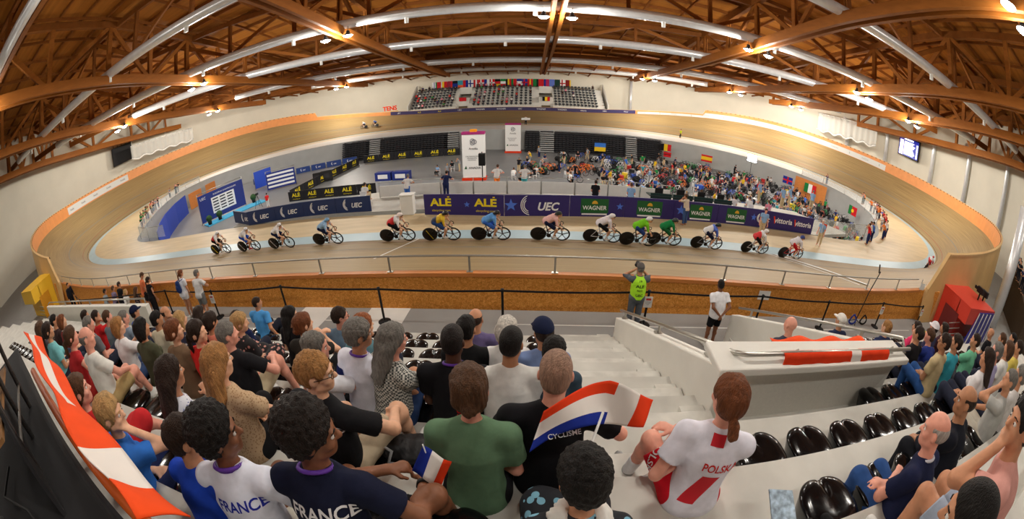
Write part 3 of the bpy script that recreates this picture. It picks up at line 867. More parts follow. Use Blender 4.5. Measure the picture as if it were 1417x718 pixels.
def rotz(a): c, s = math.cos(a), math.sin(a); return np.array([[c, -s, 0], [s, c, 0], [0, 0, 1]])
def rotx(a): c, s = math.cos(a), math.sin(a); return np.array([[1, 0, 0], [0, c, -s], [0, s, c]])
def roty(a): c, s = math.cos(a), math.sin(a); return np.array([[c, 0, s], [0, 1, 0], [-s, 0, c]])
def ik(a, c, l1, l2, pole):
    a, c = np.asarray(a, float), np.asarray(c, float); d = c - a; L = np.linalg.norm(d); Lm = (l1 + l2) * .995
    if L > Lm: c = a + d / L * Lm; d = c - a; L = Lm
    x = (l1 * l1 - l2 * l2 + L * L) / (2 * L); h = math.sqrt(max(l1 * l1 - x * x, 1e-6))
    u = d / L; p = np.asarray(pole, float); p = _unit(p - u * (p @ u))
    return a + u * x + p * h, c

def skeleton(pose):
    """joint positions of an adult; origin at the seat (sitting) or the floor (standing); facing +Y"""
    s = pose.get('size', 1.0); fem = pose.get('fem', False); J = {}
    sit = pose.get('sit', True)
    lean = R(pose.get('lean', 12)); tw = R(pose.get('twist', 0)); side = R(pose.get('side', 0))
    hz = .10 if sit else .93
    hip = np.array([0, 0, hz])
    if pose.get('hip') is not None: hip = np.asarray(pose['hip'], float) / s
    Rs = rotz(tw) @ roty(side) @ rotx(-lean)
    Rs2 = rotz(tw) @ roty(side) @ rotx(-lean * 1.25)
    sh = (.158 if fem else .18) * pose.get('broad', 1.0)
    J['hip'] = hip; J['waist'] = hip + Rs @ (0, -.0, .17); J['chest'] = J['waist'] + Rs @ (0, .0, .17); J['neck'] = J['chest'] + Rs2 @ (0, -.005, .185)
    for n, k in (('L', -1), ('R', 1)):
        J['sh' + n] = J['chest'] + Rs2 @ (k * sh, -.005, .095)
        J['hp' + n] = hip + rotz(tw * .4) @ np.array([k * .095, .02, -.01])
    hy, hp_, hr = (R(a) for a in pose.get('head', (0, 0, 0)))       # yaw (left +), pitch (down +), roll
    Rh = rotz(tw * .7 + hy) @ rotx(-hp_ - lean * .35) @ roty(hr)
    J['Rh'] = Rh; J['head'] = J['neck'] + Rs2 @ (0, .008, .065) + Rh @ (0, .02, .105)
    J['Rs'] = Rs2
    # legs
    for n, k in (('L', -1), ('R', 1)):
        h = J['hp' + n]
        if pose.get('leg' + n) is not None: kn, an = (np.asarray(v, float) / s for v in pose['leg' + n])
        elif sit:
            sp = pose.get('spread', .13); kn = np.array([k * sp, .43, .11]); an = np.array([k * sp * .95, .40 + pose.get('feet', .0), -.25])
        else:
            kn = np.array([k * .10, .03, .50]); an = np.array([k * .11, 0, .085])
        J['kn' + n], J['an' + n] = kn, an
        fd = pose.get('toe' + n); J['toe' + n] = an + (np.asarray(fd, float) if fd is not None else np.array([k * .03, .16, -.045]))
    # arms
    ua, fa = .285, .255
    for n, k in (('L', -1), ('R', 1)):
        a = pose.get('arm' + n, 'lap'); S = J['sh' + n]
        if isinstance(a, str):
            if a == 'lap': tg, pole = J['kn' + n] * .45 + hip * .55 + np.array([-k * .05, .0, .10]), (k * 1, -.6, -.3)
            elif a == 'knee': tg, pole = J['kn' + n] + np.array([0, -.06, .085]), (k * 1, -.5, -.3)
            elif a == 'clasp': tg, pole = (J['knL'] + J['knR']) / 2 + np.array([k * .045, -.02, .07]), (k * 1, -.4, -.3)
            elif a == 'down': tg, pole = S + np.array([k * .07, .04, -.53]), (k * .4, -1, 0)
            elif a == 'back': tg, pole = hip + np.array([k * .05, -.16, .06]), (k * 1, -.6, 0)
            elif a == 'cross': tg, pole = J['chest'] + Rs2 @ (-k * .08, .20, -.10), (k * 1, -.2, -.5)
            elif a == 'chin': tg, pole = J['head'] + Rh @ (k * .03, .12, -.13), (k * .6, .4, -1)
            elif a == 'raise': tg, pole = S + np.array([k * .06, .28, .05]), (k * .6, -.2, -1)
            elif a == 'clap': tg, pole = J['chest'] + Rs2 @ (k * .03, .30, .05), (k * 1, -.3, -.6)
            elif a == 'seat': tg, pole = hip + np.array([k * .26, .05, -.02]), (k * .5, -1, 0)
        else: tg, pole = np.asarray(a[0], float) / s, a[1]
        E, Wr = ik(S, tg, ua, fa, pole)
        J['el' + n], J['wr' + n] = E, Wr
    return J

def hand(f, J, n, curl=.5, k0=.022, point=False, gsc=1.0, pdir=None):
    """palm, four unequal bent fingers and a thumb leaving the side of the palm"""
    sgn = -1 if n == 'L' else 1
    w, e = J['wr' + n], J['el' + n]; d = _unit(w - e)
    if pdir is not None: d = _unit(pdir)
    dn = np.array([0, 0, -1.0]); pn = _unit(dn - d * (d @ dn)) if abs(d @ dn) < .9 else _unit(np.array([-sgn, .3, 0]) - d * (d @ np.array([-sgn, .3, 0])))
    sd = np.cross(d, pn)
    if (sd @ np.array([-sgn, 0.35, 0])) < 0: sd = -sd                     # thumb side towards the body's middle
    pc = w + d * .052
    f.cap(w, w + d * .085, .027, .036, .02, .55, pn)
    root = w + d * .088
    for i, (o, L) in enumerate(((.030, .072), (.010, .080), (-.010, .074), (-.029, .058))):
        c = 0.05 if (point and i == 0) else (1.25 if point else curl)
        a = root + sd * o; d1 = _unit(d * math.cos(c * .6) + pn * math.sin(c * .6)); d2 = _unit(d * math.cos(c * 1.6) + pn * math.sin(c * 1.6))
        b = a + d1 * L * .52; e2 = b + d2 * L * .5
        f.cap(a - d * .01, b, .0098 * gsc, .009 * gsc, .006); f.cap(b, e2, .009 * gsc, .0075 * gsc, .004)
    ta = w + d * .03 + sd * .024; tb = ta + _unit(d * .7 + sd * .75 + pn * .3) * .042; tc = tb + _unit(d * .9 + sd * .2 + pn * .4) * .034
    f.cap(ta, tb, .0135 * gsc, .0115 * gsc, .012); f.cap(tb, tc, .011 * gsc, .009 * gsc, .005)

def head_field(f, J, fem=False, s=1.0, ears=True, fine=True):
    H, M = J['head'], J['Rh']
    P = lambda x, y, z: H + M @ np.array([x, y, z])
    f.ell(P(0, -.012, .028), (.075, .096, .088), M, .02)                  # skull
    f.ell(P(0, .022, -.035), (.060, .070, .080), M, .03)                  # face
    f.ell(P(0, .048, -.092), (.035, .034, .026), M, .03)                  # chin
    f.cap(P(-.045, .005, -.075), P(0, .055, -.098), .022, .018, .03); f.cap(P(.045, .005, -.075), P(0, .055, -.098), .022, .018, .03)   # jaw
    f.cap(P(-.036, .080, .012), P(.036, .080, .012), .012, .012, .02)     # brow
    for k in (-1, 1):
        f.ell(P(k * .032, .092, -.010), (.016, .014, .011), M, .012, sub=True)
        f.ell(P(k * .042, .064, -.040), (.022, .022, .022), M, .02)       # cheek
        if ears:
            f.ell(P(k * .078, -.010, -.015), (.012, .021, .033), M @ rotz(k * .35), .006)
    f.cap(P(0, .086, .002), P(0, .108, -.036), .008, .014, .012)          # nose
    f.cap(P(-.012, .096, -.040), P(.012, .096, -.040), .008, .008, .008)
    f.cap(P(-.018, .084, -.068), P(.018, .084, -.068), .0075, .0075, .006); f.cap(P(-.015, .082, -.079), P(.015, .082, -.079), .008, .008, .006)   # lips
    f.cap(J['neck'] + (0, 0, -.04), H + M @ np.array([0, -.018, -.05]), .058 if not fem else .048, .052 if not fem else .043, .03)

def scaled(J, s):
    return {k: (v * s if isinstance(v, np.ndarray) and v.ndim == 1 else v) for k, v in J.items()}
SKIN = {'fair': (222, 172, 140), 'tan': (196, 140, 106), 'olive': (178, 126, 92), 'brown': (128, 82, 56), 'dark': (84, 52, 36), 'pink': (226, 160, 138)}
HAIRC = {'black': (24, 20, 18), 'dark': (46, 32, 24), 'brown': (86, 58, 38), 'auburn': (116, 66, 36), 'red': (150, 84, 44), 'blonde': (188, 150, 98), 'fair': (170, 122, 72), 'grey': (120, 116, 110), 'silver': (176, 172, 166), 'white': (220, 214, 204), 'mid': (104, 76, 52)}
EYE_W = mat('eye_white', rgb(230, 226, 220), .25); EYE_D = mat('eye_dark', rgb(40, 28, 20), .2)

def person(loc, rz=0.0, label='', cat='person', group=None, skin='tan', hair=('short', 'brown'), top=(200, 200, 200), bottom=(40, 44, 60), shoes=(230, 230, 226), sleeve='short', legs='long', res=.014, pose=None, extra=None, topname='shirt', collar=None, dress=False, socks=None, face=True, gear=(), topmat=None, botmat=None, belly=0.0, hatc=None):
    pose = dict(pose or {}); fem = pose.get('fem', False)
    J = skeleton(pose); sit = pose.get('sit', True)
    t = thing('person', loc, rz, label, cat, group)
    t.scale = (pose.get('size', 1.0),) * 3
    sk = cmat(SKIN[skin] if isinstance(skin, str) else skin, 'skin')
    pts = np.array([v for k, v in J.items() if isinstance(v, np.ndarray) and v.ndim == 1])
    lo, hi = pts.min(0) - .24, pts.max(0) + .24
    fine = res < .0125
    # --- body
    f = Field(lo, hi, res)
    wst = .105 if fem else .125
    X = rotz(R(pose.get('twist', 0))) @ np.array([0, 1.0, 0])
    f.cap(J['hip'] + (-.05, 0, 0), J['hip'] + (.05, 0, 0), .115, .115, .05)
    f.cap(J['hip'], J['waist'], .14, wst, .05, .8, X); f.cap(J['waist'], J['chest'], wst, .14, .06, .78, X)
    f.cap(J['chest'], J['neck'] + (0, 0, -.05), .13, .06, .05, .8, X)
    for n, k in (('L', -1), ('R', 1)):
        S = J['sh' + n]
        f.cap(J['neck'] + (0, 0, -.06), S, .050, .042, .03)
        f.cap(S, J['el' + n], .047 if not fem else .041, .040 if not fem else .036, .03)
        f.cap(J['el' + n], J['wr' + n], .041 if not fem else .036, .027, .02)
        hand(f, J, n, pose.get('curl', .55), point=(pose.get('point') == n), gsc=1.0 if fine else max(1.0, res / .0085), pdir=pose.get('pdir' + n))
        f.cap(J['hp' + n], J['kn' + n], .082, .056, .04); f.cap(J['kn' + n], J['an' + n], .054, .036, .03)
        mid = J['kn' + n] * .68 + J['an' + n] * .32 + np.array([0, -.018 if not sit else -.015, 0]); f.cap(mid, mid, .050, .05, .03)
        f.cap(J['an' + n] + (0, -.03, -.03), J['toe' + n], .034, .03, .02)
    head_field(f, J, fem, fine=fine)
    body = field_obj('body', f, sk, t)
    H, M = J['head'], J['Rh']; P = lambda x, y, z: H + M @ np.array([x, y, z])
    # --- shirt or dress
    inf = .016
    lo2 = pts.min(0) - .26
    g = Field(lo2, hi, res)
    hem = J['hip'] + np.array([0, 0, -.06 if sit else -.08])
    b = belly
    g.cap(J['hip'] + (-.045, 0, -.02), J['hip'] + (.045, 0, -.02), .122 + inf + b * .5, .122 + inf + b * .5, .05)
    g.cap(J['hip'], J['waist'], .145 + inf + b, wst + inf + .012 + b, .06, .84, X); g.cap(J['waist'], J['chest'], wst + inf + .01 + b, .145 + inf, .07, .80, X)
    g.cap(J['chest'], J['neck'] + (0, 0, -.06), .135 + inf, .066 + inf * .5, .05, .82, X)
    if fem:
        for k in (-1, 1): g.ell(J['chest'] + J['Rs'] @ np.array([k * .068, .115, .0]), (.062, .055, .062), None, .04)
    for n, k in (('L', -1), ('R', 1)):
        S, E, Wr = J['sh' + n], J['el' + n], J['wr' + n]; g.cap(J['neck'] + (0, 0, -.06), S, .056 + inf * .4, .046 + inf, .05)
        u = _unit(E - S)
        if sleeve == 'none': continue
        if sleeve == 'short':
            e = S + (E - S) * .62; g.cap(S, S + (E - S) * .8, .048 + inf, .052 + inf * 1.3, .035, clip=[(e, u)])
        else:
            g.cap(S, E, .052 + inf, .045 + inf, .035); v = _unit(Wr - E); g.cap(E, Wr, .045 + inf, .032 + inf, .03, clip=[(Wr - v * .015, v)])
    if dress:
        for n in 'LR': g.cap(J['hp' + n], J['kn' + n], .105 + inf, .085 + inf, .06)
        if sit: g.cap(J['knL'], J['knR'], .08, .08, .06)
        else: g.cap(J['hip'], (J['knL'] + J['knR']) / 2 + (0, 0, .06), .17, .17, .06, clip=[((0, 0, .52), (0, 0, -1))])
    # neckline
    nk = J['neck'] + (0, 0, .006); nd = _unit(J['Rs'] @ np.array([0, .25, 1.0]))
    Xg, Yg, Zg = g.ax[0][:, None, None], g.ax[1][None, :, None], g.ax[2][None, None, :]
    g.F = np.maximum(g.F, ((Xg - nk[0]) * nd[0] + (Yg - nk[1]) * nd[1] + (Zg - nk[2]) * nd[2]).astype(np.float32))
    if not dress:
        if not sit: g.F = np.maximum(g.F, (hem[2] - Zg + 0 * Xg + 0 * Yg).astype(np.float32))
        else: g.F = np.maximum(g.F, ((hem[2] - Zg) + np.maximum(0, Yg - .10) * .6 + 0 * Xg).astype(np.float32))
    shirt = field_obj('dress' if dress else topname, g, topmat or cmat(top), t)
    if collar:
        mb = MB(); n_ = 22; ax = J['Rs']; cc = J['neck'] + J['Rs'] @ np.array([0, .004, -.012])
        mb.tube([cc + ax @ np.array([.066 * math.cos(a), .062 * math.sin(a), -.012 * math.sin(a)]) for a in np.linspace(0, 2 * math.pi, n_)], .011, 6, cap=False); mb.build('collar', cmat(collar), t)
    # --- trousers, shorts
    if not dress:
        g = Field(lo2, hi, res)
        tin = .012
        g.cap(J['hip'] + (-.05, 0, -.01), J['hip'] + (.05, 0, -.01), .118 + tin, .118 + tin, .05)
        g.cap(J['hip'], J['hip'] * .45 + J['waist'] * .55, .135 + tin, wst + tin * .5, .05, .82, X, clip=[(J['hip'] * .5 + J['waist'] * .5, J['waist'] - J['hip'])])
        for n, k in (('L', -1), ('R', 1)):
            hp, kn, an = J['hp' + n], J['kn' + n], J['an' + n]; u = _unit(kn - hp)
            if legs == 'mini': e = hp + (kn - hp) * .45; g.cap(hp, e, .088 + tin, .08 + tin, .05, clip=[(e, u)])
            elif legs == 'short': e = hp + (kn - hp) * .80; g.cap(hp, kn, .088 + tin, .070 + tin, .05, clip=[(e, u)])
            else:
                g.cap(hp, kn, .088 + tin, .064 + tin, .05); v = _unit(an - kn); cut = an - v * (.03 if legs == 'long' else .12); g.cap(kn, an, .062 + tin, .052 + tin, .03, clip=[(cut, v)])
        field_obj({'long': 'trousers', 'crop': 'trousers', 'short': 'shorts', 'mini': 'shorts'}[legs], g, botmat or cmat(bottom), t)
    # --- shoes, socks
    for n, k in (('L', -1), ('R', 1)):
        an, toe = J['an' + n], J['toe' + n]; lo3 = np.minimum(an, toe) - .12; hi3 = np.maximum(an, toe) + .12
        g = Field(lo3, hi3, max(res, .010)); d = _unit(toe - an); fl = an + np.array([0, 0, -.045])
        g.cap(fl - (toe - an) * .2, toe + d * .01, .043, .040, .02, .85, (1, 0, 0)); g.cap(fl, an + (0, 0, .01), .044, .042, .03)
        field_obj('shoe', g, cmat(shoes, 'paint'), t)
        if socks:
            g = Field(np.minimum(an, J['kn' + n]) - .1, np.maximum(an, J['kn' + n]) + .1, max(res, .010)); v = _unit(J['kn' + n] - an); e = an + v * .17
            g.cap(an, an + v * .25, .043, .05, .02, clip=[(e, v)]); field_obj('sock', g, cmat(socks), t)
    # --- hair
    style, hc = hair; hm = cmat(HAIRC[hc] if isinstance(hc, str) else hc, 'hair')
    hr = min(res, .010) if fine else res
    g = Field(H - .26, H + .22, hr); ok = True
    face_cut = lambda r=(.070, .075, .088), o=(0, .075, -.045): g.ell(P(*o), r, M, .008, sub=True)
    zc = lambda z, y=0.: [(P(0, y, z), M @ np.array([0, .35, -1.0]))]
    if style in ('short', 'crop', 'wavy', 'thin'):
        a = {'short': .011, 'crop': .006, 'wavy': .019, 'thin': .005}[style]
        g.ell(P(0, -.014, .030), (.076 + a, .098 + a, .090 + a), M, .01); g.ell(P(0, -.040, -.02), (.070 + a * .7, .066 + a, .075), M, .02)
        face_cut((.066, .070, .085), (0, .082, -.035))
        g.ell(P(0, -.06, -.125), (.11, .11, .052), M, .006, sub=True)
        for k in (-1, 1): g.ell(P(k * .082, .004, -.022), (.022, .030, .044), M, .004, sub=True)
    elif style == 'bald':
        a = .004
        g.ell(P(0, -.016, .012), (.076 + a, .098 + a, .080 + a), M, .01); g.ell(P(0, .01, .085), (.075, .11, .062), M, .006, sub=True); face_cut((.10, .085, .12), (0, .085, -.03)); g.ell(P(0, -.06, -.125), (.11, .11, .06), M, .006, sub=True)
        for k in (-1, 1): g.ell(P(k * .082, .004, -.022), (.022, .030, .044), M, .004, sub=True)
    elif style == 'shaved': ok = False
    elif style == 'afro':
        g.ell(P(0, -.030, .050), (.118, .122, .108), M, .01); g.ell(P(0, -.05, -.02), (.098, .085, .08), M, .02); face_cut((.072, .082, .09), (0, .10, -.035))
        for k in (-1, 1): g.ell(P(k * .095, .03, -.05), (.03, .05, .05), M, .006, sub=True)
    elif style in ('long', 'pony', 'bun', 'bob', 'tail'):
        a = .015
        g.ell(P(0, -.014, .030), (.077 + a, .099 + a, .090 + a), M, .01); g.ell(P(0, -.038, -.02), (.076 + a * .8, .070 + a, .085), M, .02)
        if style == 'long':
            nb = J['chest'] + J['Rs'] @ np.array([0, -.135, .02])
            for k in (-.045, 0, .045): g.cap(P(k * 1.2, -.075, -.03), nb + M @ np.array([k * 1.3, -.02, .0]), .055, .030, .04)
            for k in (-1, 1): g.cap(P(k * .068, -.03, -.0), J['neck'] + M @ np.array([k * .075, -.055, -.04]), .030, .022, .03)
        elif style == 'bob':
            for k in (-1, 1): g.cap(P(k * .062, -.03, .0), P(k * .062, -.03, -.10), .045, .036, .03)
            g.cap(P(0, -.07, 0), P(0, -.07, -.10), .06, .05, .03)
        elif style in ('pony', 'tail'):
            r0 = P(0 if style == 'pony' else -.022, -.108, -.005 if style == 'pony' else -.05); g.cap(r0, r0 + M @ np.array([0, -.035, -.03]), .022, .028, .008)
            p = r0 + M @ np.array([0, -.035, -.03]); tl = .10 if style == 'pony' else .035; q = p + np.array([0, -.02, -tl]); g.cap(p, q, .030, .028, .012); g.cap(q, q + np.array([.01, .01, -tl]), .028, .012, .012)
        elif style == 'bun': g.ell(P(.0, -.105, -.045), (.042, .036, .040), M, .006)
        face_cut((.068, .072, .095), (0, .082, -.045))
        for k in ((-1, 1) if style in ('pony', 'bun', 'tail') else ()): g.ell(P(k * .088, .002, -.022), (.020, .026, .036), M, .004, sub=True)
        if style in ('pony', 'bun', 'tail'): g.ell(P(0, -.05, -.135), (.11, .10, .052), M, .01, sub=True) if style == 'bun' else None
    if ok: field_obj('hair', g, hm, t, fuzz=.0022 if style in ('short', 'wavy', 'long', 'pony', 'bob', 'tail', 'bun') else (.0035 if style == 'afro' else 0), seed=len(label) % 7, curl=style in ('afro', 'wavy'))
    if hatc is not None or 'cap' in gear:
        g = Field(H - .2, H + .24, hr); a = .020
        g.ell(P(0, -.014, .036), (.077 + a, .099 + a, .092 + a), M, .01, clip=[(P(0, 0, .028), M @ np.array([0, .05, -1.0]))])
        if 'brimhat' in gear: g.ell(P(0, -.005, .034), (.15, .17, .012), M, .01)
        else: g.ell(P(0, .105, .030), (.068, .085, .010), M, .008)
        field_obj('cap' if 'brimhat' not in gear else 'hat', g, cmat(hatc or (30, 36, 60)), t)
    # --- eyes, spectacles
    if fine and face:
        for k in (-1, 1):
            mb = MB(); c = P(k * .032, .0785, -.010); mb.lathe([(0, -.012)] + [(.012 * math.cos(a), .012 * math.sin(a)) for a in np.linspace(-1.3, 1.3, 7)] + [(0, .012)], c, 12); e = mb.build('eye', EYE_W, t)
            mb = MB(); c2 = P(k * .031, .0885, -.010); mb.lathe([(0, -.005), (.0045, -.003), (.0045, .003), (0, .005)], c2, 8); mb.build('iris', EYE_D, e)
            mb = MB(); mb.tube([P(k * .018, .096, .012), P(k * .033, .094, .017), P(k * .048, .082, .012)], .0035, 5); mb.build('eyebrow', hm if style != 'shaved' else EYE_D, t)
    if 'glasses' in gear:
        mb = MB()
        for k in (-1, 1):
            mb.tube([P(k * (.033 + .024 * math.cos(a)), .101 - .006 * abs(math.cos(a)), -.010 + .018 * math.sin(a)) for a in np.linspace(0, 2 * math.pi, 15)], .0022, 5, cap=False)
            mb.tube([P(k * .057, .096, -.004), P(k * .080, .04, -.002), P(k * .086, -.015, -.006)], .0025, 5)
        mb.tube([P(-.010, .104, -.006), P(.010, .104, -.006)], .0022, 5); mb.build('spectacles', EYE_D, t)
    if 'lanyard' in gear:
        mb = MB(); cc = J['neck'] + J['Rs'] @ np.array([0, .002, .0]); ax = J['Rs']
        mb.tube([cc + ax @ np.array([.074 * math.cos(a), .070 * math.sin(a), -.018 * math.sin(a) - .004]) for a in np.linspace(-.2, math.pi * 2 - .2, 24)], .010, 6, cap=False, m=0); mb.build('lanyard', mat('lanyard_purple', rgb(96, 50, 160), .6), t)
    if 'watch' in gear:
        mb = MB(); w = J['wrR'] * .88 + J['elR'] * .12; d = _unit(J['wrR'] - J['elR']); mb.tube([w - d * .012, w + d * .012], .037, 12); mb.build('wristband', M_BLACK, t)
    if 'backpack' in gear:
        g = Field(J['chest'] + (-.3, -.5, -.35), J['chest'] + (.3, .1, .3), .014); c = J['chest'] + J['Rs'] @ np.array([0, -.20, -.05])
        g.cap(c + (0, 0, -.12), c + (0, 0, .10), .13, .11, .03, .6, (0, 1, 0)); g.cap(c + (0, -.07, -.10), c + (0, -.07, -.02), .08, .08, .03, .5, (0, 1, 0)); field_obj('backpack', g, cmat((36, 56, 110)), t)
        for k in (-1, 1):
            mb = MB(); mb.tube([c + (k * .09, .02, .16), J['sh' + 'LR'[k > 0]] * .7 + J['neck'] * .3 + (0, -.0, .045), J['chest'] + J['Rs'] @ np.array([k * .10, .15, -.02])], .014, 6)
            mb.build('strap', cmat((36, 56, 110)), t)
    if extra: extra(t, J, shirt)
    return t, J, shirt

def stick_text(t, shirt, txt, size, m, origin, direction, up=(0, 0, 1), flip=False, name='lettering', lift=.003, bold=.01, width=None, shear=0.0):
    """lettering laid on a garment: each point is dropped on to the cloth along direction"""
    me = text_mesh(txt, size, bold=bold, shear=shear)
    if width:
        xs = [v.co.x for v in me.vertices]; me.transform(Matrix.Diagonal((width / (max(xs) - min(xs)), 1, 1, 1)))
    bm = bmesh.new(); bm.from_mesh(me)
    for _ in range(2):
        ed = [e for e in bm.edges if e.calc_length() > .012]
        if ed: bmesh.ops.subdivide_edges(bm, edges=ed, cuts=1); bmesh.ops.triangulate(bm, faces=bm.faces)
    d = Vector(direction).normalized(); u = Vector(up); u = (u - d * u.dot(d)).normalized(); x = d.cross(u) * -1
    x = u.cross(d) * -1 if flip else d.cross(u)
    tree = BVHTree.FromPolygons([v.co[:] for v in shirt.data.vertices], [p.vertices[:] for p in shirt.data.polygons])
    for v in bm.verts:
        p = Vector(origin) + x * v.co.x + u * v.co.y - d * .5
        h = tree.ray_cast(p, d, 1.2)
        v.co = (h[0] - d * lift) if h[0] is not None else p + d * .5
    bm.to_mesh(me); bm.free(); me.name = name; me.materials.append(m)
    return link(bpy.data.objects.new(name, me), shirt)
def stick_patch(shirt, poly, m, origin, direction, up=(0, 0, 1), name='panel', lift=.002, n=14):
    """coloured panel of cloth following the garment; poly(u,v)->(x,y) in the plane"""
    d = Vector(direction).normalized(); u = Vector(up); u = (u - d * u.dot(d)).normalized(); x = d.cross(u)
    tree = BVHTree.FromPolygons([v.co[:] for v in shirt.data.vertices], [p.vertices[:] for p in shirt.data.polygons])
    V = []; ok = []
    for k in range(n + 1):
        for i in range(n + 1):
            a, b = poly(i / n, k / n); p = Vector(origin) + x * a + u * b - d * .5; h = tree.ray_cast(p, d, 1.0)
            V.append((h[0] - d * lift) if h[0] is not None else p + d * .55); ok.append(h[0] is not None)
    F = [(k * (n + 1) + i, k * (n + 1) + i + 1, (k + 1) * (n + 1) + i + 1, (k + 1) * (n + 1) + i) for k in range(n) for i in range(n)]
    F = [f for f in F if all(ok[j] for j in f)]
    return mesh_np(name, V, F, m, shirt) if F else None
# ------------------------------------------------------------------ spectators of the near stand
POSX = []
def seated(j, x, label='', dy=0.0, fine=None, **kw):
    pose = kw.setdefault('pose', {}); pose.setdefault('size', 1.03 if j == 0 else 1.06); pose.setdefault('lean', 4)
    dz = kw.pop('dz', 0); rz0 = R(kw.get('rz', 0)); hd = skeleton(dict(pose))['head'] * pose['size']
    z = TZj(j) + .36; hx, hy = x, .75 + .8 * j + dy; up = pose['size'] * .0
    if j == 0: hx, hy, z = 5.226 + (hx - 5.226) * 1.13, hy * 1.13, z - .18 - dz
    y = hy - hd[1]; x = hx - hd[0]
    d = math.dist((x, y, z + .8), (5.226, 0, 6.468))
    kw.setdefault('res', .0085 if d < 2.6 else (.0115 if d < 4 else (.015 if d < 7 else .019)))
    POSX.append((j, x))
    kw.setdefault('group', 'spectators seated on the near stand')
    return person((x, y, z), R(kw.pop('rz', 0)), label, **kw)
LK = lambda yaw=-25, pitch=0, roll=0, **k: dict(head=(yaw, pitch, roll), **k)
WHITE = (226, 226, 228); BLK = (26, 26, 29); NAVY = (26, 32, 62)
M_TXB = cmat((34, 44, 150), 'matt'); M_TXW = cmat((228, 228, 230), 'matt'); M_TXR = cmat((200, 34, 30), 'matt')
def back_text(txt, size, m, dz=-.02, dx=0, **kw):
    def f(t, J, shirt):
        s = 1
        o = J['chest'] + J['Rs'] @ np.array([dx, -.15, .03 + dz]); d = J['Rs'] @ np.array([0, 1.0, 0]); u = J['Rs'] @ np.array([0, 0, 1.0])
        stick_text(t, shirt, txt, size, m, o, d, u, **kw)
    return f
def dotted(name, base, dot, sc=30, thr=.25):
    m = bpy.data.materials.new(name); m.use_nodes = True; nt = m.node_tree; b = nt.nodes['Principled BSDF']; L = nt.links.new
    tc = nt.nodes.new('ShaderNodeTexCoord'); vo = nt.nodes.new('ShaderNodeTexVoronoi'); vo.inputs['Scale'].default_value = sc; L(tc.outputs['Object'], vo.inputs['Vector'])
    mt = nt.nodes.new('ShaderNodeMath'); mt.operation = 'LESS_THAN'; mt.inputs[1].default_value = thr; L(vo.outputs['Distance'], mt.inputs[0])
    mx = nt.nodes.new('ShaderNodeMix'); mx.data_type = 'RGBA'; mx.inputs[6].default_value = rgb(*base); mx.inputs[7].default_value = rgb(*dot); L(mt.outputs[0], mx.inputs[0]); L(mx.outputs[2], b.inputs['Base Color']); b.inputs['Roughness'].default_value = .85
    return m
def checked(name, a_, b_, sc=40):
    m = bpy.data.materials.new(name); m.use_nodes = True; nt = m.node_tree; b = nt.nodes['Principled BSDF']; L = nt.links.new
    tc = nt.nodes.new('ShaderNodeTexCoord'); vo = nt.nodes.new('ShaderNodeTexChecker'); vo.inputs['Scale'].default_value = sc; L(tc.outputs['Object'], vo.inputs['Vector'])
    vo.inputs[1].default_value = rgb(*a_); vo.inputs[2].default_value = rgb(*b_); L(vo.outputs[0], b.inputs['Base Color']); b.inputs['Roughness'].default_value = .85
    return m
M_FLORAL = dotted('floral_black', (30, 28, 32), (196, 140, 130), 16, .32); M_FLORAL2 = dotted('floral_navy', (40, 44, 70), (214, 204, 206), 22, .36)
M_DOTS = dotted('blue_dots_white', (222, 226, 236), (60, 78, 150), 42, .30); M_LACE = dotted('beige_lace', (188, 160, 126), (150, 118, 84), 60, .35); M_CHECK = checked('checked_shirt', (206, 206, 198), (74, 78, 76), 60)
M_FLORAL3 = dotted('tropical_dress', (22, 26, 34), (120, 176, 200), 14, .30); M_GREENFL = dotted('floral_dark_green', (40, 44, 36), (206, 150, 130), 18, .34)

def scarf(t, J):
    g = Field(J['neck'] - .3, J['neck'] + .25, .009); c = J['neck'] + J['Rs'] @ np.array([0, -.01, -.015]); ax = J['Rs']
    P = [c + ax @ np.array([.085 * math.cos(a), .08 * math.sin(a) - .01, .012 * math.sin(3 * a)]) for a in np.linspace(0, 2 * math.pi, 14)]
    for a, b in zip(P, P[1:]): g.cap(a, b, .034, .03, .02)
    q = c + ax @ np.array([.07, -.09, -.01]); g.cap(q, q + ax @ np.array([.06, -.03, -.06]), .03, .05, .02); q = c + ax @ np.array([-.05, -.09, -.01]); g.cap(q, q + ax @ np.array([-.05, -.03, -.08]), .03, .045, .02)
    field_obj('scarf', g, cmat((222, 220, 214)), t, fuzz=.004)
def _sl(J, n):
    S, E = J['sh' + n], J['el' + n]; u = _unit(E - S); a, b = S + (E - S) * .30, S + (E - S) * .56
    g = Field(np.minimum(a, b) - .13, np.maximum(a, b) + .13, .0085); g.cap(a, b, .073, .075, .01, clip=[(a, -u), (b, u)]); return g
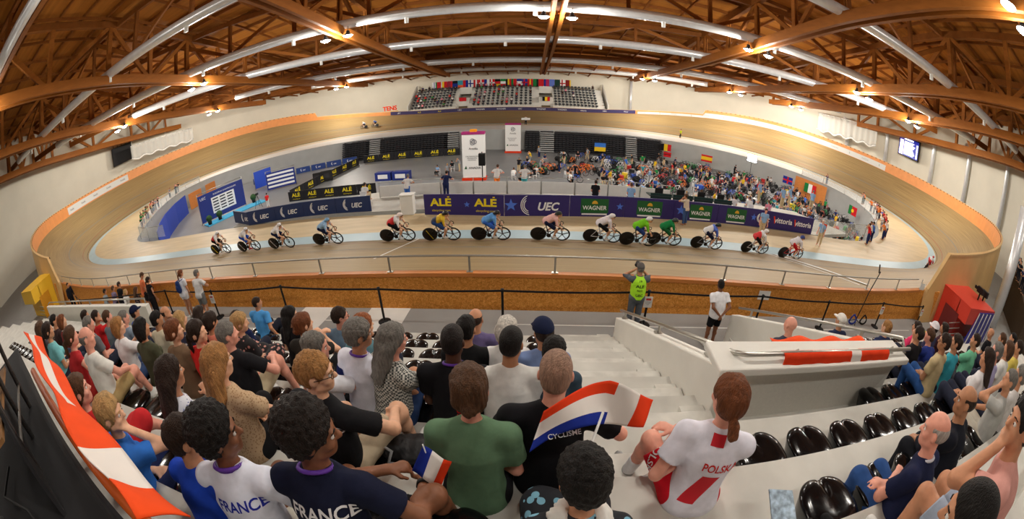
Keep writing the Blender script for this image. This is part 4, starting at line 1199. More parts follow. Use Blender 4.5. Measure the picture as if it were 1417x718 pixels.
# --- row under the camera (j 0)
seated(0, 2.50, dy=-.10, label='brown-haired woman in a red dress behind the red and white flag', skin='pink', hair=('pony', 'brown'), top=(190, 40, 44), dress=True, pose=LK(-30, fem=True, legR=((.10, .42, .22), (.13, .62, -.02))))
seated(0, 3.10, dy=-.14, label='blonde woman in a bright blue T-shirt beside the red and white flag', skin='fair', hair=('tail', 'blonde'), top=(50, 112, 200), bottom=(30, 40, 80), pose=LK(-45, 5, fem=True, twist=-12, armR='chin', lean=12))
seated(0, 3.80, dy=-.09, label='dark-haired boy in a royal blue T-shirt left of the white FRANCE jersey', skin='tan', hair=('short', 'dark'), top=(30, 66, 178), pose=LK(-38, armL='clasp', armR='clasp', lean=14, size=1.0), gear=('watch',))
seated(0, 4.05, dy=-.06, label='young man in a white jersey lettered FRANCE with a purple lanyard', skin='brown', hair=('afro', 'black'), top=(222, 226, 240), bottom=(196, 190, 176), legs='short', collar=(96, 50, 160), gear=('lanyard',), pose=LK(-58, 0, twist=10, armR='knee', armL='lap', lean=10, size=1.06),
       extra=back_text('FRANCE', .08, M_TXB, dz=.0, dx=.045, bold=.02, width=.25))
def franceflag(t, J, shirt):
    back_text('FRANCE', .085, M_TXW, dz=.0, dx=.03, bold=.02, width=.28)(t, J, shirt)
T48, J48, S48 = seated(0, 4.48, dy=.03, label='man with an afro in a navy FRANCE jersey holding a small flag', skin='brown', hair=('afro', (30, 22, 18)), top=(22, 26, 48), bottom=(24, 24, 28), legs='short', gear=('lanyard', 'watch'), fine=True,
       pose=LK(-66, 2, twist=4, lean=14, armR=((.36, .40, .26), (.8, -.3, -.6)), armL=((.16, .42, .30), (-.6, .2, -.8)), legR=((.44, .28, .32), (.46, .42, -.10)), curl=1.0, size=1.08), extra=franceflag)
seated(0, 5.41, dy=-.02, dz=.05, label='dark curly-haired spectator with a white scarf in a tropical print dress', skin='tan', hair=('wavy', 'black'), top=BLK, dress=True, topmat=M_FLORAL3, sleeve='none', pose=LK(12, 10, lean=10, fem=True, armL='lap', armR='lap'),
       extra=lambda t, J, sh: scarf(t, J))
seated(0, 7.32, 'grey-haired man with bald patch in navy polo and jeans, arms crossed', dy=-.12, skin='pink', hair=('bald', 'silver'), top=NAVY, bottom=(44, 76, 130), pose=LK(25, 4, twist=10, armL='cross', armR='cross', lean=14, belly=1), belly=.03, gear=('watch',), collar=(200, 204, 214))
seated(0, 8.02, 'balding dark-haired man in a black top lettered USA', skin='olive', hair=('bald', 'dark'), top=(22, 24, 34), bottom=(22, 24, 30), sleeve='long', pose=LK(32, 0, twist=12, armL='clasp', armR='clasp', lean=16), extra=back_text('USA', .10, M_TXW, dz=-.08, dx=.05))
seated(0, 9.40, 'tanned man in a light grey polo raising his hand to his face', skin='tan', hair=('crop', 'grey'), top=(168, 168, 164), bottom=(190, 184, 170), legs='short', pose=LK(30, -4, twist=14, armL='chin', armR='knee'))
seated(0, 9.98, 'spectator in a pale top at the right edge, second from the frame', skin='tan', hair=('short', 'grey'), top=(206, 202, 200), pose=LK(30))
# --- behind the camera's own row, right corner of the picture
seated(-1, 7.30, 'man in a pink shirt with his hand on his mouth, bottom right', dy=.22, skin='tan', hair=('short', 'black'), top=(206, 150, 140), bottom=(160, 176, 196), legs='short', pose=LK(38, 2, twist=16, armL='chin', armR='lap', lean=18))
seated(-1, 6.45, 'dark-haired person in a pink top at the bottom right edge', dy=.10, skin='tan', hair=('crop', 'black'), top=(200, 140, 130), bottom=(30, 30, 34), legs='short', pose=LK(25, 10, lean=24, size=1.0))
# --- second row (j 1)
seated(1, -1.9, 'brown-haired woman by the left wall in a dark top', skin='fair', hair=('bob', 'brown'), top=(70, 60, 66), pose=LK(-30, fem=True))
seated(1, -1.35, 'dark-haired woman in a turquoise top near the left wall', skin='tan', hair=('pony', 'dark'), top=(120, 190, 196), pose=LK(-25, fem=True))
seated(2, -2.99, 'red-haired woman in a dark red top near the left wall', skin='fair', hair=('bob', 'auburn'), top=(120, 40, 40), pose=LK(-28, fem=True))
seated(1, -.05, 'woman in a red sleeveless top with arms out to her knee', skin='pink', hair=('pony', 'brown'), top=(176, 44, 48), sleeve='none', bottom=(176, 48, 46), pose=LK(-30, fem=True, armL='knee', armR='knee', lean=14))
seated(2, -1.30, 'grey-haired man in a dark grey T-shirt behind the red sleeveless top', skin='pink', hair=('short', 'grey'), top=(104, 106, 110), pose=LK(-30))
seated(1, .62, 'older man in a white T-shirt and khaki shorts with legs stretched', skin='pink', hair=('bald', 'grey'), top=(220, 220, 214), bottom=(176, 152, 104), legs='short', pose=LK(-35, armL='lap', armR='knee', feet=.12))
seated(2, 1.48, 'woman with auburn hair pinned up beside the laughing woman in red', skin='fair', hair=('bun', 'auburn'), top=(120, 96, 74), pose=LK(-48, fem=True))
seated(2, 1.93, 'brown-haired woman looking right in a red top and black vest', skin='fair', hair=('pony', 'dark'), top=(208, 40, 36), bottom=BLK, pose=LK(-62, fem=True, twist=-10))
seated(1, 2.79, 'woman with long dark hair in a white top with blue dots', dy=-.23, skin='tan', hair=('long', 'dark'), top=WHITE, topmat=M_DOTS, bottom=(230, 230, 230), pose=LK(-20, 2, fem=True, lean=10, armR='clap', armL='lap'))
seated(1, 3.22, label='woman with long fair brown hair in a beige lace top', dy=-.06, skin='fair', hair=('long', 'fair'), top=(190, 162, 128), topmat=M_LACE, bottom=BLK, pose=LK(-18, 3, fem=True, twist=-6, armR='knee', armL='lap'))
seated(1, 4.05, dy=-.06, label='sandy-haired man in glasses and black T-shirt lettered ND', skin='fair', hair=('short', 'fair'), top=BLK, bottom=(190, 174, 148), legs='short', gear=('glasses',), pose=LK(-62, 3, twist=-14, armL='lap', armR='knee', legR=((.34, .40, .20), (.36, .48, -.24)), broad=1.1), extra=back_text('ND', .075, M_TXW, dz=.0, dx=.12))
seated(1, 4.94, dy=-.11, label='woman in a sage green top with a low bun, hand at her neck', skin='pink', hair=('bun', 'brown'), top=(92, 122, 94), bottom=(30, 30, 34), pose=LK(6, 4, fem=True, lean=8, broad=1.12, armR='lap', armL='lap'))
T57, J57, S57 = seated(1, 5.37, dy=.03, label='bald man in a black polo at the aisle, behind the waving flag', skin='pink', hair=('thin', (158, 124, 104)), top=(20, 20, 24), bottom=(70, 92, 130), pose=LK(-4, 4, broad=1.22, armL='knee', armR=((.22, .30, .30), (1, -.3, -.4)), lean=8), belly=.02)
# --- third row (j 2)
seated(2, -3.65, 'dark-haired spectator in black beside the left stairwell wall', skin='tan', hair=('short', 'black'), top=(60, 44, 44), pose=LK(-25))
seated(3, -2.84, 'grey-haired man in a red T-shirt, left of the white-topped woman', skin='tan', hair=('short', 'dark'), top=(196, 36, 40), pose=LK(-35, armR='chin'))
seated(2, -.05, 'woman with fair hair in a plain white T-shirt, hands clasped', skin='fair', hair=('bob', 'fair'), top=WHITE, bottom=(60, 80, 120), pose=LK(-40, fem=True, armL='clap', armR='clap'))
seated(2, .69, 'person with black hair in an olive green top', skin='tan', hair=('bob', 'black'), top=(74, 76, 58), sleeve='long', pose=LK(-20, fem=True))
seated(3, -.18, 'black-haired man in a cream shirt with printed back', skin='olive', hair=('short', 'black'), top=(206, 196, 170), pose=LK(-25))
seated(2, 2.42, 'grey-haired man in a black T-shirt with beige shorts', skin='pink', hair=('short', 'grey'), top=(28, 28, 32), bottom=(196, 180, 148), legs='short', pose=LK(-45, armR='knee', broad=1.15, legR=((.24, .42, .26), (.30, .48, -.2))), belly=.03)
seated(3, 1.80, 'blonde woman in a black floral dress with a phone', skin='fair', hair=('pony', 'blonde'), top=BLK, topmat=M_FLORAL, dress=True, pose=LK(-45, 8, fem=True, twist=-12))
seated(2, 3.55, 'grey-haired man in white pointing to the track with a finger', dy=-.11, skin='pink', hair=('short', 'grey'), top=(224, 226, 234), bottom=BLK, legs='short', pose=dict(head=(-50, 2, 0), twist=-28, armR=((.36, .40, .36), (.5, -.2, -1)), point='R', pdirR=(.75, .62, .16)))
seated(2, 3.87, 'wavy grey-haired man in a white jersey with navy sleeves, leaning', dy=.09, skin='tan', hair=('wavy', 'grey'), top=(216, 218, 230), bottom=(24, 26, 34), legs='short', gear=('lanyard',), pose=LK(-42, 0, twist=-24, lean=6, armR=((.52, .22, -.02), (.4, -1, .2)), armL='lap', legR=((.36, .36, .20), (.40, .46, -.2))),
       extra=lambda t, J, sh: [field_obj('sleeve_trim', _sl(J, n), cmat((28, 38, 92)), sh) for n in 'LR'])
seated(2, 4.18, 'person with long grey hair in a checked shirt and jeans', dy=.05, skin='pink', hair=('long', 'grey'), top=(150, 150, 146), topmat=M_CHECK, bottom=(40, 62, 104), pose=LK(-30, 2, twist=-34, lean=10, armR='knee', armL='lap'))
seated(2, 4.66, 'broad man with shaved head in a black top with red lettering', dy=.05, skin='dark', hair=('crop', (30, 22, 20)), top=(24, 24, 28), bottom=(30, 30, 36), gear=('lanyard',), pose=LK(-6, 4, broad=1.2, lean=8), belly=.02,
       extra=lambda t, J, sh: stick_text(t, sh, 'GOVOAD +', .06, M_TXR, J['chest'] + J['Rs'] @ np.array([.05, -.15, -.05]), J['Rs'] @ np.array([0, 1., 0]), J['Rs'] @ np.array([-1., 0, 0])))
seated(2, 5.10, 'dark-haired man in a plain white T-shirt next to the aisle', dy=.05, skin='olive', hair=('crop', 'black'), top=(214, 214, 210), bottom=(28, 28, 32), pose=LK(-14, 6, broad=1.15, lean=10), belly=.03)
seated(2, 5.42, 'dark-haired child by the aisle in front of the bald man', dy=.05, skin='tan', hair=('wavy', 'black'), top=(52, 70, 84), pose=LK(-14, 4, size=.95))
# --- fourth row (j 3)
seated(3, -3.55, 'dark-haired spectator in red by the white left wall', skin='tan', hair=('short', 'dark'), top=(180, 40, 40), pose=LK(-30))
seated(3, -2.2, 'man with brown hair in a slate grey T-shirt', skin='pink', hair=('short', 'brown'), top=(112, 122, 132), pose=LK(-30))
seated(3, -1.4, 'grey-haired man in a steel blue T-shirt', skin='pink', hair=('short', 'grey'), top=(126, 142, 158), pose=LK(-25))
seated(3, .50, 'blonde woman in a navy top with white flowers', skin='fair', hair=('bob', 'blonde'), top=(50, 54, 80), topmat=M_FLORAL2, pose=LK(-15, fem=True))
seated(3, 1.22, 'woman in a coral top looking at her lap', skin='tan', hair=('pony', 'dark'), top=(208, 120, 100), pose=LK(-10, 12, fem=True))
seated(3, 2.80, 'auburn-haired woman in a black top clapping her hands', skin='fair', hair=('bun', 'auburn'), top=(44, 42, 38), bottom=BLK, pose=LK(-35, fem=True, armL='clap', armR='clap'))
seated(3, 3.55, 'person with curly red hair in a teal shirt by the floor marking', skin='fair', hair=('wavy', 'red'), top=(90, 128, 138), pose=LK(-40, fem=True))
seated(3, 4.63, 'black-haired young man in black, left of the white-haired spectator', skin='tan', hair=('short', 'black'), top=(24, 24, 26), pose=LK(-10, 6))
seated(3, 5.02, 'white-haired spectator in a white T-shirt', skin='pink', hair=('bob', 'white'), top=(224, 224, 222), pose=LK(-10, fem=True))
seated(3, 5.36, 'person in a navy baseball cap and light blue shirt', skin='tan', hair=('short', 'dark'), top=(122, 144, 190), sleeve='long', hatc=(26, 34, 62), pose=LK(22, 8, lean=12))
# --- fifth to front rows
seated(4, -2.4, 'person in a blue cap and blue T-shirt below the left barrier', skin='tan', hair=('short', 'dark'), top=(40, 86, 180), hatc=(26, 32, 60), pose=LK(-20))
seated(4, -1.12, 'bald man in a black T-shirt holding his chin', skin='tan', hair=('bald', 'dark'), top=(26, 26, 30), pose=LK(-35, armR='chin'))
seated(4, -.02, 'woman with long dark hair in dark clothes below the couple standing', skin='tan', hair=('long', 'dark'), top=(50, 44, 48), pose=LK(-15, fem=True))
seated(4, .90, 'boy with dark hair in a navy T-shirt', skin='tan', hair=('short', 'dark'), top=(26, 36, 74), pose=LK(-30, size=.98))
seated(4, 2.0, 'woman with long dark hair, black top and white shorts', skin='fair', hair=('long', 'black'), top=(28, 26, 30), bottom=(222, 222, 220), legs='short', pose=LK(-50, fem=True, twist=-10))
seated(4, 2.82, 'man in glasses with short dark hair and a grey blue shirt', skin='pink', hair=('short', 'dark'), top=(104, 128, 150), bottom=(30, 34, 50), gear=('glasses',), pose=LK(-58, 0, broad=1.1))
seated(4, 4.60, 'balding man in a purple shirt in the middle of the stand', skin='tan', hair=('bald', 'dark'), top=(98, 88, 128), sleeve='long', pose=LK(-8, 4))
seated(7, -.75, 'broad man in a bright light blue T-shirt sitting at the front edge', dy=-.1, skin='tan', hair=('crop', 'dark'), top=(86, 164, 232), bottom=(30, 32, 44), pose=LK(-45, 0, broad=1.15, armR='seat', armL='lap', size=1.12))
# --- right block
seated(4, 8.9, 'bald man half hidden by the stairwell wall', skin='pink', hair=('shaved', 'grey'), top=(60, 64, 80), pose=LK(10))
seated(4, 11.45, 'brown-haired spectator in navy near the cable stand', skin='fair', hair=('short', 'fair'), top=(36, 44, 76), pose=LK(10))
seated(5, 10.95, 'person in a white cap above the stairwell wall', skin='tan', hair=('short', 'white'), top=(40, 48, 76), hatc=(226, 222, 214), pose=LK(10))
seated(3, 11.35, 'dark-haired person in black behind the end of the flag rail', skin='tan', hair=('short', 'dark'), top=(34, 30, 32), pose=LK(20))
seated(4, 13.6, 'person in a white brimmed hat near the yellow floor strip', skin='tan', hair=('short', 'dark'), top=(60, 60, 90), hatc=(226, 222, 226), gear=('brimhat',), pose=LK(30))
seated(4, 14.2, 'dark-haired woman beside the white brimmed hat', skin='tan', hair=('bob', 'dark'), top=(70, 40, 50), pose=LK(35, fem=True))
seated(3, 11.85, 'person in navy with a raised arm beside a bright pink top', skin='pink', hair=('short', 'brown'), top=(36, 50, 120), pose=LK(30, armL='raise', lean=18))
seated(4, 12.7, 'spectator in a hot pink top behind the beige shirt', skin='tan', hair=('pony', 'dark'), top=(226, 60, 110), pose=LK(30, fem=True))
seated(2, 10.82, 'man in glasses and a beige shirt with blue jeans', skin='olive', hair=('short', 'dark'), top=(190, 172, 132), bottom=(44, 82, 140), gear=('glasses',), pose=LK(36, 0, twist=6, broad=1.15))
seated(2, 11.3, 'dark-haired man in a turquoise polo behind the beige shirt', dy=-.02, skin='tan', hair=('short', 'dark'), top=(60, 160, 176), pose=LK(36))
seated(2, 12.35, 'man in a mint green polo with crossed hands', skin='tan', hair=('crop', 'dark'), top=(110, 186, 150), bottom=(60, 60, 66), legs='short', pose=LK(34, armL='clasp', armR='clasp'))
seated(3, 15.9, 'bald man in a black T-shirt near the silver pipe', skin='tan', hair=('shaved', 'dark'), top=(24, 24, 28), pose=LK(34))
seated(2, 14.4, 'woman with brown hair in a dark top near the right edge', skin='tan', hair=('pony', 'brown'), top=(90, 60, 50), pose=LK(34, fem=True))
seated(1, 11.3, 'grey-haired spectator in a lavender top', skin='pink', hair=('short', 'grey'), top=(166, 160, 196), pose=LK(34))
seated(1, 10.55, 'woman with long dark hair in a white top on the right', dy=-.1, skin='tan', hair=('long', 'dark'), top=(222, 220, 222), pose=LK(28, fem=True))
seated(1, 12.1, 'spectator in a white T-shirt by the right edge', skin='tan', hair=('bob', 'brown'), top=(222, 222, 218), pose=LK(34, fem=True))
seated(2, 15.6, 'dark-haired person in a grey top at the far right', skin='tan', hair=('short', 'black'), top=(120, 120, 124), pose=LK(34))
seated(1, 13.0, 'person in yellow at the right edge of the stand', skin='tan', hair=('short', 'dark'), top=(206, 186, 90), pose=LK(34))
# --- Polish supporter sitting on the aisle step
def polska(t, J, sh):
    d = J['Rs'] @ np.array([0, 1., 0]); u = J['Rs'] @ np.array([0, 0, 1.]); c = J['chest']
    stick_text(t, sh, 'POLSKA', .075, M_TXR, c + J['Rs'] @ np.array([.065, -.15, -.005]), d, u, bold=.015, width=.20)
    stick_patch(sh, lambda a, b: ((a - .5) * .10 + .0 + (b - .5) * .08, (b - .5) * .22 - .03), mat('jersey_red', rgb(196, 24, 40), .7), J['waist'] + J['Rs'] @ np.array([.0, -.15, .02]), d, u)
    stick_patch(sh, lambda a, b: ((a - .5) * .075, (b - .5) * .06), mat('jersey_red', rgb(196, 24, 40), .7), c + J['Rs'] @ np.array([.0, -.15, .145]), d, u)
    ch = [o for o in t.children if o.name.startswith('shorts') or o.name.startswith('trousers')]
    if ch:
        m = J['hpL'] * .45 + J['knL'] * .55
        stick_text(t, ch[0], 'POLSKA', .06, M_TXW, m + np.array([-.05, 0, .03]), (1, .35, -.65), (0.2, -.8, .3), bold=.012, width=.26)
seated(1, 6.29, 'woman in a white and red POLSKA jersey sitting on the aisle step', dy=-.18, skin='pink', hair=('tail', 'auburn'), top=(224, 224, 236), bottom=(200, 22, 38), legs='short', socks=(232, 232, 236), shoes=(150, 152, 150), extra=polska,
       pose=LK(22, 2, fem=True, twist=-22, lean=8, armL='lap', armR='clasp', legL=((-.24, .34, .26), (-.30, .40, -.16)), legR=((-.02, .40, .24), (-.02, .50, -.18)), broad=1.08))
mb = MB(); mb.box((0, 0, 0), (.075, .155, .009)); o_ = mb.build('mobile_phone', cmat((18, 18, 20), 'paint')); o_.location = (6.53, 1.32, TZj(1) + .006); o_.rotation_euler = (0, 0, .2); bevel(o_, .003)
tag(o_, 'black mobile phone lying on the aisle step beside the POLSKA jersey', 'phone')
mb = MB(); mb.box((0, 0, .0052), (.066, .14, .0008)); mb.build('screen', mat('phone_screen', rgb(40, 66, 46), .1, var=.5, scale=30), o_)

# --- people standing on the concourse
def standing(x, y, label, z=1.03, **kw):
    pose = kw.setdefault('pose', {}); pose['sit'] = False; kw.setdefault('res', .016); kw.setdefault('group', 'people standing on the concourse')
    return person((x, y, z), R(kw.pop('rz', 0)), label, **kw)
standing(-19.8, 8.5, 'staff member in a dark suit standing at the far left barrier', skin='tan', hair=('short', 'black'), top=(28, 28, 36), sleeve='long', bottom=(24, 24, 30), rz=-90, pose=dict(armL='down', armR='down'))
standing(-13.7, 8.3, 'person in a grey T-shirt standing at the left stairwell', z=.45, skin='tan', hair=('short', 'black'), top=(150, 160, 166), pose=LK(-20, armL='down', armR='down'))
standing(-12.3, 8.2, 'person in a mauve top at the left barrier', z=.7, skin='tan', hair=('short', 'brown'), top=(120, 106, 130), pose=LK(-20, armL='down', armR='down', size=.95))
standing(-11.6, 8.25, 'man in a black T-shirt at the left barrier', z=.75, skin='tan', hair=('short', 'dark'), top=(24, 24, 26), pose=LK(-20, armL='down', armR='down'))
standing(-10.9, 8.1, 'blonde woman in a loose white shirt walking up the left', z=.45, skin='fair', hair=('bob', 'blonde'), top=(232, 232, 230), sleeve='long', pose=LK(-10, fem=True, armL='down', armR='lap', broad=1.2))
standing(-9.9, 8.15, 'brown-haired woman in a floral top by the orange shirt', z=.5, skin='tan', hair=('long', 'brown'), top=BLK, topmat=M_FLORAL, pose=LK(-10, fem=True, armL='down', armR='down'))
standing(-9.2, 8.3, 'tall man in an orange T-shirt looking down', skin='tan', hair=('short', 'brown'), top=(206, 110, 70), bottom=(40, 40, 44), legs='short', pose=LK(-30, 25, lean=8, armL='down', armR='down'), rz=-20)
standing(-8.6, 8.2, 'woman in black with a bare arm reaching down', z=.85, skin='tan', hair=('pony', 'dark'), top=(24, 22, 26), sleeve='none', bottom=(30, 30, 34), pose=LK(-10, fem=True, armL='down', armR='down', lean=10))
standing(-6.05, 8.1, 'woman in a white top and shorts with a blue backpack', skin='tan', hair=('pony', 'auburn'), top=(226, 230, 238), bottom=(224, 224, 226), legs='mini', gear=('backpack',), pose=LK(-15, fem=True, armL='down', armR='down'))
standing(-5.0, 8.0, 'man in a white T-shirt and grey shorts at the barrier', skin='tan', hair=('short', 'grey'), top=(214, 214, 214), bottom=(120, 122, 122), legs='short', pose=LK(-15, armL='down', armR=((.16, .2, 1.15), (1, 0, -.4)), broad=1.1))
standing(9.62, 7.35, 'man in a white shirt and black shorts, hands behind his back', skin='brown', hair=('crop', 'black'), top=(230, 230, 234), bottom=(20, 20, 24), legs='short', rz=6, pose=LK(-10, 0, armL='back', armR='back', broad=1.15), belly=.03, res=.013)
def bib(t, J, sh):
    g = Field(J['hip'] - .35, J['neck'] + .2, .012); X = np.array([0, 1., 0])
    g.cap(J['hip'] + (0, 0, .0), J['waist'], .178, .175, .05, .88, X); g.cap(J['waist'], J['chest'], .175, .182, .05, .82, X); g.cap(J['chest'], J['neck'] + (0, 0, -.03), .175, .10, .04, .8, X)
    z0 = J['hip'][2] - .02; Z = g.ax[2][None, None, :]; g.F = np.maximum(g.F, (z0 - Z + 0 * g.F).astype(np.float32)); g.F = np.maximum(g.F, (Z - J['neck'][2] - .0 + 0 * g.F).astype(np.float32))
    for n in 'LR': g.ell(J['sh' + n] + (.03 if n == 'R' else -.03, 0, -.04), (.07, .2, .14), None, .02, sub=True)
    b = field_obj('bib', g, mat('lime_bib', rgb(172, 236, 40), .6, var=.05, scale=8), t)
    d = (0, 1, 0); c = J['chest']
    for tx, dz, s, w in (('19', .10, .06, .06), ('ALE', -.02, .10, .20), ('PHOTO', -.12, .06, .13), ('UEC', -.24, .09, .17)):
        stick_text(t, b, tx, s, cmat((26, 34, 30), 'matt'), (c[0], c[1] - .2, c[2] + dz), d, bold=.02, width=w)
    g = Field(J['head'] - .25, J['head'] + .3, .012); p = J['head'] + np.array([0, .17, .0]); g.cap(p + (-.05, 0, 0), p + (.05, 0, 0), .05, .05, .01); g.cap(p, p + (0, .18, 0), .045, .05, .01)
    field_obj('camera_body', g, M_BLACK, t)
standing(7.75, 8.0, 'photographer in a lime green numbered bib and grey cap', skin='tan', hair=('short', 'grey'), top=(84, 90, 98), sleeve='long', bottom=(90, 96, 104), hatc=(96, 92, 90), extra=bib, res=.013, pose=LK(0, 4, armL=((-.10, .24, 1.50), (-.8, 0, -.8)), armR=((.10, .24, 1.50), (.8, 0, -.8)), lean=6, broad=1.1))

# --- the empty and occupied seats
proto = None
for j in range(8):
    occ = [x for jj, x in POSX if jj == j]
    for x in SEATX[j]:
        near = min((abs(x - o) for o in occ), default=9)
        if x < -9 or (x < -6.2 and j >= 5): continue
        o = bpy.data.objects.new('stadium_seat', SEATME); o.location = (x, .84 + .8 * j, TZj(j)); COL.objects.link(o)
        q = bpy.data.objects.new('crease', SEAMME); q.parent = o; COL.objects.link(q)
        blk = 'left block' if x < 6 else 'right block'
        n = sorted(SEATX[j]); L_ = [v for v in n if (v < 6) == (x < 6)]
        k = (len(L_) - L_.index(x)) if x < 6 else L_.index(x) + 1
        tag(o, 'black seat tub, %d%s from the aisle in %s, %s' % (k, {1: 'st', 2: 'nd', 3: 'rd'}.get(k if k < 20 else k % 10, 'th'), rowname(j), blk), 'seat', 'glossy black seat tubs')

# --- flags and loose belongings
def smallflag(u, v):
    return (u * .17, .02 * math.sin(u * 7 + v), -v * .15 - .04 * u)
M_FR = [M_FBLU, M_FWHT, M_FRED]
w_ = Vector(J48['wrR'] * 1.08); hnd = Vector(T48.location) + w_ + Vector((.04, .06, .03))
t_ = thing('hand_flag', hnd, 0, 'small blue white and red paper flag held by the man in the navy FRANCE jersey', 'flag')
mb = MB(); mb.tube([(0, 0, -.10), (-.02, 0, .20)], .0035, 6); mb.build('stick', M_WHITE, t_)
fl = cloth('cloth', smallflag, 18, 6, lambda u, v: min(2, int(u * 3)), M_FR, t_, .002); fl.location = (-.02, 0, .19); fl.rotation_euler = (R(-30), .55, .15)
def bigflag(u, v):
    w = .19 if u < .55 else .19 * (1 - .35 * (u - .55) / .45)
    return (u * .50 + .05 * v, .045 * math.sin(u * 7 + 1) + .025 * math.sin(v * 3 + u * 11), v * w + .05 * math.sin(u * 4.5 - .4) + .16 * u)
t_ = thing('waving_flag', (5.24, 1.10, 5.08), R(-4), 'red white and blue CYCLISME flag waved behind the bald man in black', 'flag')
def ff(u, v): return 2 if v > .68 else (1 if v > .28 else 0)
fl = cloth('cloth', bigflag, 40, 14, lambda u, v: (ff(u, v) if u < .62 else (2 if u > .86 else 1)), M_FR, t_, .003)
fl.rotation_euler = (R(-42), 0, 0)
tx = stick_text(t_, fl, 'CYCLISME', .034, M_TXW, (.15, .05, .07), (0, 1, 0), (-.25, 0, 1), lift=.006)
mb = MB(); mb.tube([(.12, -.25, -.5), (.30, .08, .18)], .006, 6); mb.build('stick', M_WHITE, t_)

def backpack_black(loc, rz, lab):
    t = thing('backpack', loc, rz, lab, 'bag'); g = Field((-.3, -.3, -.05), (.3, .3, .4), .012)
    g.cap((-.09, 0, .10), (.11, .02, .13), .10, .09, .04, .8, (0, 0, 1)); g.cap((.03, -.08, .10), (.15, -.06, .12), .05, .05, .03); field_obj('bag_body', g, mat('black_nylon', rgb(24, 24, 26), .5, bump=.3, scale=9), t, fuzz=.002)
    mb = MB(); mb.tube([(.14, -.04, .17), (.20, .05, .20), (.26, .02, .12), (.24, -.08, .05)], .012, 6); mb.build('strap', cmat((150, 152, 154), 'matt'), t); mb = MB(); mb.tube([(-.12, -.06, .17), (-.06, -.10, .19), (-.10, -.12, .09), (-.02, -.12, .07)], .012, 6); mb.build('strap', cmat((150, 152, 154), 'matt'), t)
    return t
backpack_black((4.42, 1.62, TZj(1) + .32), 0, 'black backpack with grey straps on the seat beside the green top')
t_ = thing('magazine', (6.66, .86, TZj(0) + .37), R(-15), 'colour magazine lying on a black seat at the bottom right', 'magazine')
mb = MB(); mb.box((0, 0, 0), (.17, .24, .012)); mb.build('pages', mat('magazine_print', rgb(150, 170, 186), .4, var=.6, scale=22), t_)
for x, lb in ((6.86, 'left'), (7.0, 'right')):
    t_ = thing('sneaker', (x, .62, TZj(0) + .33), R(20), '%s black sneaker with three white stripes at the bottom right' % lb, 'shoe', 'black sneakers')
    g = Field((-.1, -.2, -.06), (.1, .2, .14), .007); g.cap((0, -.09, .03), (0, .10, .015), .045, .038, .03, .9, (1, 0, 0)); g.cap((0, -.08, .03), (0, -.07, .08), .04, .042, .03); field_obj('upper', g, cmat((22, 22, 24), 'matt'), t_)
    for kk in range(3):
        mb = MB(); mb.bar((-.045, -.03 + kk * .03, .015), (-.025, -.045 + kk * .03, .065), .006, .010); mb.build('stripe', M_WHITE, t_); mb = MB(); mb.bar((.045, -.03 + kk * .03, .015), (.025, -.045 + kk * .03, .065), .006, .010); mb.build('stripe', M_WHITE, t_)
    mb = MB(); mb.box((0, .0, -.022), (.075, .26, .016)); mb.build('sole', M_WHITE, t_)

# --- rail behind the row under the camera with the long red and white flag; dark scaffold beside it
RA, RB = Vector((4.55, .10, 5.42)), Vector((.9, .62, 5.42))
tube_thing('stand_rail', [RA + (RA - RB) * .02, RB], .035, 'orange brown handrail below the long red and white flag', 'handrail', [], m=mat('orange_rail', rgb(204, 92, 30), .4))
def longflag(u, v):
    p = Vector((4.15, .17, 5.68)).lerp(Vector((.6, .82, 5.72)), u ** 1.25)
    k = v - .5
    return (p.x + .02 * math.sin(u * 14), p.y + .05 + .16 * k + .02 * math.sin(u * 17 + v * 3), p.z - .20 * v + .015 * math.sin(u * 21))
tag(cloth('supporter_flag', longflag, 70, 10, lambda u, v: 1 if (.30 < v < .62 and .42 < u) or (.13 < u < .26) else 0, [M_FORG, M_FWHT]), 'long red and white flag stretched along the rail at the left', 'flag')
t_ = thing('scaffold', (2.6, .1, 4.75), 0, 'dark camera scaffold with black drape at the left edge', 'scaffold')
for x, y in ((-.9, .05), (-.35, -.1), (-1.5, .25)):
    mb = MB(); mb.tube([(x, y, 0), (x, y, 2.9)], .025, 8); mb.build('upright', cmat((60, 58, 56), 'paint'), t_)
for z in (.75, 1.25, 1.7, 2.2):
    mb = MB(); mb.tube([(-1.5, .25, z), (-.35, -.1, z)], .018, 8); mb.build('crossbar', cmat((110, 108, 104), 'paint'), t_)
mb = MB(); mb.box((-.9, -.1, .95), (1.5, .22, .035), rz=-.28); mb.build('plank', mat('scaffold_plank', rgb(130, 92, 52), .7, var=.15), t_)
mb = MB(); mb.extr([(-2.2, .1, 0), (1.55, -.30, 0), (1.5, -.3, .42), (.35, -.16, .50), (-.45, -.08, 1.1), (-.75, -.1, 2.9), (-2.2, .1, 2.9)], (0, -.03, 0)); mb.build('drape', mat('black_drape_shade', rgb(10, 10, 14), .9), t_)

t_ = thing('shaded_platform', (1.5, -.75, 4.75), 0, 'black draped press platform behind the rail in the lower left corner', 'platform')
mb = MB(); mb.prism([(-3.2, -.7), (2.75, -.7), (2.85, .77), (-.7, 1.28), (-3.2, 1.66)], 0, .52); bevel(mb.build('drape', mat('black_drape_shade', rgb(10, 10, 14), .9), t_), .04, 3)  # black covering puts the shadow on the platform into its colour
mb = MB(); mb.box((1.3, .1, .68), (.5, .35, .22)); bevel(mb.build('camera_bag', mat('black_nylon', rgb(24, 24, 26), .5), t_), .05, 3)
mb = MB(); mb.tube([(.2, .5, .58), (.5, .3, .6), (1.0, .45, .58), (1.6, .5, .58), (2.2, .3, .57)], .012, 6); mb.build('cable', M_BLACK, t_)
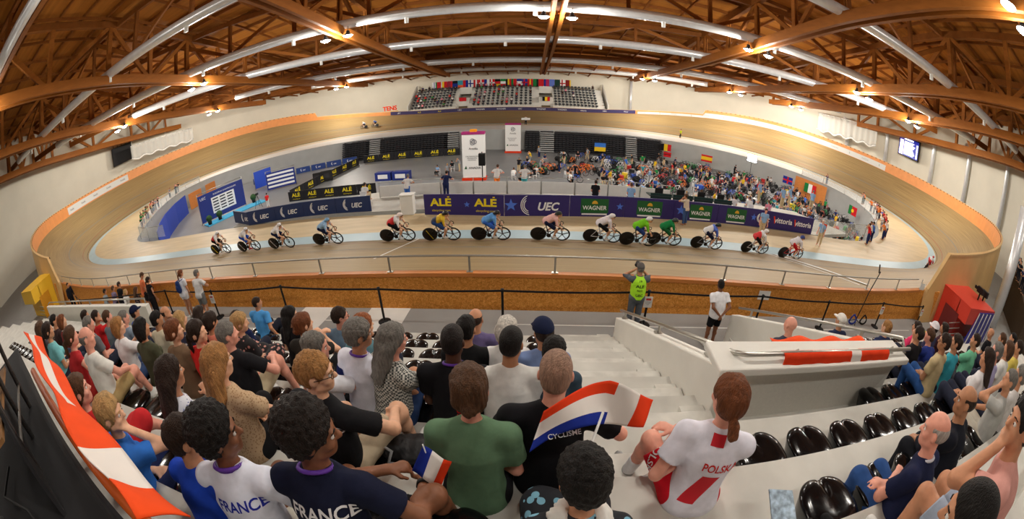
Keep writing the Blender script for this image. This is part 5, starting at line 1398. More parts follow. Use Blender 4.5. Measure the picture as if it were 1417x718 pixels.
# ------------------------------------------------------------------ small figures (distant): shared meshes, own colours
def slot(o, m):
    o.material_slots[0].link = 'OBJECT'; o.material_slots[0].material = m
_small = {}
def small_tpl(kind):
    """distant adult as four shared meshes: body, shirt, trousers, hair"""
    if kind in _small: return _small[kind]
    P = dict(sit=False, armL='down', armR='down')
    if kind == 'sit': P = dict(sit=True, armL='lap', armR='lap', lean=10)
    if kind == 'lean': P = dict(sit=False, lean=22, armL=((-.2, .38, 1.1), (-1, -.3, -.3)), armR=((.2, .38, 1.1), (1, -.3, -.3)))
    if kind == 'walk': P = dict(sit=False, lean=5, armL=((-.24, .18, .92), (-.3, -1, 0)), armR=((.24, -.12, .92), (.3, -1, 0)), legL=((-.10, .16, .50), (-.10, .22, .09)), legR=((.10, -.02, .50), (.10, -.22, .10)))
    if kind == 'phone': P = dict(sit=False, armL=((-.06, .30, 1.42), (-1, 0, -.7)), armR=((.06, .30, 1.42), (1, 0, -.7)))
    t, J, sh = person((0, 0, -50), 0, 'x', res=.024, pose=P, legs='long', face=False)
    out = {}
    for c in list(t.children):
        k = c.name.split('.')[0]
        if k == 'shoe': bpy.data.objects.remove(c); continue
        out[k] = c.data; bpy.data.objects.remove(c)
    bpy.data.objects.remove(t)
    _small[kind] = out
    return out
def small(kind, loc, rz, label, top, bottom=(40, 44, 56), skin='tan', hair='dark', group=None, size=1.0, cat='person'):
    tp = small_tpl(kind)
    t = thing('person', loc, R(rz), label, cat, group); t.scale = (size,) * 3
    for k, m in (('body', cmat(SKIN[skin], 'skin')), ('shirt', cmat(top)), ('trousers', cmat(bottom)), ('hair', cmat(HAIRC[hair], 'hair'))):
        o = bpy.data.objects.new(k, tp[k]); o.parent = t; COL.objects.link(o); slot(o, m)
    return t
CN = {'white': (224, 224, 224), 'black': (28, 28, 32), 'navy': (32, 42, 84), 'blue': (60, 110, 196), 'light blue': (142, 178, 218), 'red': (200, 40, 44), 'green': (40, 130, 70), 'yellow': (224, 184, 40), 'orange': (222, 118, 40), 'grey': (140, 142, 146), 'pink': (224, 140, 160), 'teal': (60, 150, 160), 'beige': (196, 176, 140)}
def pickc(ws=None):
    k = rnd.choice(ws or ['white', 'white', 'white', 'black', 'black', 'black', 'black', 'navy', 'navy', 'grey', 'blue', 'light blue', 'red', 'green', 'yellow', 'grey', 'teal', 'beige'])
    return k, CN[k]

# ------------------------------------------------------------------ advertising boards along the near straight
M_PURP = mat('board_purple', rgb(50, 40, 104), .45, spec=.35); M_YELL = mat('print_yellow', rgb(236, 214, 30), .5); M_PW = mat('print_white', rgb(236, 236, 236), .5); M_GREEN = mat('print_green', rgb(26, 92, 46), .5); M_STAR = mat('print_star', rgb(80, 120, 220), .5); M_GOLD = mat('print_gold', rgb(220, 170, 50), .5)
def star(mb, c, r, x, u, d, m=0):
    P = [Vector(c) + Vector(x) * (math.sin(k * math.pi / 5) * (r if k % 2 == 0 else r * .42)) + Vector(u) * (math.cos(k * math.pi / 5) * (r if k % 2 == 0 else r * .42)) for k in range(10)]
    mb.extr(P, Vector(d) * .006, m)
def board(a, b, h, label, items, z=0.0, cm=None, grp='advertising boards round the track', th=.08, lean=.0, name='advertising_board'):
    """board from a to b (x,y) facing the camera side; items = [(pos 0-1, kind, size)]"""
    a, b = Vector((a[0], a[1], z)), Vector((b[0], b[1], z)); d = (b - a); L = d.length; d.normalize(); n = Vector((d.y, -d.x, 0))
    t = thing(name, a, 0, label, 'advertising board', grp)
    mb = MB(); mb.box(d * L / 2 + Vector((0, 0, h / 2)), (L, th, h), rz=math.atan2(d.y, d.x)); mb.build('panel', cm or M_PURP, t)
    f = n * (th / 2 + .004); up = (0, 0, 1)
    for pos, kind, sz in items:
        c = d * (L * pos) + Vector((0, 0, h * .52)) + f
        if kind == 'ALE':
            text_obj('lettering', 'ALE', h * .50 * sz, M_YELL, c + Vector((0, 0, h * .08)), d, up, t, bold=.035, width=h * 1.05 * sz); text_obj('lettering', 'alecycling.com', h * .15 * sz, M_YELL, c + Vector((0, 0, -h * .30)), d, up, t, width=h * .9 * sz)
            mb = MB(); mb.box((c + Vector((0, 0, h * .36)) + d * h * .38 * sz), (h * .10, .006, h * .05), rz=math.atan2(d.y, d.x)); mb.build('mark', M_YELL, t)
        elif kind == 'UEC':
            text_obj('lettering', 'UEC', h * .46 * sz, M_PW, c + d * h * .28 * sz + Vector((0, 0, -h * .08)), d, up, t, bold=.03, shear=.25, width=h * .85 * sz)
            mb = MB()
            for k, r in enumerate((.40, .33, .26)):
                P = [c - d * h * .40 * sz + d * (math.cos(q) * h * r * sz * .9) + Vector((0, 0, math.sin(q) * h * r * sz)) for q in np.linspace(1.9 + k * .2, 4.6 - k * .1, 12)]
                mb.tube(P, h * .022, 5)
            mb.build('emblem', M_PW, t)
        elif kind == 'WAGNER':
            mb = MB(); mb.box(c + Vector((0, 0, 0)), (h * 1.25 * sz, .006, h * .66 * sz), rz=math.atan2(d.y, d.x)); g = mb.build('green_field', M_GREEN, t)
            text_obj('lettering', 'WAGNER', h * .27 * sz, M_PW, c + n * .005 + Vector((0, 0, -h * .10)), d, up, g, bold=.015, width=h * 1.1 * sz)
            mb = MB(); mb.extr([c + n * .004 + d * (math.cos(q) * h * .14) + Vector((0, 0, h * .10 + math.sin(q) * h * .16)) for q in np.linspace(0, math.pi, 9)], n * .004); mb.build('emblem', M_GOLD, g)
            mb = MB(); mb.box(c + Vector((0, 0, -h * .40)), (h * 1.15 * sz, .006, h * .07), rz=math.atan2(d.y, d.x)); mb.build('underline', M_PW, t)
        elif kind == 'VITTORIA':
            text_obj('lettering', 'vittoria', h * .40 * sz, M_PW, c + d * h * .10, d, up, t, bold=.02, width=h * 1.3 * sz); mb = MB(); mb.extr([c - d * h * .72 + Vector((0, 0, h * .22)), c - d * h * .60 + Vector((0, 0, h * .22)), c - d * h * .52 + Vector((0, 0, -h * .2)), c - d * h * .58 + Vector((0, 0, -h * .2))], n * .005); mb.build('mark', M_FRED, t)
        elif kind == 'STAR':
            mb = MB(); star(mb, c, h * .3 * sz, d, up, n); mb.build('star', M_STAR, t)
        else:
            text_obj('lettering', kind, h * .42 * sz, M_PW if cm is not M_WHITE else cmat((60, 60, 70), 'matt'), c, d, up, t, bold=.015)
    return t
# the long purple row, bent round its right end
bd = [(-.35, 19.95), (3.9, 19.5), (7.2, 19.7), (10.1, 20.0), (13.0, 20.25), (15.9, 20.5), (18.9, 20.75), (23.7, 20.9)]
lab = ['purple advertising board with two yellow ALE logos, leftmost of the long row', 'purple advertising board with the white UEC emblem beside the ALE boards', 'purple board with one green WAGNER panel next to the UEC emblem', 'purple board with a green WAGNER panel behind the white-kitted rider', 'purple board with a green WAGNER panel behind the green riders', 'purple board with a green WAGNER panel behind the two standing officials', 'purple board with a UEC emblem right of the last WAGNER panel', 'purple board with two vittoria logos at the right end of the row']
its = [[(.22, 'ALE', 1), (.55, 'STAR', .5), (.78, 'ALE', 1)], [(.10, 'STAR', 1), (.55, 'UEC', 1.15)], [(.45, 'WAGNER', 1.05), (.92, 'STAR', .6)], [(.5, 'WAGNER', 1.05)], [(.15, 'STAR', .9), (.6, 'WAGNER', 1.05)], [(.45, 'WAGNER', 1.05), (.9, 'STAR', .7)], [(.5, 'UEC', 1.0)], [(.27, 'VITTORIA', 1.1), (.73, 'VITTORIA', 1.1)]]
bdz = bd + [(23.9, 21.0)]
bd = bd[:7] + [(19.9, 20.8), (23.9, 20.95)]
for k in range(8): board(bd[k], (bd[k + 1][0] - .02, bd[k + 1][1]), 1.12, lab[k], its[k] if k != 6 else [(.5, 'UEC', .62)])
# dark blue UEC boards on the left of the near apron
lx = [(-13.2, 20.7), (-10.9, 21.0), (-8.7, 21.2), (-6.3, 21.2), (-3.9, 21.1)]
for k in range(4):
    board(lx[k], (lx[k + 1][0] - .02, lx[k + 1][1]), .95, 'dark blue UEC board on the left apron, %s from its left end' % ['first', 'second', 'third', 'fourth'][k], [(.5, 'UEC', .9)], cm=mat('board_blue', rgb(34, 52, 96), .5), grp='dark blue boards on the left apron')
board((-15.6, 21.9), (-13.25, 20.8), .9, 'short slanting dark blue board at the left end of the apron boards', [(.8, 'UEC', .8)], cm=mat('board_blue', rgb(34, 52, 96), .5), grp='dark blue boards on the left apron')
# black ALE boards enclosing the pen down in the infield (floor level)
M_BLKB = mat('board_black', rgb(24, 24, 30), .5)
def pen(a, b, n, desc, h=1.0):
    for k in range(n):
        p = (a[0] + (b[0] - a[0]) * k / n, a[1] + (b[1] - a[1]) * k / n); q = (a[0] + (b[0] - a[0]) * (k + .98) / n, a[1] + (b[1] - a[1]) * (k + .98) / n)
        board(p, q, h, 'black board with yellow ALE logo, %s along %s' % (['first', 'second', 'third', 'fourth', 'fifth', 'sixth'][k], desc), [(.5, 'ALE', 1.0)], z=PITZ, cm=M_BLKB, grp='black ALE boards round the riders pen')
pen((-21.8, 38.4), (-10.4, 38.0), 5, 'the near side of the pen', 1.15)
pen((-22.2, 39.4), (-20.6, 56.8), 6, 'the slanting left side of the pen', 1.15)
pen((-20.2, 57.8), (-5.2, 58.9), 6, 'the far side of the pen', 1.15)
# far infield blue barriers
for k in range(7):
    a = (-39.5 + k * 2.5, 53.6 + k * .9)
    board(a, (a[0] + 2.3, a[1] + .8), .95, 'low blue barrier in the left infield, %s from the left' % ['first', 'second', 'third', 'fourth', 'fifth', 'sixth', 'seventh'][k], [(.5, 'UEC', .6)], z=PITZ, cm=mat('barrier_blue', rgb(40, 66, 130), .5), grp='low blue barriers in the left infield')
# ------------------------------------------------------------------ retracted black bleachers under the far straight
M_BL1 = mat('bleacher_black', rgb(30, 30, 34), .5); M_BL2 = mat('bleacher_edge', rgb(64, 64, 68), .4); M_BLS = mat('bleacher_stair', rgb(150, 150, 150), .5)
bx = [(-25.5, -20.6, 0), (-20.5, -18.6, 1), (-18.5, -7.6, 0), (-7.5, -5.9, 1), (4.2, 6.4, 0), (6.5, 8.6, 1), (8.7, 19.5, 0), (19.6, 21.4, 1), (21.5, 25.6, 0)]
bn = ['left end', 'first stair from the left', 'wide one left of the white tower', 'stair beside the white tower', 'narrow one by the second tower', 'stair right of the second tower', 'wide one behind the Ukrainian flag', 'stair on the right', 'right end']
for k, (x0, x1, st) in enumerate(bx):
    t = thing('folded_bleacher', ((x0 + x1) / 2, 60.3, PITZ), 0, ('grey stair block' if st else 'folded black bleacher stack') + ' under the far straight, ' + bn[k], 'bleacher', 'folded bleachers under the far straight')
    mb = MB()
    for r in range(10):
        mb.box((0, 1.2 + r * .10, .16 + r * .31), (x1 - x0, 1.6, .12), 0); mb.box((0, .42 + r * .10, .23 + r * .31), (x1 - x0, .03, .03), 1)
        if not st:
            for q in np.arange(x0 + .3, x1 - .2, .55): mb.box((q - (x0 + x1) / 2, .60 + r * .10, .28 + r * .31), (.42, .25, .10), 0)
    mb.build('decks', [M_BLS if st else M_BL1, M_WHITE if st else M_BL2], t)
    mb = MB(); mb.box((0, 2.4, 1.6), (x1 - x0 - .1, .8, 3.1)); mb.build('undercarriage', M_BL1, t)
# ------------------------------------------------------------------ two white banner towers
M_PINK = mat('magenta_print', rgb(160, 40, 110), .5); M_TW = mat('tower_white', rgb(236, 236, 234), .5)
def tower(x, y, w, h, lab, top):
    t = thing('banner_tower', (x, y, PITZ), 0, lab, 'banner tower', 'white banner towers')
    mb = MB(); mb.box((0, .5, h / 2), (w, 1.0, h - .5)); mb.build('tower_body', M_TW, t)
    mb = MB(); mb.box((0, .5, .14), (w + .2, 1.2, .28)); mb.build('base', M_FRED, t)
    mb = MB(); mb.box((0, .5, h - .13), (w + .06, 1.06, .26)); mb.build('top_band', M_PINK, t)
    mb = MB(); c = Vector((0, -.01, h * .80))
    for k in range(3):
        P = [c + Vector((math.cos(q + k * 2.09) * w * .10 + math.cos(k * 2.09) * w * .05, 0, math.sin(q + k * 2.09) * w * .10 + math.sin(k * 2.09) * w * .05)) for q in np.linspace(0, 2 * math.pi, 13)]
        mb.tube(P, .03, 5)
    mb.build('emblem', cmat((110, 110, 120), 'matt'), t)
    D = cmat((50, 50, 60), 'matt')
    text_obj('lettering', 'Anadia', .34, D, (0, -.012, h * .66), (1, 0, 0), parent=t)
    for k, tx in enumerate(('CAR SANGALHOS', 'VELODROMO', 'NACIONAL')): text_obj('lettering', tx, .17, D, (-.15, -.012, h * .50 - k * .2), (1, 0, 0), parent=t)
    text_obj('lettering', 'ANADIA', .34, D, (.12, -.012, h * .26), (1, 0, 0), parent=t, bold=.01)
    mb = MB(); mb.extr([(-w * .42, -.012, h * .24), (-w * .34, -.012, h * .31), (-w * .30, -.012, h * .24)], (0, -.004, 0)); mb.build('mark', M_GREEN, t)
    if top: mb = MB(); mb.box((0, .5, h + .12), (.7, .6, .25)); mb.build('roof_box', cmat((230, 150, 30), 'matt'), t)
    return t
tower(-.78, 41.7, 2.35, 5.3, 'tall white Anadia banner tower, the nearer of the two', True)
tower(2.5, 60.0, 2.25, 4.6, 'white Anadia banner tower farther back near the bleachers', False)
t = thing('loudspeaker', (1.55, 30.0, PITZ), 0, 'black loudspeaker on a pole right of the nearer white tower', 'loudspeaker')
mb = MB(); mb.tube([(0, 0, 0), (0, 0, 5.0)], .04, 8); mb.build('pole', M_BLACK, t); mb = MB(); mb.box((0, 0, 4.4), (.5, .45, .95)); bevel(mb.build('cabinet', M_BLACK, t), .03)
# ------------------------------------------------------------------ white rail panels and officials' platform behind the boards
for k in range(9):
    x = -4.4 + k * 2.05
    t = thing('barrier_panel', (x + 1.0, 23.9, 0), 0, 'white barrier panel behind the purple boards, %s from the left' % ['first', 'second', 'third', 'fourth', 'fifth', 'sixth', 'seventh', 'eighth', 'ninth'][k], 'barrier', 'white barrier panels behind the boards')
    mb = MB(); mb.box((0, 0, .42), (1.96, .04, .74)); mb.build('panel', M_WHITE, t)
    mb = MB(); mb.tube([(-1, 0, 0), (-1, 0, 1.05), (1, 0, 1.05), (1, 0, 0)], .025, 6); mb.build('tube_frame', M_STEEL, t)
mb = MB(); mb.prism([(-15, 20.9), (24.4, 21.0), (30, 23), (26, 26.4), (8, 25.4), (-5, 25.4), (-15, 23.2)], -.25, -.005)
tag(mb.build('floor_official_deck', mat('deck_grey', rgb(176, 174, 166), .6, var=.05)), kind='structure')
t = thing('lectern_box', (-1.35, 20.2, 0), 0, 'white box stand at the left end of the purple boards', 'box')
mb = MB(); mb.box((0, 0, .55), (.72, .5, 1.1)); bevel(mb.build('box_body', M_WHITE, t), .02); mb = MB(); mb.box((0, 0, 1.12), (.8, .58, .05)); mb.build('top', M_WHITE, t)
# glass screens with steel posts around the pit's left and right edges
M_GLASS = mat('clear_screen', rgb(214, 226, 226), .06, alpha=.22, spec=.6)
def glass_screen(pts, lab, h=1.15):
    for k, (a, b) in enumerate(zip(pts, pts[1:])):
        a, b = Vector((a[0], a[1], 0)), Vector((b[0], b[1], 0)); t = thing('glass_screen', a, 0, 'clear glass railing panel, %s from the near end round %s' % (['last', 'tenth', 'ninth', 'eighth', 'seventh', 'sixth', 'fifth', 'fourth', 'third', 'second', 'first'][k] if 'right' not in lab else ['last', 'tenth', 'ninth', 'eighth', 'seventh', 'sixth', 'fifth', 'fourth', 'third', 'second', 'first'][k], lab), 'glass railing', 'glass railing panels round the pit')
        mb = MB(); mb.bar(Vector((0, 0, h * .55)), b - a + Vector((0, 0, h * .55)), .015, h * .85); mb.build('pane', M_GLASS, t)
        mb = MB(); mb.tube([(0, 0, -.1), (0, 0, h + .05)], .03, 6); mb.tube([(0, 0, h), b - a + Vector((0, 0, h))], .025, 6); mb.build('steel_frame', M_STEEL, t)
def pitarc(f0, f1, n, off=-.3):
    c = [p for p in PITC]; out = []
    for k in range(n + 1):
        a = f0 + (f1 - f0) * k / n; r = np.array([(p.x, p.y - 43) for p in c]); an = np.arctan2(r[:, 1], r[:, 0]); i = int(np.argmin(np.abs((an - R(a) + math.pi) % (2 * math.pi) - math.pi))); q = r[i] * (1 - .5 / np.hypot(*r[i])); out.append((q[0], q[1] + 43))
    return out
glass_screen(pitarc(172, 222, 11), 'the left end of the pit'); glass_screen(pitarc(10, -42, 11), 'the right end of the pit')
# people leaning on those railings
for k, p in enumerate([pitarc(a, a, 1, 0)[0] for a in sorted([rnd.uniform(176, 216) for _ in range(9)] + [rnd.uniform(190, 206) for _ in range(8)])]):
    cn, c = pickc(['black', 'white', 'navy', 'green', 'red', 'beige', 'grey']); d = math.degrees(math.atan2(43 - p[1], -p[0])) - 90; jt = rnd.uniform(1.016, 1.036); q = (p[0] * jt + rnd.uniform(-.2, .2), (p[1] - 43) * jt + 43 + rnd.uniform(-.2, .2))
    small(rnd.choice(['lean', 'lean', 'phone']), (q[0], q[1], 0), d + 180 * 0, 'person in %s watching over the glass rail at the left end of the pit' % cn, c, pickc(['black', 'navy', 'grey'])[1], rnd.choice(['tan', 'pink', 'olive']), rnd.choice(['dark', 'brown', 'black', 'grey']), 'people at the left pit rail')
for k, p in enumerate([pitarc(a, a, 1, 0)[0] for a in sorted([rnd.uniform(-38, 8) for _ in range(9)] + [rnd.uniform(-30, -4) for _ in range(13)])]):
    cn, c = pickc(['black', 'white', 'navy', 'red', 'orange', 'grey', 'blue']); d = math.degrees(math.atan2(43 - p[1], -p[0])) - 90; jt = rnd.uniform(1.016, 1.036); q = (p[0] * jt + rnd.uniform(-.2, .2), (p[1] - 43) * jt + 43 + rnd.uniform(-.2, .2))
    small(rnd.choice(['lean', 'lean', 'phone']), (q[0], q[1], 0), d, 'person in %s watching over the glass rail at the right end of the pit' % cn, c, pickc(['black', 'navy', 'grey'])[1], rnd.choice(['tan', 'pink', 'olive']), rnd.choice(['dark', 'brown', 'black', 'grey']), 'people at the right pit rail')
# blue cloth on the pit wall at the left, orange doors, backdrop
mb = MB(); P = [(-31.0, 25.0), (-34.6, 28.2), (-38.6, 32.4), (-42.6, 37.6), (-45.6, 42.6)]
A_ = [(x, y, PITZ) for x, y in P]; B_ = [(x, y, -.35) for x, y in P]; mb.sheet(A_, B_, smooth=False)
C_ = [(x - .06, y - .05, PITZ) for x, y in P]; D_ = [(x - .06, y - .05, -.35) for x, y in P]; mb.sheet(B_, D_, smooth=False); mb.sheet(D_, C_, smooth=False)
tag(mb.build('wall_drape', mat('royal_blue_cloth', rgb(36, 66, 170), .7, var=.06)), 'royal blue cloth hung along the left end wall of the pit', 'drape', kind='thing')
for (x, y, w, lb) in ((-46.9, 46.0, 3.2, 'left'), (-47.4, 50.6, 2.6, 'right')):
    mb = MB(); mb.box((0, 0, 1.3), (.12, w, 2.6)); o = mb.build('wall_door_panel', M_ORANGE); o.location = (x, y, PITZ); tag(o, '%s orange wooden door in the left end of the pit' % lb, 'door', kind='thing')
def backdrop(loc, rz, w, h, lab, cm):
    t = thing('backdrop', loc, R(rz), lab, 'backdrop')
    mb = MB(); mb.box((0, 0, h / 2 + .2), (w, .12, h)); mb.build('panel', cm, t)
    mb = MB()
    for x in (-w / 2, w / 2): mb.tube([(x, .1, 0), (x, .1, h + .5)], .05, 6); mb.box((x, .2, .03), (.1, 1.0, .05))
    mb.tube([(-w / 2, .1, h + .45), (w / 2, .1, h + .45)], .05, 6); mb.build('truss_frame', M_STEEL, t)
    return t
t = backdrop((-31.6, 37.0, PITZ), 62, 6.6, 3.4, 'blue sponsor backdrop in a truss frame at the left of the infield', mat('backdrop_blue', rgb(30, 48, 128), .5))
mb = MB(); mb.box((.2, -.07, 1.8), (3.4, .02, 2.0)); pnl = mb.build('sponsor_sheet', M_PW, t)
for r in range(5):
    for c_ in range(3): mb = MB(); mb.box((-.9 + c_ * 1.05, -.085, 1.1 + r * .36), (.8, .01, .15)); mb.build('sponsor_mark', cmat((40, 44, 60), 'matt'), pnl)
text_obj('lettering', 'UEC', .45, M_PW, (-2.6, -.07, 3.1), (1, 0, 0), parent=t); text_obj('lettering', 'EUROPEAN CHAMPIONSHIPS', .26, M_PW, (.6, -.07, 3.15), (1, 0, 0), parent=t)
mb = MB(); mb.box((0, 0, .06), (2.2, 8.5, .12), rz=0); o = mb.build('podium_carpet', mat('sky_carpet', rgb(70, 170, 214), .8)); o.location = (-29.8, 37.2, PITZ); o.rotation_euler = (0, 0, R(-28)); tag(o, 'sky blue platform in front of the blue sponsor backdrop', 'platform')
for k, (x, y) in enumerate(((-29.0, 40.4), (-30.6, 35.0), (-31.2, 33.6))):
    t = thing('potted_bush', (x, y, PITZ + .12), 0, 'round clipped bush in a pot, %s the blue platform' % ['at the far end of', 'at the middle of', 'at the near end of'][k], 'potted plant', 'clipped bushes by the backdrop')
    mb = MB(); mb.lathe([(0, 0), (.22, 0), (.28, .4), (.0, .4)], n=14); mb.build('pot', M_BLACK, t)
    mb = MB(); mb.lathe([(.42 * math.sin(a), .72 - .42 * math.cos(a)) for a in np.linspace(0, math.pi, 12)], n=16); b_ = mb.build('foliage', mat('bush_green', rgb(40, 74, 36), .8, var=.4, scale=9, bump=1, bscale=14), t)
t = backdrop((-34.2, 49.8, PITZ), 58, 3.0, 2.6, 'plain blue panel stand behind the sponsor backdrop', mat('panel_blue', rgb(40, 80, 200), .5))
t = backdrop((-28.6, 46.8, PITZ), 24, 4.4, 2.4, 'blue and white striped sponsor board standing alone in the left infield', mat('backdrop_blue', rgb(30, 48, 128), .5))
for r in range(4): mb = MB(); mb.box((0, -.07, .6 + r * .55), (4.0, .01, .28)); mb.build('white_stripe', M_PW, t)
t = thing('tripod_camera', (-26.3, 38.0, PITZ), 0, 'camera on a tripod standing on the bare left infield floor', 'camera')
mb = MB()
for a in (0, 2.1, 4.2): mb.tube([(0, 0, 1.5), (.55 * math.cos(a), .55 * math.sin(a), 0)], .025, 6)
mb.build('tripod', M_BLACK, t); mb = MB(); mb.box((0, 0, 1.65), (.2, .4, .25)); mb.build('camera_body', M_BLACK, t)
small('stand', (-24.2, 37.2, PITZ), 20, 'person in a red shirt and white trousers alone on the left infield floor', CN['red'], CN['white'], group='people in the infield')
for k, (x, y) in enumerate(((-22.6, 47.0), (-21.2, 47.2))):
    t = thing('tv_cart', (x, y, PITZ), R(20), '%s black equipment case in the left infield' % ['smaller', 'larger'][k], 'case', 'black cases'); mb = MB(); mb.box((0, 0, .75), (1.1 + k * .5, .6, 1.2 + .2 * k)); bevel(mb.build('case_body', M_BLACK, t), .04); mb = MB(); mb.box((0, -.31, .8), (.8, .02, .6)); mb.build('front_panel', cmat((50, 50, 54), 'matt'), t)
t = thing('ad_cubes', (-10.6, 44.0, PITZ), R(-8), 'two low blue and white printed hoarding blocks on the infield floor', 'hoarding')
for k in (-1, 1):
    mb = MB(); mb.box((k * 1.15, 0, .5), (2.1, .9, 1.0)); b_ = mb.build('hoarding_block', mat('backdrop_blue', rgb(30, 48, 128), .5), t); mb = MB(); mb.box((k * 1.15, -.46, .5), (1.3, .02, .5)); mb.build('white_print', M_PW, b_)
# flags hung in the pit and further back
def hang_flag(loc, w, h, bands, lab, rz=0, vert=True, extra=None):
    t = thing('national_flag', loc, R(rz), lab, 'flag', None); n = len(bands); tot = sum(b[1] for b in bands); x = 0
    for c, wt in bands:
        a = x / tot; b = (x + wt) / tot; x += wt; mb = MB()
        if vert: mb.box(((a + b) / 2 * w - w / 2, 0, 0), ((b - a) * w, .03, h))
        else: mb.box((0, 0, h / 2 - (a + b) / 2 * h), (w, .03, (b - a) * h))
        mb.build('stripe', cmat(c, 'matt'), t)
    if extra: extra(t, w, h)
    return t
BK, YE, RE, WH, GR, BU, LB = (20, 20, 22), (236, 196, 40), (200, 30, 40), (236, 236, 236), (30, 120, 60), (30, 50, 140), (60, 120, 210)
def cross(c, c2=None, off=-.12, th=.22):
    def f(t, w, h):
        mb = MB(); mb.box((off * w, -.02, 0), (th * h, .01, h)); mb.box((0, -.02, 0), (w, .01, th * h)); mb.build('cross', cmat(c, 'matt'), t)
    return f
def disc(c):
    def f(t, w, h): mb = MB(); mb.extr([(math.cos(a) * h * .2, -.02, math.sin(a) * h * .2) for a in np.linspace(0, 2 * math.pi, 17)[:-1]], (0, -.006, 0)); mb.build('emblem', cmat(c, 'matt'), t)
    return f
hang_flag((15.4, 60.0, -1.9), 1.7, 1.3, [(LB, 1), (YE, 1)], 'blue over yellow Ukrainian flag on the black bleachers', vert=False)
hang_flag((25.9, 60.6, -1.0), 1.7, 1.1, [(BK, 1), (YE, 1), (RE, 1)], 'black yellow red Belgian flag on the grey pit wall', -14)
hang_flag((26.2, 60.4, -2.1), 1.2, .8, [(RE, 1), (BK, .3), (RE, 1)], 'dark red flag below the Belgian flag on the pit wall', -14, vert=False)
hang_flag((32.4, 58.9, -1.6), 1.8, 1.1, [(RE, 1), (YE, 2), (RE, 1)], 'red yellow red Spanish flag on the pit wall', -22, vert=False)
mb = MB(); mb.box((0, 0, 0), (5.4, .1, 2.9)); o = mb.build('wall_orange_panel', M_ORANGE); o.location = (46.3, 48.6, -1.7); o.rotation_euler = (0, 0, R(-50)); tag(o, 'orange board on the right pit wall behind the Italian flag', 'panel', kind='thing')
hang_flag((46.0, 48.3, -1.4), 2.0, 1.4, [(GR, 1), (WH, 1), (RE, 1)], 'green white red Italian flag on the orange board', -50)
hang_flag((43.0, 50.6, -1.3), 1.6, 1.1, [(BU, 1)], 'British flag on the right pit wall', -45, extra=cross(RE, th=.2, off=0))
hang_flag((46.4, 38.4, -1.1), 1.5, 1.2, [(GR, 2), (RE, 3)], 'green and red Portuguese flag on the white pit wall at the right', -80, extra=disc(YE))
hang_flag((-15.6, 61.6, -1.9), .9, .8, [((150, 30, 40), 1)], 'small dark red flag on the grey pit wall left of the bleachers', 0)
# ------------------------------------------------------------------ simple bicycle for the racks (one mesh) and the crowd of the infield
def small_bike_mesh():
    mb = MB()
    for x in (-.5, .5): mb.tube([(x + .33 * math.cos(a), 0, .34 + .33 * math.sin(a)) for a in np.linspace(0, 2 * math.pi, 21)], .030, 5, 0, cap=False)
    mb.lathe([(0, -.02), (.30, -.012), (.30, .012), (0, .02)], (-.5, 0, .34), 14, 0, axis='Y')
    for x in (.5,):
        for a in np.linspace(0, math.pi, 5)[:-1]: mb.bar((x + .32 * math.cos(a), 0, .34 + .32 * math.sin(a)), (x - .32 * math.cos(a), 0, .34 - .32 * math.sin(a)), .008, .008, 0)
    S, B, H_, RW, FW = (-.18, 0, .86), (-.06, 0, .28), (.36, 0, .80), (-.5, 0, .34), (.5, 0, .34)
    for a, b in ((S, B), (S, H_), (B, H_), (B, RW), (S, RW), (H_, FW)): mb.tube([a, b], .034, 6, 1)
    mb.tube([(.36, 0, .80), (.40, 0, .92)], .018, 6, 1); mb.tube([(.52, -.2, .84), (.54, -.2, .94), (.42, -.2, .94), (.42, .2, .94), (.54, .2, .94), (.52, .2, .84)], .016, 6, 0)
    mb.tube([S, (-.2, 0, .95)], .014, 6, 0); mb.box((-.18, 0, .96), (.26, .1, .04), 0)
    o = mb.build('x', [M_BLACK, cmat((180, 180, 184), 'paint')]); me = o.data; bpy.data.objects.remove(o); me.name = 'bicycle'; return me
SBM = small_bike_mesh()
def chair_mesh():
    mb = MB(); mb.box((0, 0, .44), (.42, .42, .03)); mb.box((0, -.2, .68), (.42, .03, .40))
    for a in (-.19, .19):
        for b in (-.19, .19): mb.box((a, b, .22), (.04, .04, .44))
    mb.box((-.22, -.02, .62), (.04, .38, .03)); mb.box((.22, -.02, .62), (.04, .38, .03))
    o = mb.build('x', cmat((232, 232, 232), 'paint')); me = o.data; bpy.data.objects.remove(o); me.name = 'plastic_chair'; return me
CHM = chair_mesh()
def at_pit(px, py):   # spots given as fractions of the crowded right half of the pit
    return px, py
BC = {'red': (196, 40, 40), 'white': (226, 226, 228), 'blue': (50, 90, 190), 'black': (34, 34, 36), 'green': (40, 150, 80), 'orange': (230, 120, 40), 'yellow': (230, 200, 50)}
LAND = [((15.4, 60), 'below the Ukrainian flag'), ((26, 60), 'below the Belgian flag'), ((32.4, 58.9), 'below the Spanish flag'), ((46, 48), 'by the Italian flag'), ((43, 50.6), 'by the British flag'), ((46, 38), 'by the Portuguese flag'), ((36.5, 51), 'under the bright floodlight'), ((2.5, 60), 'beside the farther white tower'), ((6, 33), 'behind the UEC board'), ((12, 33), 'behind the WAGNER boards'), ((20, 34), 'behind the officials in blue'), ((30, 34), 'behind the vittoria boards'), ((24, 46), 'in the thick of the infield'), ((10, 46), 'in the open middle of the infield'), ((38, 38), 'in the right bend of the infield')]
def near_land(x, y): return min(LAND, key=lambda l: (l[0][0] - x) ** 2 + (l[0][1] - y) ** 2)[1]
def in_pit(x, y):
    a = math.atan2(y - 43, x); r = np.array([(p.x, p.y - 43) for p in PITC]); an = np.arctan2(r[:, 1], r[:, 0]); i = int(np.argmin(np.abs((an - a + math.pi) % (2 * math.pi) - math.pi))); return math.hypot(x, y - 43) < np.hypot(*r[i]) - 1.2
used = []
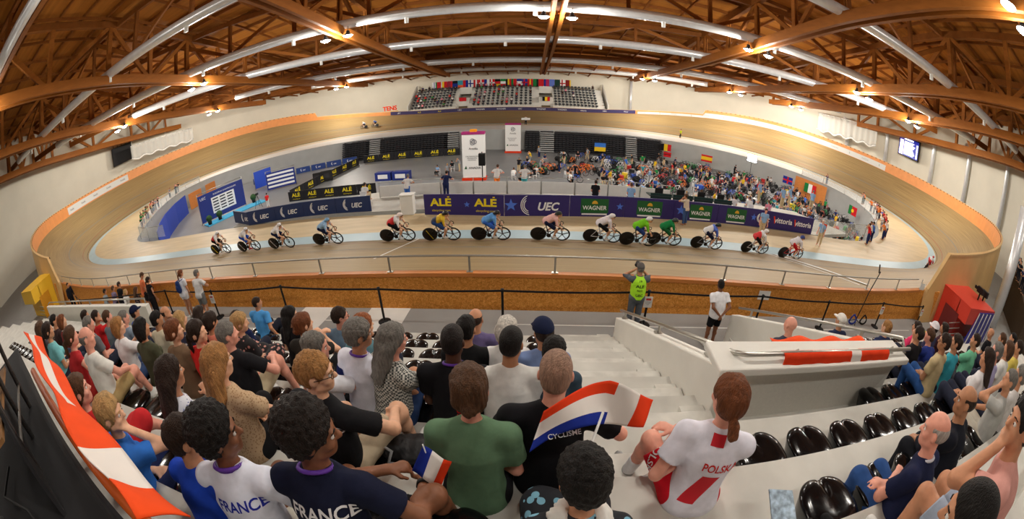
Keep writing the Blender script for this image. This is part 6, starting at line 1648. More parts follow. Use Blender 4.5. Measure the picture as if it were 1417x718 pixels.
def free(x, y, d):
    for a, b in used:
        if (a - x) ** 2 + (b - y) ** 2 < d * d: return False
    used.append((x, y)); return True
def spot(d, xr, yr):
    for _ in range(200):
        x, y = rnd.uniform(*xr), rnd.uniform(*yr)
        if in_pit(x, y) and free(x, y, d): return x, y
    return None
for x, y in ((-.78, 42), (2.5, 60.5), (1.55, 30)): used.append((x, y))
zones = [((3, 46), (34, 58), 50), ((16, 44), (30, 52), 52), ((3, 14), (30, 44), 13), ((-8, 0), (42, 52), 5), ((20, 44), (40, 56), 18)]
for xr, yr, n in zones:
    for _ in range(n):
        p = spot(.75, xr, yr)
        if not p: continue
        cn, c = pickc(); k = rnd.choice(['stand', 'walk', 'sit', 'sit', 'phone'])
        z = PITZ + (.44 if k == 'sit' else 0)
        small(k, (p[0], p[1], z), rnd.uniform(-180, 180), '%s in %s %s' % ('person seated' if k == 'sit' else 'person standing', cn, near_land(*p)), c, pickc(['black', 'navy', 'grey', 'beige'])[1], rnd.choice(['tan', 'pink', 'olive', 'fair']), rnd.choice(['dark', 'brown', 'black', 'grey', 'blonde']), 'infield ' + ('sitters' if k == 'sit' else 'standers') + ' in ' + cn + ' ' + near_land(*p))
        if k == 'sit':
            o = bpy.data.objects.new('plastic_chair', CHM); o.location = (p[0], p[1], PITZ); o.rotation_euler = (0, 0, rnd.uniform(-3, 3)); COL.objects.link(o); tag(o, 'white plastic chair ' + near_land(*p), 'chair', 'white chairs ' + near_land(*p))
for xr, yr, n in (((9, 46), (40, 58), 140), ((16, 47), (31, 46), 120), ((4, 12), (42, 50), 12)):
    for _ in range(n):
        p = spot(.62, xr, yr)
        if not p: continue
        cn = rnd.choice(['black', 'black', 'black', 'white', 'red', 'blue', 'green', 'orange']); o = bpy.data.objects.new('bicycle', SBM); o.location = (p[0], p[1], PITZ); o.rotation_euler = (0, 0, rnd.uniform(-.7, .7) + rnd.choice([0, math.pi])); COL.objects.link(o)
        o.material_slots[1].link = 'OBJECT'; o.material_slots[1].material = cmat(BC[cn], 'paint')
        tag(o, 'parked racing bicycle with a %s frame %s' % (cn, near_land(*p)), 'bicycle', 'bicycles with %s frames %s' % (cn, near_land(*p)))
def table(x, y, rz, c, lab):
    t = thing('folding_table', (x, y, PITZ), R(rz), lab, 'table', 'tables in the infield'); mb = MB(); mb.box((0, 0, .73), (1.8, .75, .04)); mb.build('table_top', cmat(c, 'matt'), t)
    mb = MB(); mb.box((0, -.37, .40), (1.8, .02, .62)); mb.build('cloth_front', cmat((36, 44, 96), 'matt'), t)
    for a in (-.8, .8):
        for b in (-.3, .3): mb = MB(); mb.box((a, b, .36), (.04, .04, .72)); mb.build('leg', M_STEEL, t)
for k in range(7):
    x, y = 6.5 + k * 2.1, 31.2 + (k % 2) * .3; used.append((x, y)); table(x, y, rnd.uniform(-5, 5), (60, 70, 110) if k % 2 else (210, 210, 210), 'folding table with blue front behind the purple boards, %s from the left' % ['first', 'second', 'third', 'fourth', 'fifth', 'sixth', 'seventh'][k])
for k in range(46):
    p = spot(.6, (10, 46), (31, 57))
    if not p: continue
    cn = rnd.choice(['blue', 'red', 'white', 'black', 'yellow', 'orange', 'green']); t = thing('kit_box', (p[0], p[1], PITZ), rnd.uniform(-1, 1), '%s kit box on the floor %s' % (cn, near_land(*p)), 'box', '%s kit boxes %s' % (cn, near_land(*p)))
    h = rnd.uniform(.35, .7); mb = MB(); mb.box((0, 0, h / 2), (rnd.uniform(.5, .9), .45, h)); bevel(mb.build('box_body', cmat(BC[cn], 'paint'), t), .03); mb = MB(); mb.box((0, 0, h + .02), (.55, .40, .04)); mb.build('lid', cmat(BC[cn], 'paint'), t)
# officials on the platform and riders' assistants on the apron
off = [(-5.0, 22.8, 'white', 'beige', 'sit', 'person in white seated at the left end of the officials platform'), (-2.1, 22.6, 'white', 'blue', 'lean', 'man in a white T-shirt leaning on the rail left of the ALE board'), (.2, 23.0, 'navy', 'navy', 'lean', 'man in a dark T-shirt leaning on the rail left of the ALE board'), (4.9 - 1.8, 24.6, 'white', 'orange', 'lean', 'man in white with khaki trousers leaning on the rail below the nearer white tower'), (4.8, 24.5, 'white', 'teal', 'lean', 'man in white with teal shorts leaning on the rail by the white tower'),
       (8.9, 22.4, 'black', 'navy', 'sit', 'man in a dark suit seated behind the first WAGNER panel'), (11.0, 22.3, 'light blue', 'navy', 'sit', 'man in light blue seated behind the WAGNER boards'), (14.2, 22.4, 'beige', 'navy', 'sit', 'judge in beige seated at the covered desk'), (15.6, 22.5, 'light blue', 'navy', 'sit', 'judge in light blue seated at the covered desk'), (18.0, 22.5, 'white', 'grey', 'sit', 'official in white seated behind the right WAGNER boards'), (19.4, 22.8, 'white', 'grey', 'sit', 'second official in white seated behind the right boards'), (20.9, 22.6, 'pink', 'grey', 'sit', 'official in pink seated behind the right boards')]
for x, y, c, b, k, lb in off: small(k, (x, y, .45 if k == 'sit' else 0), -10, lb, CN[c], CN[b], rnd.choice(['tan', 'pink']), rnd.choice(['dark', 'grey', 'brown']), 'officials on the platform')
for x, y, lb in ((21.9, 25.6, 'first'), (23.9, 25.2, 'second'), (25.2, 26.0, 'third'), (28.2, 26.6, 'fourth')): small('stand', (x, y, .35), rnd.uniform(-40, 40), 'official in a light blue shirt standing tall behind the right boards, %s from the left' % lb, CN['light blue'], CN['beige'], 'pink', 'grey', 'officials in light blue')
small('phone', (13.4, 19.4, 0), 30, 'photographer in beige with jeans in front of the WAGNER boards', (206, 190, 170), (60, 84, 130), 'tan', 'brown', 'people on the apron')
small('stand', (18.2, 18.95, 0), 160, 'official in light blue and khaki in front of the WAGNER boards', CN['light blue'], CN['beige'], 'pink', 'dark', 'people on the apron')
small('stand', (24.6 - 1.6, 18.9, 0), 120, 'official in light blue with a red flag at the vittoria boards', CN['light blue'], CN['beige'], 'pink', 'white', 'people on the apron')
t = thing('hand_flag', (22.85, 18.75, .75), 0, 'small red flag held by the official at the vittoria boards', 'flag'); mb = MB(); mb.tube([(0, 0, 0), (0, 0, .8)], .015, 6); mb.build('stick', M_WHITE, t); cloth('cloth', lambda u, v: (u * .35, .03 * math.sin(u * 6), .3 + v * .45), 8, 6, lambda u, v: 0, [M_FRED], t)
for k, x in enumerate((8.9, 11.0, 14.2, 15.6, 18, 19.4, 20.9, -5.0)):
    o = bpy.data.objects.new('plastic_chair', CHM); o.location = (x, 22.35, 0); o.rotation_euler = (0, 0, math.pi); COL.objects.link(o); tag(o, 'white plastic chair on the officials platform, %s' % ['under the dark suit', 'under the man in light blue by WAGNER', 'under the judge in beige', 'under the judge in light blue', 'under the first official in white', 'under the second official in white', 'under the official in pink', 'at the left end'][k], 'chair', 'chairs on the officials platform')
t = thing('judges_desk', (14.6, 21.75, 0), R(4), 'long dark green judges desk behind the WAGNER boards', 'desk'); mb = MB(); mb.box((0, 0, .98), (5.6, .7, .05)); mb.build('desk_top', cmat((60, 70, 66), 'matt'), t)
for k in range(4): mb = MB(); mb.box((-2.1 + k * 1.4, -.3, .75), (1.3, .03, .8)); mb.build('front_panel', cmat((40, 62, 58), 'matt'), t); mb = MB(); mb.box((-2.1 + k * 1.4, .1, 1.2), (.5, .05, .35)); mb.build('screen', M_BLACK, t)
# floodlight shining in the infield
t = thing('floodlight', (37.0, 52.5, PITZ), R(155), 'bright floodlight on a stand in the right infield', 'floodlight')
mb = MB()
for a in (0, 2.1, 4.2): mb.tube([(0, 0, 1.2), (.8 * math.cos(a), .8 * math.sin(a), 0)], .03, 6)
mb.tube([(0, 0, 1.2), (0, 0, 3.6)], .035, 6); mb.build('stand', M_BLACK, t); mb = MB(); mb.box((0, 0, 3.9), (1.5, .3, 1.2)); mb.build('lamp_head', M_BLACK, t); mb = MB(); mb.box((0, .17, 3.9), (1.35, .04, 1.05)); mb.build('lens', mat('flood_glow', (.85, .93, 1, 1), .4, emit=45.0), t)
# ------------------------------------------------------------------ far stand with seats, spectators, flags
M_FST = mat('far_stand_white', rgb(214, 212, 204), .6, var=.05, scale=1)
for r in range(8):
    for x0, x1 in ((-20.2, -10.2), (-7.6, 6.7), (9.5, 20.2)):
        mb = MB(); mb.box(((x0 + x1) / 2, 84.2 + r * .95, (3.2 + r * .56) / 2 + .5), (x1 - x0, .96, 3.2 + r * .56 - 1.0)); tag(mb.build('floor_far_terrace', M_FST), kind='structure')
for x0, x1, nm in ((-10.2, -7.6, 'left'), (6.7, 9.5, 'right')):
    t = thing('wall_stair_house', ((x0 + x1) / 2, 84.6, 1), 0, kind='structure')
    mb = MB(); mb.box((0, 2.6, 2.0), (x1 - x0, 4.6, 4.0)); mb.build('house', M_FST, t); mb = MB(); mb.box((0, .28, 1.5), (1.8, .04, 1.4)); mb.build('opening', mat('stair_dark', rgb(96, 82, 60), .8), t); mb = MB(); mb.box((0, 6.2, 5.6), (x1 - x0, 2.4, 1.6)); mb.build('landing', M_FST, t)
for x in (-20.6, 20.6):
    mb = MB(); mb.extr([(x, 83.7, 1), (x, 91.8, 1), (x, 91.8, 8.6), (x, 83.7, 4.0)], (.25, 0, 0)); tag(mb.build('wall_far_stand', M_FST), kind='structure')
mb = MB(); mb.box((0, -.02, .42), (.52, .06, .34)); mb.box((0, -.25, .26), (.52, .42, .08)); mb.box((0, -.2, .12), (.1, .1, .24))
o = mb.build('x', mat('far_seat_dark', rgb(34, 36, 40), .45)); FSM = o.data; bpy.data.objects.remove(o)
def combine(kind):
    tp = small_tpl(kind); V = []; F = []; M_ = []; n = 0; ms = []
    for i, k in enumerate(('body', 'shirt', 'trousers', 'hair')):
        me = tp[k]; v = np.zeros(len(me.vertices) * 3, np.float32); me.vertices.foreach_get('co', v); f = np.zeros(len(me.loops), np.int32); me.loops.foreach_get('vertex_index', f)
        V.append(v.reshape(-1, 3)); F.append(f.reshape(-1, 4) + n); M_ += [i] * len(me.polygons); n += len(me.vertices); ms.append(me.materials[0])
    o = mesh_np('x', np.concatenate(V), np.concatenate(F), ms, None, True, M_); me = o.data; bpy.data.objects.remove(o); me.name = 'far_spectator'; return me
FPM = combine('sit'); ordi = lambda k: '%d%s' % (k, {1: 'st', 2: 'nd', 3: 'rd'}.get(k if k < 20 else k % 10, 'th'))
FARC = []
blocks = [(-19.7, 12, 'left block'), (-6.6, 13, 'middle block'), (10.1, 12, 'right block')]
for x0, n, nm in blocks:
    for r in range(8):
        for k in range(n):
            x = x0 + k * (.76 if n == 12 else .96); z = 3.2 + r * .56 - .5 + .0
            p = (x, 84.35 + r * .95, (3.2 + r * .56) / 2 + .5 + (3.2 + r * .56 - 1.0) / 2)
            o = bpy.data.objects.new('far_seat', FSM); o.location = p; o.rotation_euler = (0, 0, math.pi); COL.objects.link(o)
            tag(o, 'dark seat, %s from left in the %s row up, %s of the far stand' % (ordi(k + 1), ordi(r + 1), nm), 'seat', 'dark seats of the far stand')
            pr_ = {'left block': .34, 'middle block': .40 if x < 2.5 else .12, 'right block': .04 if r else .12}[nm]
            if rnd.random() < pr_:
                cn, c = pickc(['black', 'black', 'red', 'white', 'navy', 'grey', 'green', 'pink'])
                FARC.append(((p[0], p[1] + .12, p[2] + .28), c))
# the far-off seated crowd: past the three hundred larger figures, one mass
nv = len(FPM.vertices); v = np.zeros(nv * 3, np.float32); FPM.vertices.foreach_get('co', v); v = v.reshape(-1, 3) * (-1, -1, 1); f = np.zeros(len(FPM.loops), np.int32); FPM.loops.foreach_get('vertex_index', f); f = f.reshape(-1, 4); mi = np.zeros(len(FPM.polygons), np.int32); FPM.polygons.foreach_get('material_index', mi)
cols = sorted(set(c for _, c in FARC)); ms = [FPM.materials[0], FPM.materials[2], FPM.materials[3]] + [cmat(c) for c in cols]
VV = np.concatenate([v + np.array(q) for q, c in FARC]); FF = np.concatenate([f + i * nv for i in range(len(FARC))]); MM = np.concatenate([np.choose(mi, [0, 3 + cols.index(c), 1, 2]) for q, c in FARC])
tag(mesh_np('crowd', VV, FF, ms, None, True, MM), 'crowd of spectators scattered over the seats of the far stand', 'crowd', kind='stuff')
fl_ = [([(WH, 1), (BU, .4), (WH, .4), (GR, .6)], 0), ([(RE, 1), (WH, .2)], 0), ([(YE, .6), (RE, 1)], 0), ([((150, 40, 60), 1), (RE, .5)], 0), ([(BK, .3), (BU, .5)], 1), ([((60, 150, 170), 1), ((230, 100, 60), .6)], 1), ([(RE, 1), (BU, 1)], 0), ([(WH, 1)], BU), ([(RE, 1), (WH, 1), (RE, 1)], 0), ([(RE, 1)], WH), ([(BU, 1), (WH, 1)], 0), ([(RE, 1)], WH), ([(BK, 1), (RE, 1), (YE, 1)], 1), ([(GR, 1), (WH, 1), (RE, 1)], 1), ([(BK, 1), (YE, 1), (RE, 1)], 0), ([(GR, 2), (RE, 3)], 0), ([(BU, 1), (WH, 1), (RE, 1)], 1), ([(BU, 1)], RE), ([(RE, 1), (YE, .6), (RE, 1)], 0), ([(GR, 1), (BK, .5)], 0), ([(RE, 1)], 0), ([(BU, .6), ((180, 40, 90), 1)], 0), ([((100, 120, 200), 1)], 0), ([(30, 60, 50), ] and [((30, 60, 50), 1)], 0), ([(WH, 1)], RE), ([((130, 30, 30), 1), (YE, .3)], 0)]
fdesc = ['white, blue and green striped', 'plain red', 'yellow and red', 'crimson', 'black and blue', 'teal and orange', 'red and blue', 'white with a blue cross', 'red white red', 'red with a white cross', 'blue and white', 'second red with a white cross', 'black red yellow banded', 'green white red banded', 'black yellow red upright', 'green and red upright', 'blue white red banded', 'blue with a red cross', 'red yellow red upright', 'green and black', 'all red', 'blue and magenta', 'pale blue', 'dark green', 'white with a red cross', 'dark red and yellow']
for k, (b, x_) in enumerate(fl_):
    x = -16.4 + k * 1.18; hang_flag((x, 91.6, 8.25), 1.12, 1.75, b, '%s flag, %s from left in the far wall row' % (fdesc[k], ordi(k + 1)), vert=(x_ != 1), extra=cross(x_, th=.16) if isinstance(x_, tuple) else None)['group'] = 'row of flags on the far wall'
hang_flag((8.1, 84.7, 5.2 - .6), 1.5, .9, [(BK, 1), (YE, 1), (RE, 1)], 'black yellow red flag on the right stair house of the far stand')
hang_flag((-8.9, 84.7, 4.7), 1.5, .8, [(RE, 1)], 'red cloth on the left stair house of the far stand')
# purple strip and white banners on the fence
def fi(f): return [i for i in range(len(fo)) if f(fo[i])]
ii = fi(lambda p: p[1] > 76 and -24 < p[0] < 26); fence_banner(ii[0], ii[-1] + 1, 'fence_banner', mat('strip_purple', rgb(44, 34, 84), .5), 'long narrow purple banner along the fence below the far stand', 'banner', (.04, .96), None, [(tx, M_PW if tx != 'ALE' else M_YELL, .42) for tx in ['vittoria', 'UEC', 'vittoria', 'WAGNER', 'WAGNER', 'UEC', 'WAGNER', 'WAGNER', 'UEC', 'ALE', 'ALE', 'UEC']])
ii = fi(lambda p: p[0] >= 26 and p[1] > 49.5); fence_banner(ii[0], ii[-1] + 1, 'fence_banner', mat('banner_white', rgb(196, 198, 196), .6), 'long white banner with small green and red marks round the right bend', 'banner', (.04, .62), None, [(tx, m_, .5) for tx, m_ in [('S', M_GREEN), ('ANADIA', cmat((150, 156, 160), 'matt'))] * 8])
ii = fi(lambda p: p[0] < -50 and 26 < p[1] < 45); fence_banner(ii[0], ii[-1] + 1, 'fence_banner', mat('banner_white', rgb(196, 198, 196), .6), 'white banner with dark small lettering on the left bend fence', 'banner', (.10, .75), None, [('Anadia', cmat((70, 70, 80), 'matt'), .5)] * 5)
text_obj('wall_lettering', 'TENS', 1.35, M_FRED, (-24.4, 83.6, 4.1), (1, 0, 0), bold=.03, ext=.05)['label'] = 'red TENS letters standing left of the far stand'
SC.objects['wall_lettering']['category'] = 'sign'; SC.objects['wall_lettering']['kind'] = 'thing'
mb = MB(); mb.box((-24.4, 83.75, 3.0), (3.6, .1, 1.1)); tag(mb.build('wall_sign_stand', M_CAP), kind='structure')
# results screens on the end walls
def screen(x, y, z, on, lab):
    s = -1 if x > 0 else 1; t = thing('results_screen', (x, y, z), 0, lab, 'screen')
    mb = MB(); mb.box((0, 0, 0), (.35, 5.4, 3.6)); mb.build('casing', M_BLACK, t)
    for k in range(5): mb = MB(); mb.tube([(0, -2.2 + k * 1.1, 1.8), (0, -2.2 + k * 1.1, 2.5)], .07, 6); mb.build('bracket', M_BLACK, t)
    if on:
        mb = MB(); mb.box((s * .18, 0, 0), (.02, 5.1, 3.3)); sc = mb.build('display', mat('screen_navy', rgb(34, 40, 130), .3, emit=1.0), t); E_ = mat('screen_white', (.9, .92, 1, 1), .3, emit=2.2)
        mb = MB(); mb.box((s * .195, 1.9, -.2), (.01, .9, 2.7)); mb.build('start_list', mat('screen_pink', rgb(250, 226, 240), .3, emit=2.0), sc)
        for k in range(9): mb = MB(); w = rnd.uniform(2.2, 2.9); mb.box((s * .195, 1.2 - w / 2, .95 - k * .28), (.01, w, .17)); mb.build('result_line', E_, sc)
        mb = MB(); mb.box((s * .195, .1, 1.42), (.01, 2.4, .24)); mb.build('title', E_, sc)
        for k in range(9): mb = MB(); mb.box((s * .195, -2.2, .9 - k * .28), (.01, .34, .2)); mb.build('number', E_, sc)
screen(69.6, 47.4, 11.6, True, 'lit blue and white results screen on the right end wall')
screen(-69.6, 46.4, 11.2, False, 'dark switched-off screen on the left end wall')
# white nets gathered under a bar on both end bends
def net(A_, B_, h, lab):
    A_, B_ = Vector(A_), Vector(B_); t = thing('gathered_net', A_, 0, lab, 'net', None); d = B_ - A_
    mb = MB(); mb.tube([(0, 0, 0), d], .09, 8); mb.build('bar', M_WHITE, t)
    for q in (.02, .55): mb = MB(); mb.tube([d * q, d * q + Vector((0, 0, 3.4))], .04, 6); mb.build('cord', M_WHITE, t)
    o = cloth('netting', lambda u, v: tuple(d * u + Vector((.12 * math.sin(u * 70), 0, -v * h * (.85 + .15 * math.sin(u * 16) ** 2)))), 70, 5, lambda u, v: 0, [mat('net_white', rgb(232, 232, 226), .8, alpha=.42)], t, .02)
    mb = MB(); mb.tube([tuple(d * u + Vector((0, 0, -h * (.86 + .14 * math.sin(u * 16) ** 2)))) for u in np.linspace(0, 1, 30)], .16, 6); mb.build('rolled_hem', mat('net_roll', rgb(236, 236, 232), .8), t)
net((-66, 46.5, 11.7), (-63.5, 63, 10.7), 2.9, 'white net gathered under a bar beside the dark left screen')
net((66, 53.5, 12.7), (61.5, 67.5, 11.9), 3.9, 'white net gathered under a bar left of the results screen')
# portal houses beyond both ends of the concourse
def portal(x, s, c1, c2, lab, h, blue):
    t = thing('portal_box', (x, 8.1, 1.03), 0, lab, 'portal'); m1 = mat('portal_' + lab[:6], rgb(*c1), .45, spec=.3)
    mb = MB(); mb.box((s * 2.2, .45, h / 2), (4.4, 1.7, h)); mb.box((s * 2.2, -.75, h * .8), (4.4, .8, h * .4)); mb.build('shell', m1, t)
    mb = MB(); mb.box((s * .02 - s * .03, -.1, h * .34), (.06, 1.0, h * .66)); mb.build('opening', mat('portal_in' + lab[:6], rgb(*c2), .6), t)
    mb = MB(); mb.extr([(-s * .02, -1.15, h), (-s * .02, 1.3, h), (s * 4.4, 1.3, h), (s * 4.4, -1.15, h)], (0, 0, .05)); mb.build('roof_panel', m1, t)
    if blue:
        mb = MB(); mb.extr([(s * .6, -1.16, .1), (s * 1.6, -1.16, h * .95), (s * 4.2, -1.16, h * .98), (s * 4.4, -1.16, .2)], (0, -.05, 0)); p = mb.build('blue_panel', mat('portal_blue', rgb(30, 28, 140), .4), t)
        for k in range(5): mb = MB(); mb.bar((s * (1.0 + k * .75), -1.24, .1), (s * (1.4 + k * .7), -1.24, h * .95), .05, .05); mb.build('white_bar', M_WHITE, p)
        for dx, dz in ((3.0, .2), (3.9, .1)):
            mb = MB(); mb.box((s * dx, -.2, h + .35 + dz), (.35, .45, .3)); mb.tube([(s * dx, -.2, h), (s * dx, -.2, h + .4)], .05, 6); mb.box((s * dx - .1, .12, h + .35 + dz), (.15, .2, .15)); mb.build('tv_camera', M_BLACK, t)
    for k in range(5):
        mb = MB(); mb.tube([(-s * (1.9 - k * .1), -1.3 + k * .1, .2 + k * .2), (-s * .2, -1.3 + k * .1, .25 + k * .2)], .02, 6); mb.build('steel_rail', M_STEEL, t)
portal(23.4, 1, (220, 66, 48), (120, 40, 40), 'red and blue boxed portal with cameras on its roof at the right end', 1.85, True)
portal(-25.0, -1, (246, 196, 50), (216, 150, 24), 'yellow boxed stair portal behind the left end of the barriers', 2.3, False)
mb = MB(); mb.box((0, 0, 0), (.28, 2.0, .012)); o = mb.build('floor_tape', mat('tape_yellow', rgb(226, 200, 50), .5)); o.location = (21.6, 7.75, 1.04); o.rotation_euler = (0, 0, .5); tag(o, 'yellow strip on the floor at the right end of the barriers', 'strip', kind='thing')
# cable stand and cables by the board, paper notes on the board
t = thing('cable_stand', (16.4, 8.55, 1.03), 0, 'slim black microphone stand with coiled cables against the board', 'stand')
mb = MB(); mb.tube([(0, 0, .1), (.15, .0, 1.2), (.5, .05, 2.0)], .02, 6); mb.tube([(.42, .05, 1.95), (.25, .0, 2.25)], .03, 6)
for a in (0, 2.1, 4.2): mb.tube([(0, 0, .15), (.3 * math.cos(a), .18 * math.sin(a), .0)], .015, 5)
mb.build('stand', M_BLACK, t)
for k, (x, c) in enumerate(((-.35, (40, 60, 150)), (.30, (26, 26, 28)))):
    mb = MB(); mb.tube([(x + (.17 + .03 * math.sin(q * 3.1)) * math.cos(q), -.12 + .03 * math.sin(q * 2), .22 + (.17 + .02 * math.cos(q * 2.3)) * math.sin(q)) for q in np.linspace(0, 31, 130)], .018, 5); mb.build('coiled_cable', cmat(c, 'matt'), t)
for x, z, lb in ((11.9, 1.75, 'left'), (21.0, 2.6, 'right')):
    mb = MB(); mb.box((0, 0, 0), (.42, .012, .28)); o = mb.build('paper_notice', M_SIGN); o.location = (x, 8.80 - (.06 if x < 20 else -.1), z); tag(o, '%s white paper notice taped to the orange board' % lb, 'notice', 'paper notices')
# spectators on the outer walk at the far right
for k, (x, y, z) in enumerate(((44, 12.0, 4.7), (44.5, 11.4, 4.6), (42, 10.3, 4.3), (41, 9.8, 4.2), (40, 9.0, 3.9), (39.5, 8.5, 3.8))):
    cn, c = pickc(['black', 'navy', 'grey', 'beige']); small(rnd.choice(['lean', 'phone', 'stand']), (x, y, z), 70, 'person in %s watching from the raised walk behind the right bend' % cn, c, group='people on the raised right walk')
mb = MB(); mb.extr([(36, 6.5, 1.0), (47, 12.8, 1.0), (47, 12.8, 5.0), (36, 6.5, 3.2)], (.6, -1.6, 0)); tag(mb.build('wall_raised_walk', mat('dark_timber', rgb(70, 56, 42), .8, var=.2)), kind='structure')
# painted lines across the banking
def cross_line(x, w, f0=0., f1=1.):
    V = [] ; mb = MB(); i0 = int(np.argmin(np.abs(TP[:, 0] - x) + (TP[:, 1] > 30) * 99))
    p = TP[i0]; a = Vector((x, p[1] - TW[i0] * f0, TZ[i0] * f0 + .008)); b = Vector((x + .0, p[1] - TW[i0] * f1, TZ[i0] * f1 + .008))
    mb.add([a + Vector((-w / 2, 0, 0)), a + Vector((w / 2, 0, 0)), b + Vector((w / 2, 0, 0)), b + Vector((-w / 2, 0, 0))], [(0, 1, 2, 3)]); tag(mb.build('floor_finish_line', M_WHITE), kind='structure')
cross_line(.25, .07, .0, .7); cross_line(17.2, .12, -.1, .9); cross_line(17.75, .32, -.1, .9)
# ------------------------------------------------------------------ track bicycles and riders
def race_bike(loc, rz, bank, frame, disc, front5, lab, accent=None):
    t = thing('track_bicycle', loc, rz, lab, 'bicycle', 'track bicycles in the race'); t.rotation_euler = (bank, 0, rz)
    W_ = .335; RW, FW = Vector((-.50, 0, W_)), Vector((.50, 0, W_)); fm = cmat(frame, 'paint')
    def wheel(c, solid, spokes, nm, sm):
        mb = MB()
        if solid: mb.lathe([(0, -.022), (.10, -.018), (.30, -.010), (.315, 0), (.30, .010), (.10, .018), (0, .022)], c, 36, axis='Y')
        else:
            mb.lathe([(.275, -.012), (.318, -.011), (.318, .011), (.275, .012), (.275, -.012)], c, 40, axis='Y')
            for k in range(5): a = 2 * math.pi * k / 5 + .3; mb.bar(c + Vector((.03 * math.cos(a), 0, .03 * math.sin(a))), c + Vector((.28 * math.cos(a), 0, .28 * math.sin(a))), .016, .045, up=(0, 1, 0)) if spokes else None
            if not spokes:
                for k in range(14): a = 2 * math.pi * k / 14; mb.bar(c, c + Vector((.28 * math.cos(a), 0, .28 * math.sin(a))), .004, .004)
            mb.lathe([(0, -.03), (.035, -.03), (.035, .03), (0, .03)], c, 12, axis='Y')
        w = mb.build(nm, sm, t); mb = MB(); mb.tube([c + Vector((.325 * math.cos(a), 0, .325 * math.sin(a))) for a in np.linspace(0, 2 * math.pi, 41)], .011, 6, cap=False); mb.build('tyre', M_BLACK, w); return w
    wk = mat('carbon_black', rgb(24, 24, 26), .35)
    w = wheel(RW, True, 0, 'rear_wheel', cmat(disc, 'paint') if disc else wk)
    if accent: mb = MB(); mb.bar(RW + Vector((-.13, -.024, .22)), RW + Vector((.13, -.024, -.22)), .006, .07, up=(0, 1, 0)); mb.build('stripe', cmat(accent, 'paint'), w)
    wheel(FW, False, front5, 'front_wheel', wk)
    S, B, H1, H2 = Vector((-.20, 0, .80)), Vector((-.06, 0, .28)), Vector((.37, 0, .79)), Vector((.40, 0, .68)); mb = MB()
    for a, b, r in ((S, B, .022), (S + Vector((.01, 0, -.03)), H1, .020), (H2, B, .030), (H1, H2, .024)): mb.tube([a, b], r, 8)
    for y in (-.04, .04): mb.tube([B + Vector((0, y * .6, 0)), RW + Vector((0, y, 0))], .012, 6); mb.tube([S + Vector((0, y * .3, -.12)), RW + Vector((0, y, 0))], .010, 6)
    mb.build('frame', fm, t)
    mb = MB()
    for y in (-.045, .045): mb.tube([H2 + Vector((.01, y * .6, 0)), FW + Vector((0, y, 0))], .014, 6)
    mb.build('fork', fm, t); mb = MB(); mb.tube([S, (-.235, 0, .95)], .014, 6); mb.build('seatpost', wk, t)
    mb = MB(); mb.lathe([(0, -.13), (.03, -.12), (.06, .06), (.05, .12), (0, .13)], (-.23, 0, .955), 10, axis='X'); o = mb.build('saddle', wk, t); o.scale = (-1, 1, .35); o.location = (-.46, 0, .62)
    mb = MB(); mb.tube([H1, (.40, 0, .86)], .016, 6); mb.tube([(.40, -.10, .87), (.40, .10, .87)], .015, 6)
    for y in (-1, 1): mb.tube([(.40, y * .10, .87), (.43, y * .19, .87), (.53, y * .19, .83), (.55, y * .19, .75), (.47, y * .19, .71)], .015, 6)
    mb.build('handlebar', wk, t)
    mb = MB(); mb.lathe([(0, -.05), (.095, -.048), (.095, -.040), (0, -.038)], B, 24, axis='Y'); mb.bar(B + Vector((0, -.07, 0)), B + Vector((.15, -.07, -.07)), .02, .03); mb.bar(B + Vector((0, .07, 0)), B + Vector((-.15, .07, .07)), .02, .03); mb.box(B + Vector((.15, -.12, -.07)), (.09, .09, .02)); mb.box(B + Vector((-.15, .12, .07)), (.09, .09, .02)); mb.build('crank', wk, t)
    return t
def twotone(a, b, ax='Y', th=.5, soft=.03):
    k = 'two_%s_%s_%s%.2f' % (a, b, ax, th)
    if k in MATS: return MATS[k]
    m = bpy.data.materials.new('two_colour_kit'); m.use_nodes = True; nt = m.node_tree; bs = nt.nodes['Principled BSDF']; L = nt.links.new
    tc = nt.nodes.new('ShaderNodeTexCoord'); sp = nt.nodes.new('ShaderNodeSeparateXYZ'); L(tc.outputs['Generated'], sp.inputs[0]); mr = nt.nodes.new('ShaderNodeMapRange'); mr.inputs[1].default_value = th - soft; mr.inputs[2].default_value = th + soft; L(sp.outputs[ax], mr.inputs[0])
    mx = nt.nodes.new('ShaderNodeMix'); mx.data_type = 'RGBA'; mx.inputs[6].default_value = rgb(*a); mx.inputs[7].default_value = rgb(*b); L(mr.outputs[0], mx.inputs[0]); L(mx.outputs[2], bs.inputs['Base Color']); bs.inputs['Roughness'].default_value = .6; MATS[k] = m; return m
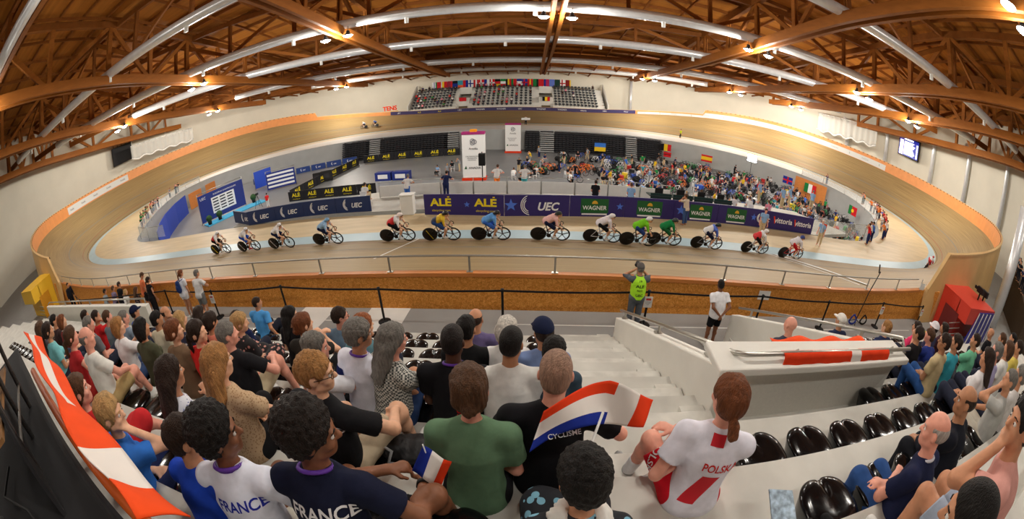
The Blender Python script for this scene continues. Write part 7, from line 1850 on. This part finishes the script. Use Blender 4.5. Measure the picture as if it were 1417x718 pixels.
def rider(x, y, lab, top, bottom, helmet, frame, skin='fair', z=None, rz=0.0, bank=None, topm=None, disc=None, front5=True, accent=None, blab=None, shoes=(230, 230, 230), flip=False, socks=None, sleeve='long'):
    fr = (16.39 - y) / 7.58; z = fr * 2.07 if z is None else z; bank = .26 if bank is None else bank
    race_bike((x, y, z), rz, bank, frame, disc, front5, blab, accent)
    def helm(t, J, sh):
        H, M = J['head'], J['Rh']; P = lambda a, b, c: H + M @ np.array([a, b, c]); g = Field(H - .3, H + .26, .012)
        g.ell(P(0, -.03, .045), (.098, .135, .098), M, .01, clip=[(P(0, 0, .005), M @ np.array([0, .1, -1.]))]); g.cap(P(0, -.08, .04), P(0, -.17, .02), .075, .035, .03); field_obj('helmet', g, cmat(helmet, 'paint'), t)
        mb = MB(); mb.tube([P(-.075, .05, -.01), P(0, .105, -.012), P(.075, .05, -.01)], .018, 6); mb.build('glasses', M_BLACK, t)
    l1 = ((.10, .30, .70), (.11, .09, .28)); l2 = ((-.10, .22, .58), (-.11, -.15, .42))
    a_, b_ = ((.10, .26, .60), (.115, .13, .29)), ((-.10, .26, .74), (-.115, -.13, .45))
    t, J, sh = person((x, y, z), rz - math.pi / 2, lab, 'cyclist', 'cyclists in the race', skin, ('shaved', 'dark'), top, bottom, shoes, sleeve, 'short', .017, dict(sit=False, hip=(0, -.20, 1.00), lean=60, head=(-6 if not flip else 6, -34, 0), legR=a_, legL=b_, toeR=(.0, .14, -.05), toeL=(.0, .13, -.07), armL=((-.19, .44, .76), (-1, -.4, -.4)), armR=((.19, .44, .76), (1, -.4, -.4)), curl=1.2), helm, 'jersey', topmat=topm, face=False, socks=socks)
    t.rotation_mode = 'XYZ'; q = Euler((bank, 0, rz)).to_matrix() @ Matrix.Rotation(-math.pi / 2, 3, 'Z'); t.rotation_euler = q.to_euler()
Wt, Bk, Nv, Rd = (228, 228, 230), (24, 24, 28), (28, 36, 70), (206, 36, 44)
rider(-11.15, 15.5, 'cyclist in a red and white jersey with white helmet, last on the left', Wt, Bk, Wt, (40, 40, 44), topm=twotone(Rd, Wt, 'Y', .6), accent=(226, 200, 40), blab='track bicycle with yellow marks on its disc, last on the left')
rider(-8.85, 15.45, 'cyclist in white with royal blue shorts, second from the left', Wt, (40, 80, 190), Wt, (40, 40, 44), accent=(210, 210, 210), shoes=(190, 30, 40), blab='black track bicycle under the cyclist in blue shorts, second from the left')
rider(-6.6, 15.45, 'cyclist in white with navy shorts and white helmet, third from the left', Wt, Nv, Wt, (40, 40, 44), front5=False, accent=(226, 226, 226), blab='track bicycle with a plain spoked front wheel, third from the left')
rider(-4.0, 15.7, 'cyclist in sky blue with sky blue helmet, fourth from the left', (150, 186, 220), Nv, (120, 170, 210), (30, 32, 36), blab='black track bicycle under the sky blue cyclist, fourth from the left')
rider(-.5, 15.75, 'cyclist in red and white with black shorts, left of the white start line', Wt, Bk, (236, 226, 224), (30, 30, 34), topm=twotone(Rd, Wt, 'Y', .62), socks=Wt, blab='black track bicycle just left of the white line')
rider(1.5, 15.65, 'cyclist with yellow sleeves, blue shorts and black helmet', (214, 178, 40), (44, 76, 140), Bk, (30, 30, 34), topm=twotone((40, 48, 76), (220, 184, 40), 'Y', .42), accent=(226, 200, 40), blab='track bicycle with a yellow bar across its rear disc')
rider(3.58, 15.7, 'cyclist in a light blue kit with black helmet below the UEC emblem', (100, 160, 224), (60, 110, 210), Bk, (34, 34, 38), blab='black track bicycle under the light blue cyclist below the UEC emblem')
rider(6.05, 15.9, 'cyclist in pale pink with navy shorts and dark helmet', (232, 184, 180), Nv, (40, 50, 44), (28, 28, 30), blab='black track bicycle under the pale pink cyclist')
rider(8.25, 15.85, 'cyclist in white with black shorts on a white bicycle', (226, 220, 226), Bk, Wt, (232, 232, 234), socks=Wt, blab='white-framed track bicycle under the cyclist in white and black')
rider(9.7, 15.35, 'cyclist in a lime green jersey with white helmet', (120, 200, 40), (44, 70, 140), Wt, (24, 24, 26), blab='black track bicycle under the lime green cyclist')
rider(11.15, 16.15, 'cyclist in a dark green kit beside the lime green cyclist', (30, 128, 70), (30, 110, 64), (50, 60, 60), (60, 60, 62), blab='grey track bicycle under the dark green cyclist')
rider(13.2, 15.95, 'cyclist in white and blue with a black and green helmet', (90, 120, 210), Nv, (24, 40, 34), (150, 152, 156), topm=twotone(Wt, (80, 110, 206), 'Y', .6), blab='silver grey track bicycle under the white and blue cyclist')
rider(16.0, 16.05, 'cyclist in red and white with a white helmet, second from the front', Rd, Bk, (232, 228, 228), (220, 220, 222), topm=twotone(Rd, Wt, 'Y', .55), blab='white track bicycle, second from the front of the line')
rider(17.95, 15.5, 'leading cyclist in white with red shorts and blue helmet', (226, 222, 228), (206, 30, 40), (40, 60, 130), (200, 30, 36), blab='red-framed track bicycle leading the line')
rider(36.4, 18.0, 'cyclist in red and white riding away alone in the right bend', Wt, Rd, (200, 40, 44), (30, 30, 34), z=.16, rz=.32, bank=.3, topm=twotone(Rd, Wt, 'Z', .5), blab='track bicycle ridden alone in the right bend')
rider(-27.6, 76.2, 'cyclist in white high on the far track, left of the other', Wt, Nv, Wt, (40, 40, 44), z=.9, rz=math.pi - .1, bank=.28, blab='track bicycle on the far track, left of the other', flip=True)
rider(-25.2, 76.3, 'cyclist in blue on the far track, right of the other', (70, 110, 190), Nv, (180, 190, 210), (40, 40, 44), z=.9, rz=math.pi - .1, bank=.28, blab='track bicycle on the far track, right of the other', flip=True)
small('stand', (31.5, 69.5, .0), 200, 'marshal in a lime bib standing on the far right apron', (190, 210, 40), CN['black'], group='people on the far apron')
small('stand', (4.2, 71.6, 0), 180, 'judge in white standing on the far apron right of the second tower', CN['white'], CN['black'], group='people on the far apron')
mb = MB(); mb.box((0, 0, 0), (1.5, .4, .06)); o = mb.build('lap_board', M_WHITE); o.location = (4.2, 71.2, 1.15); o.rotation_euler = (1.2, 0, 0); tag(o, 'white lap board in front of the judge on the far apron', 'board')
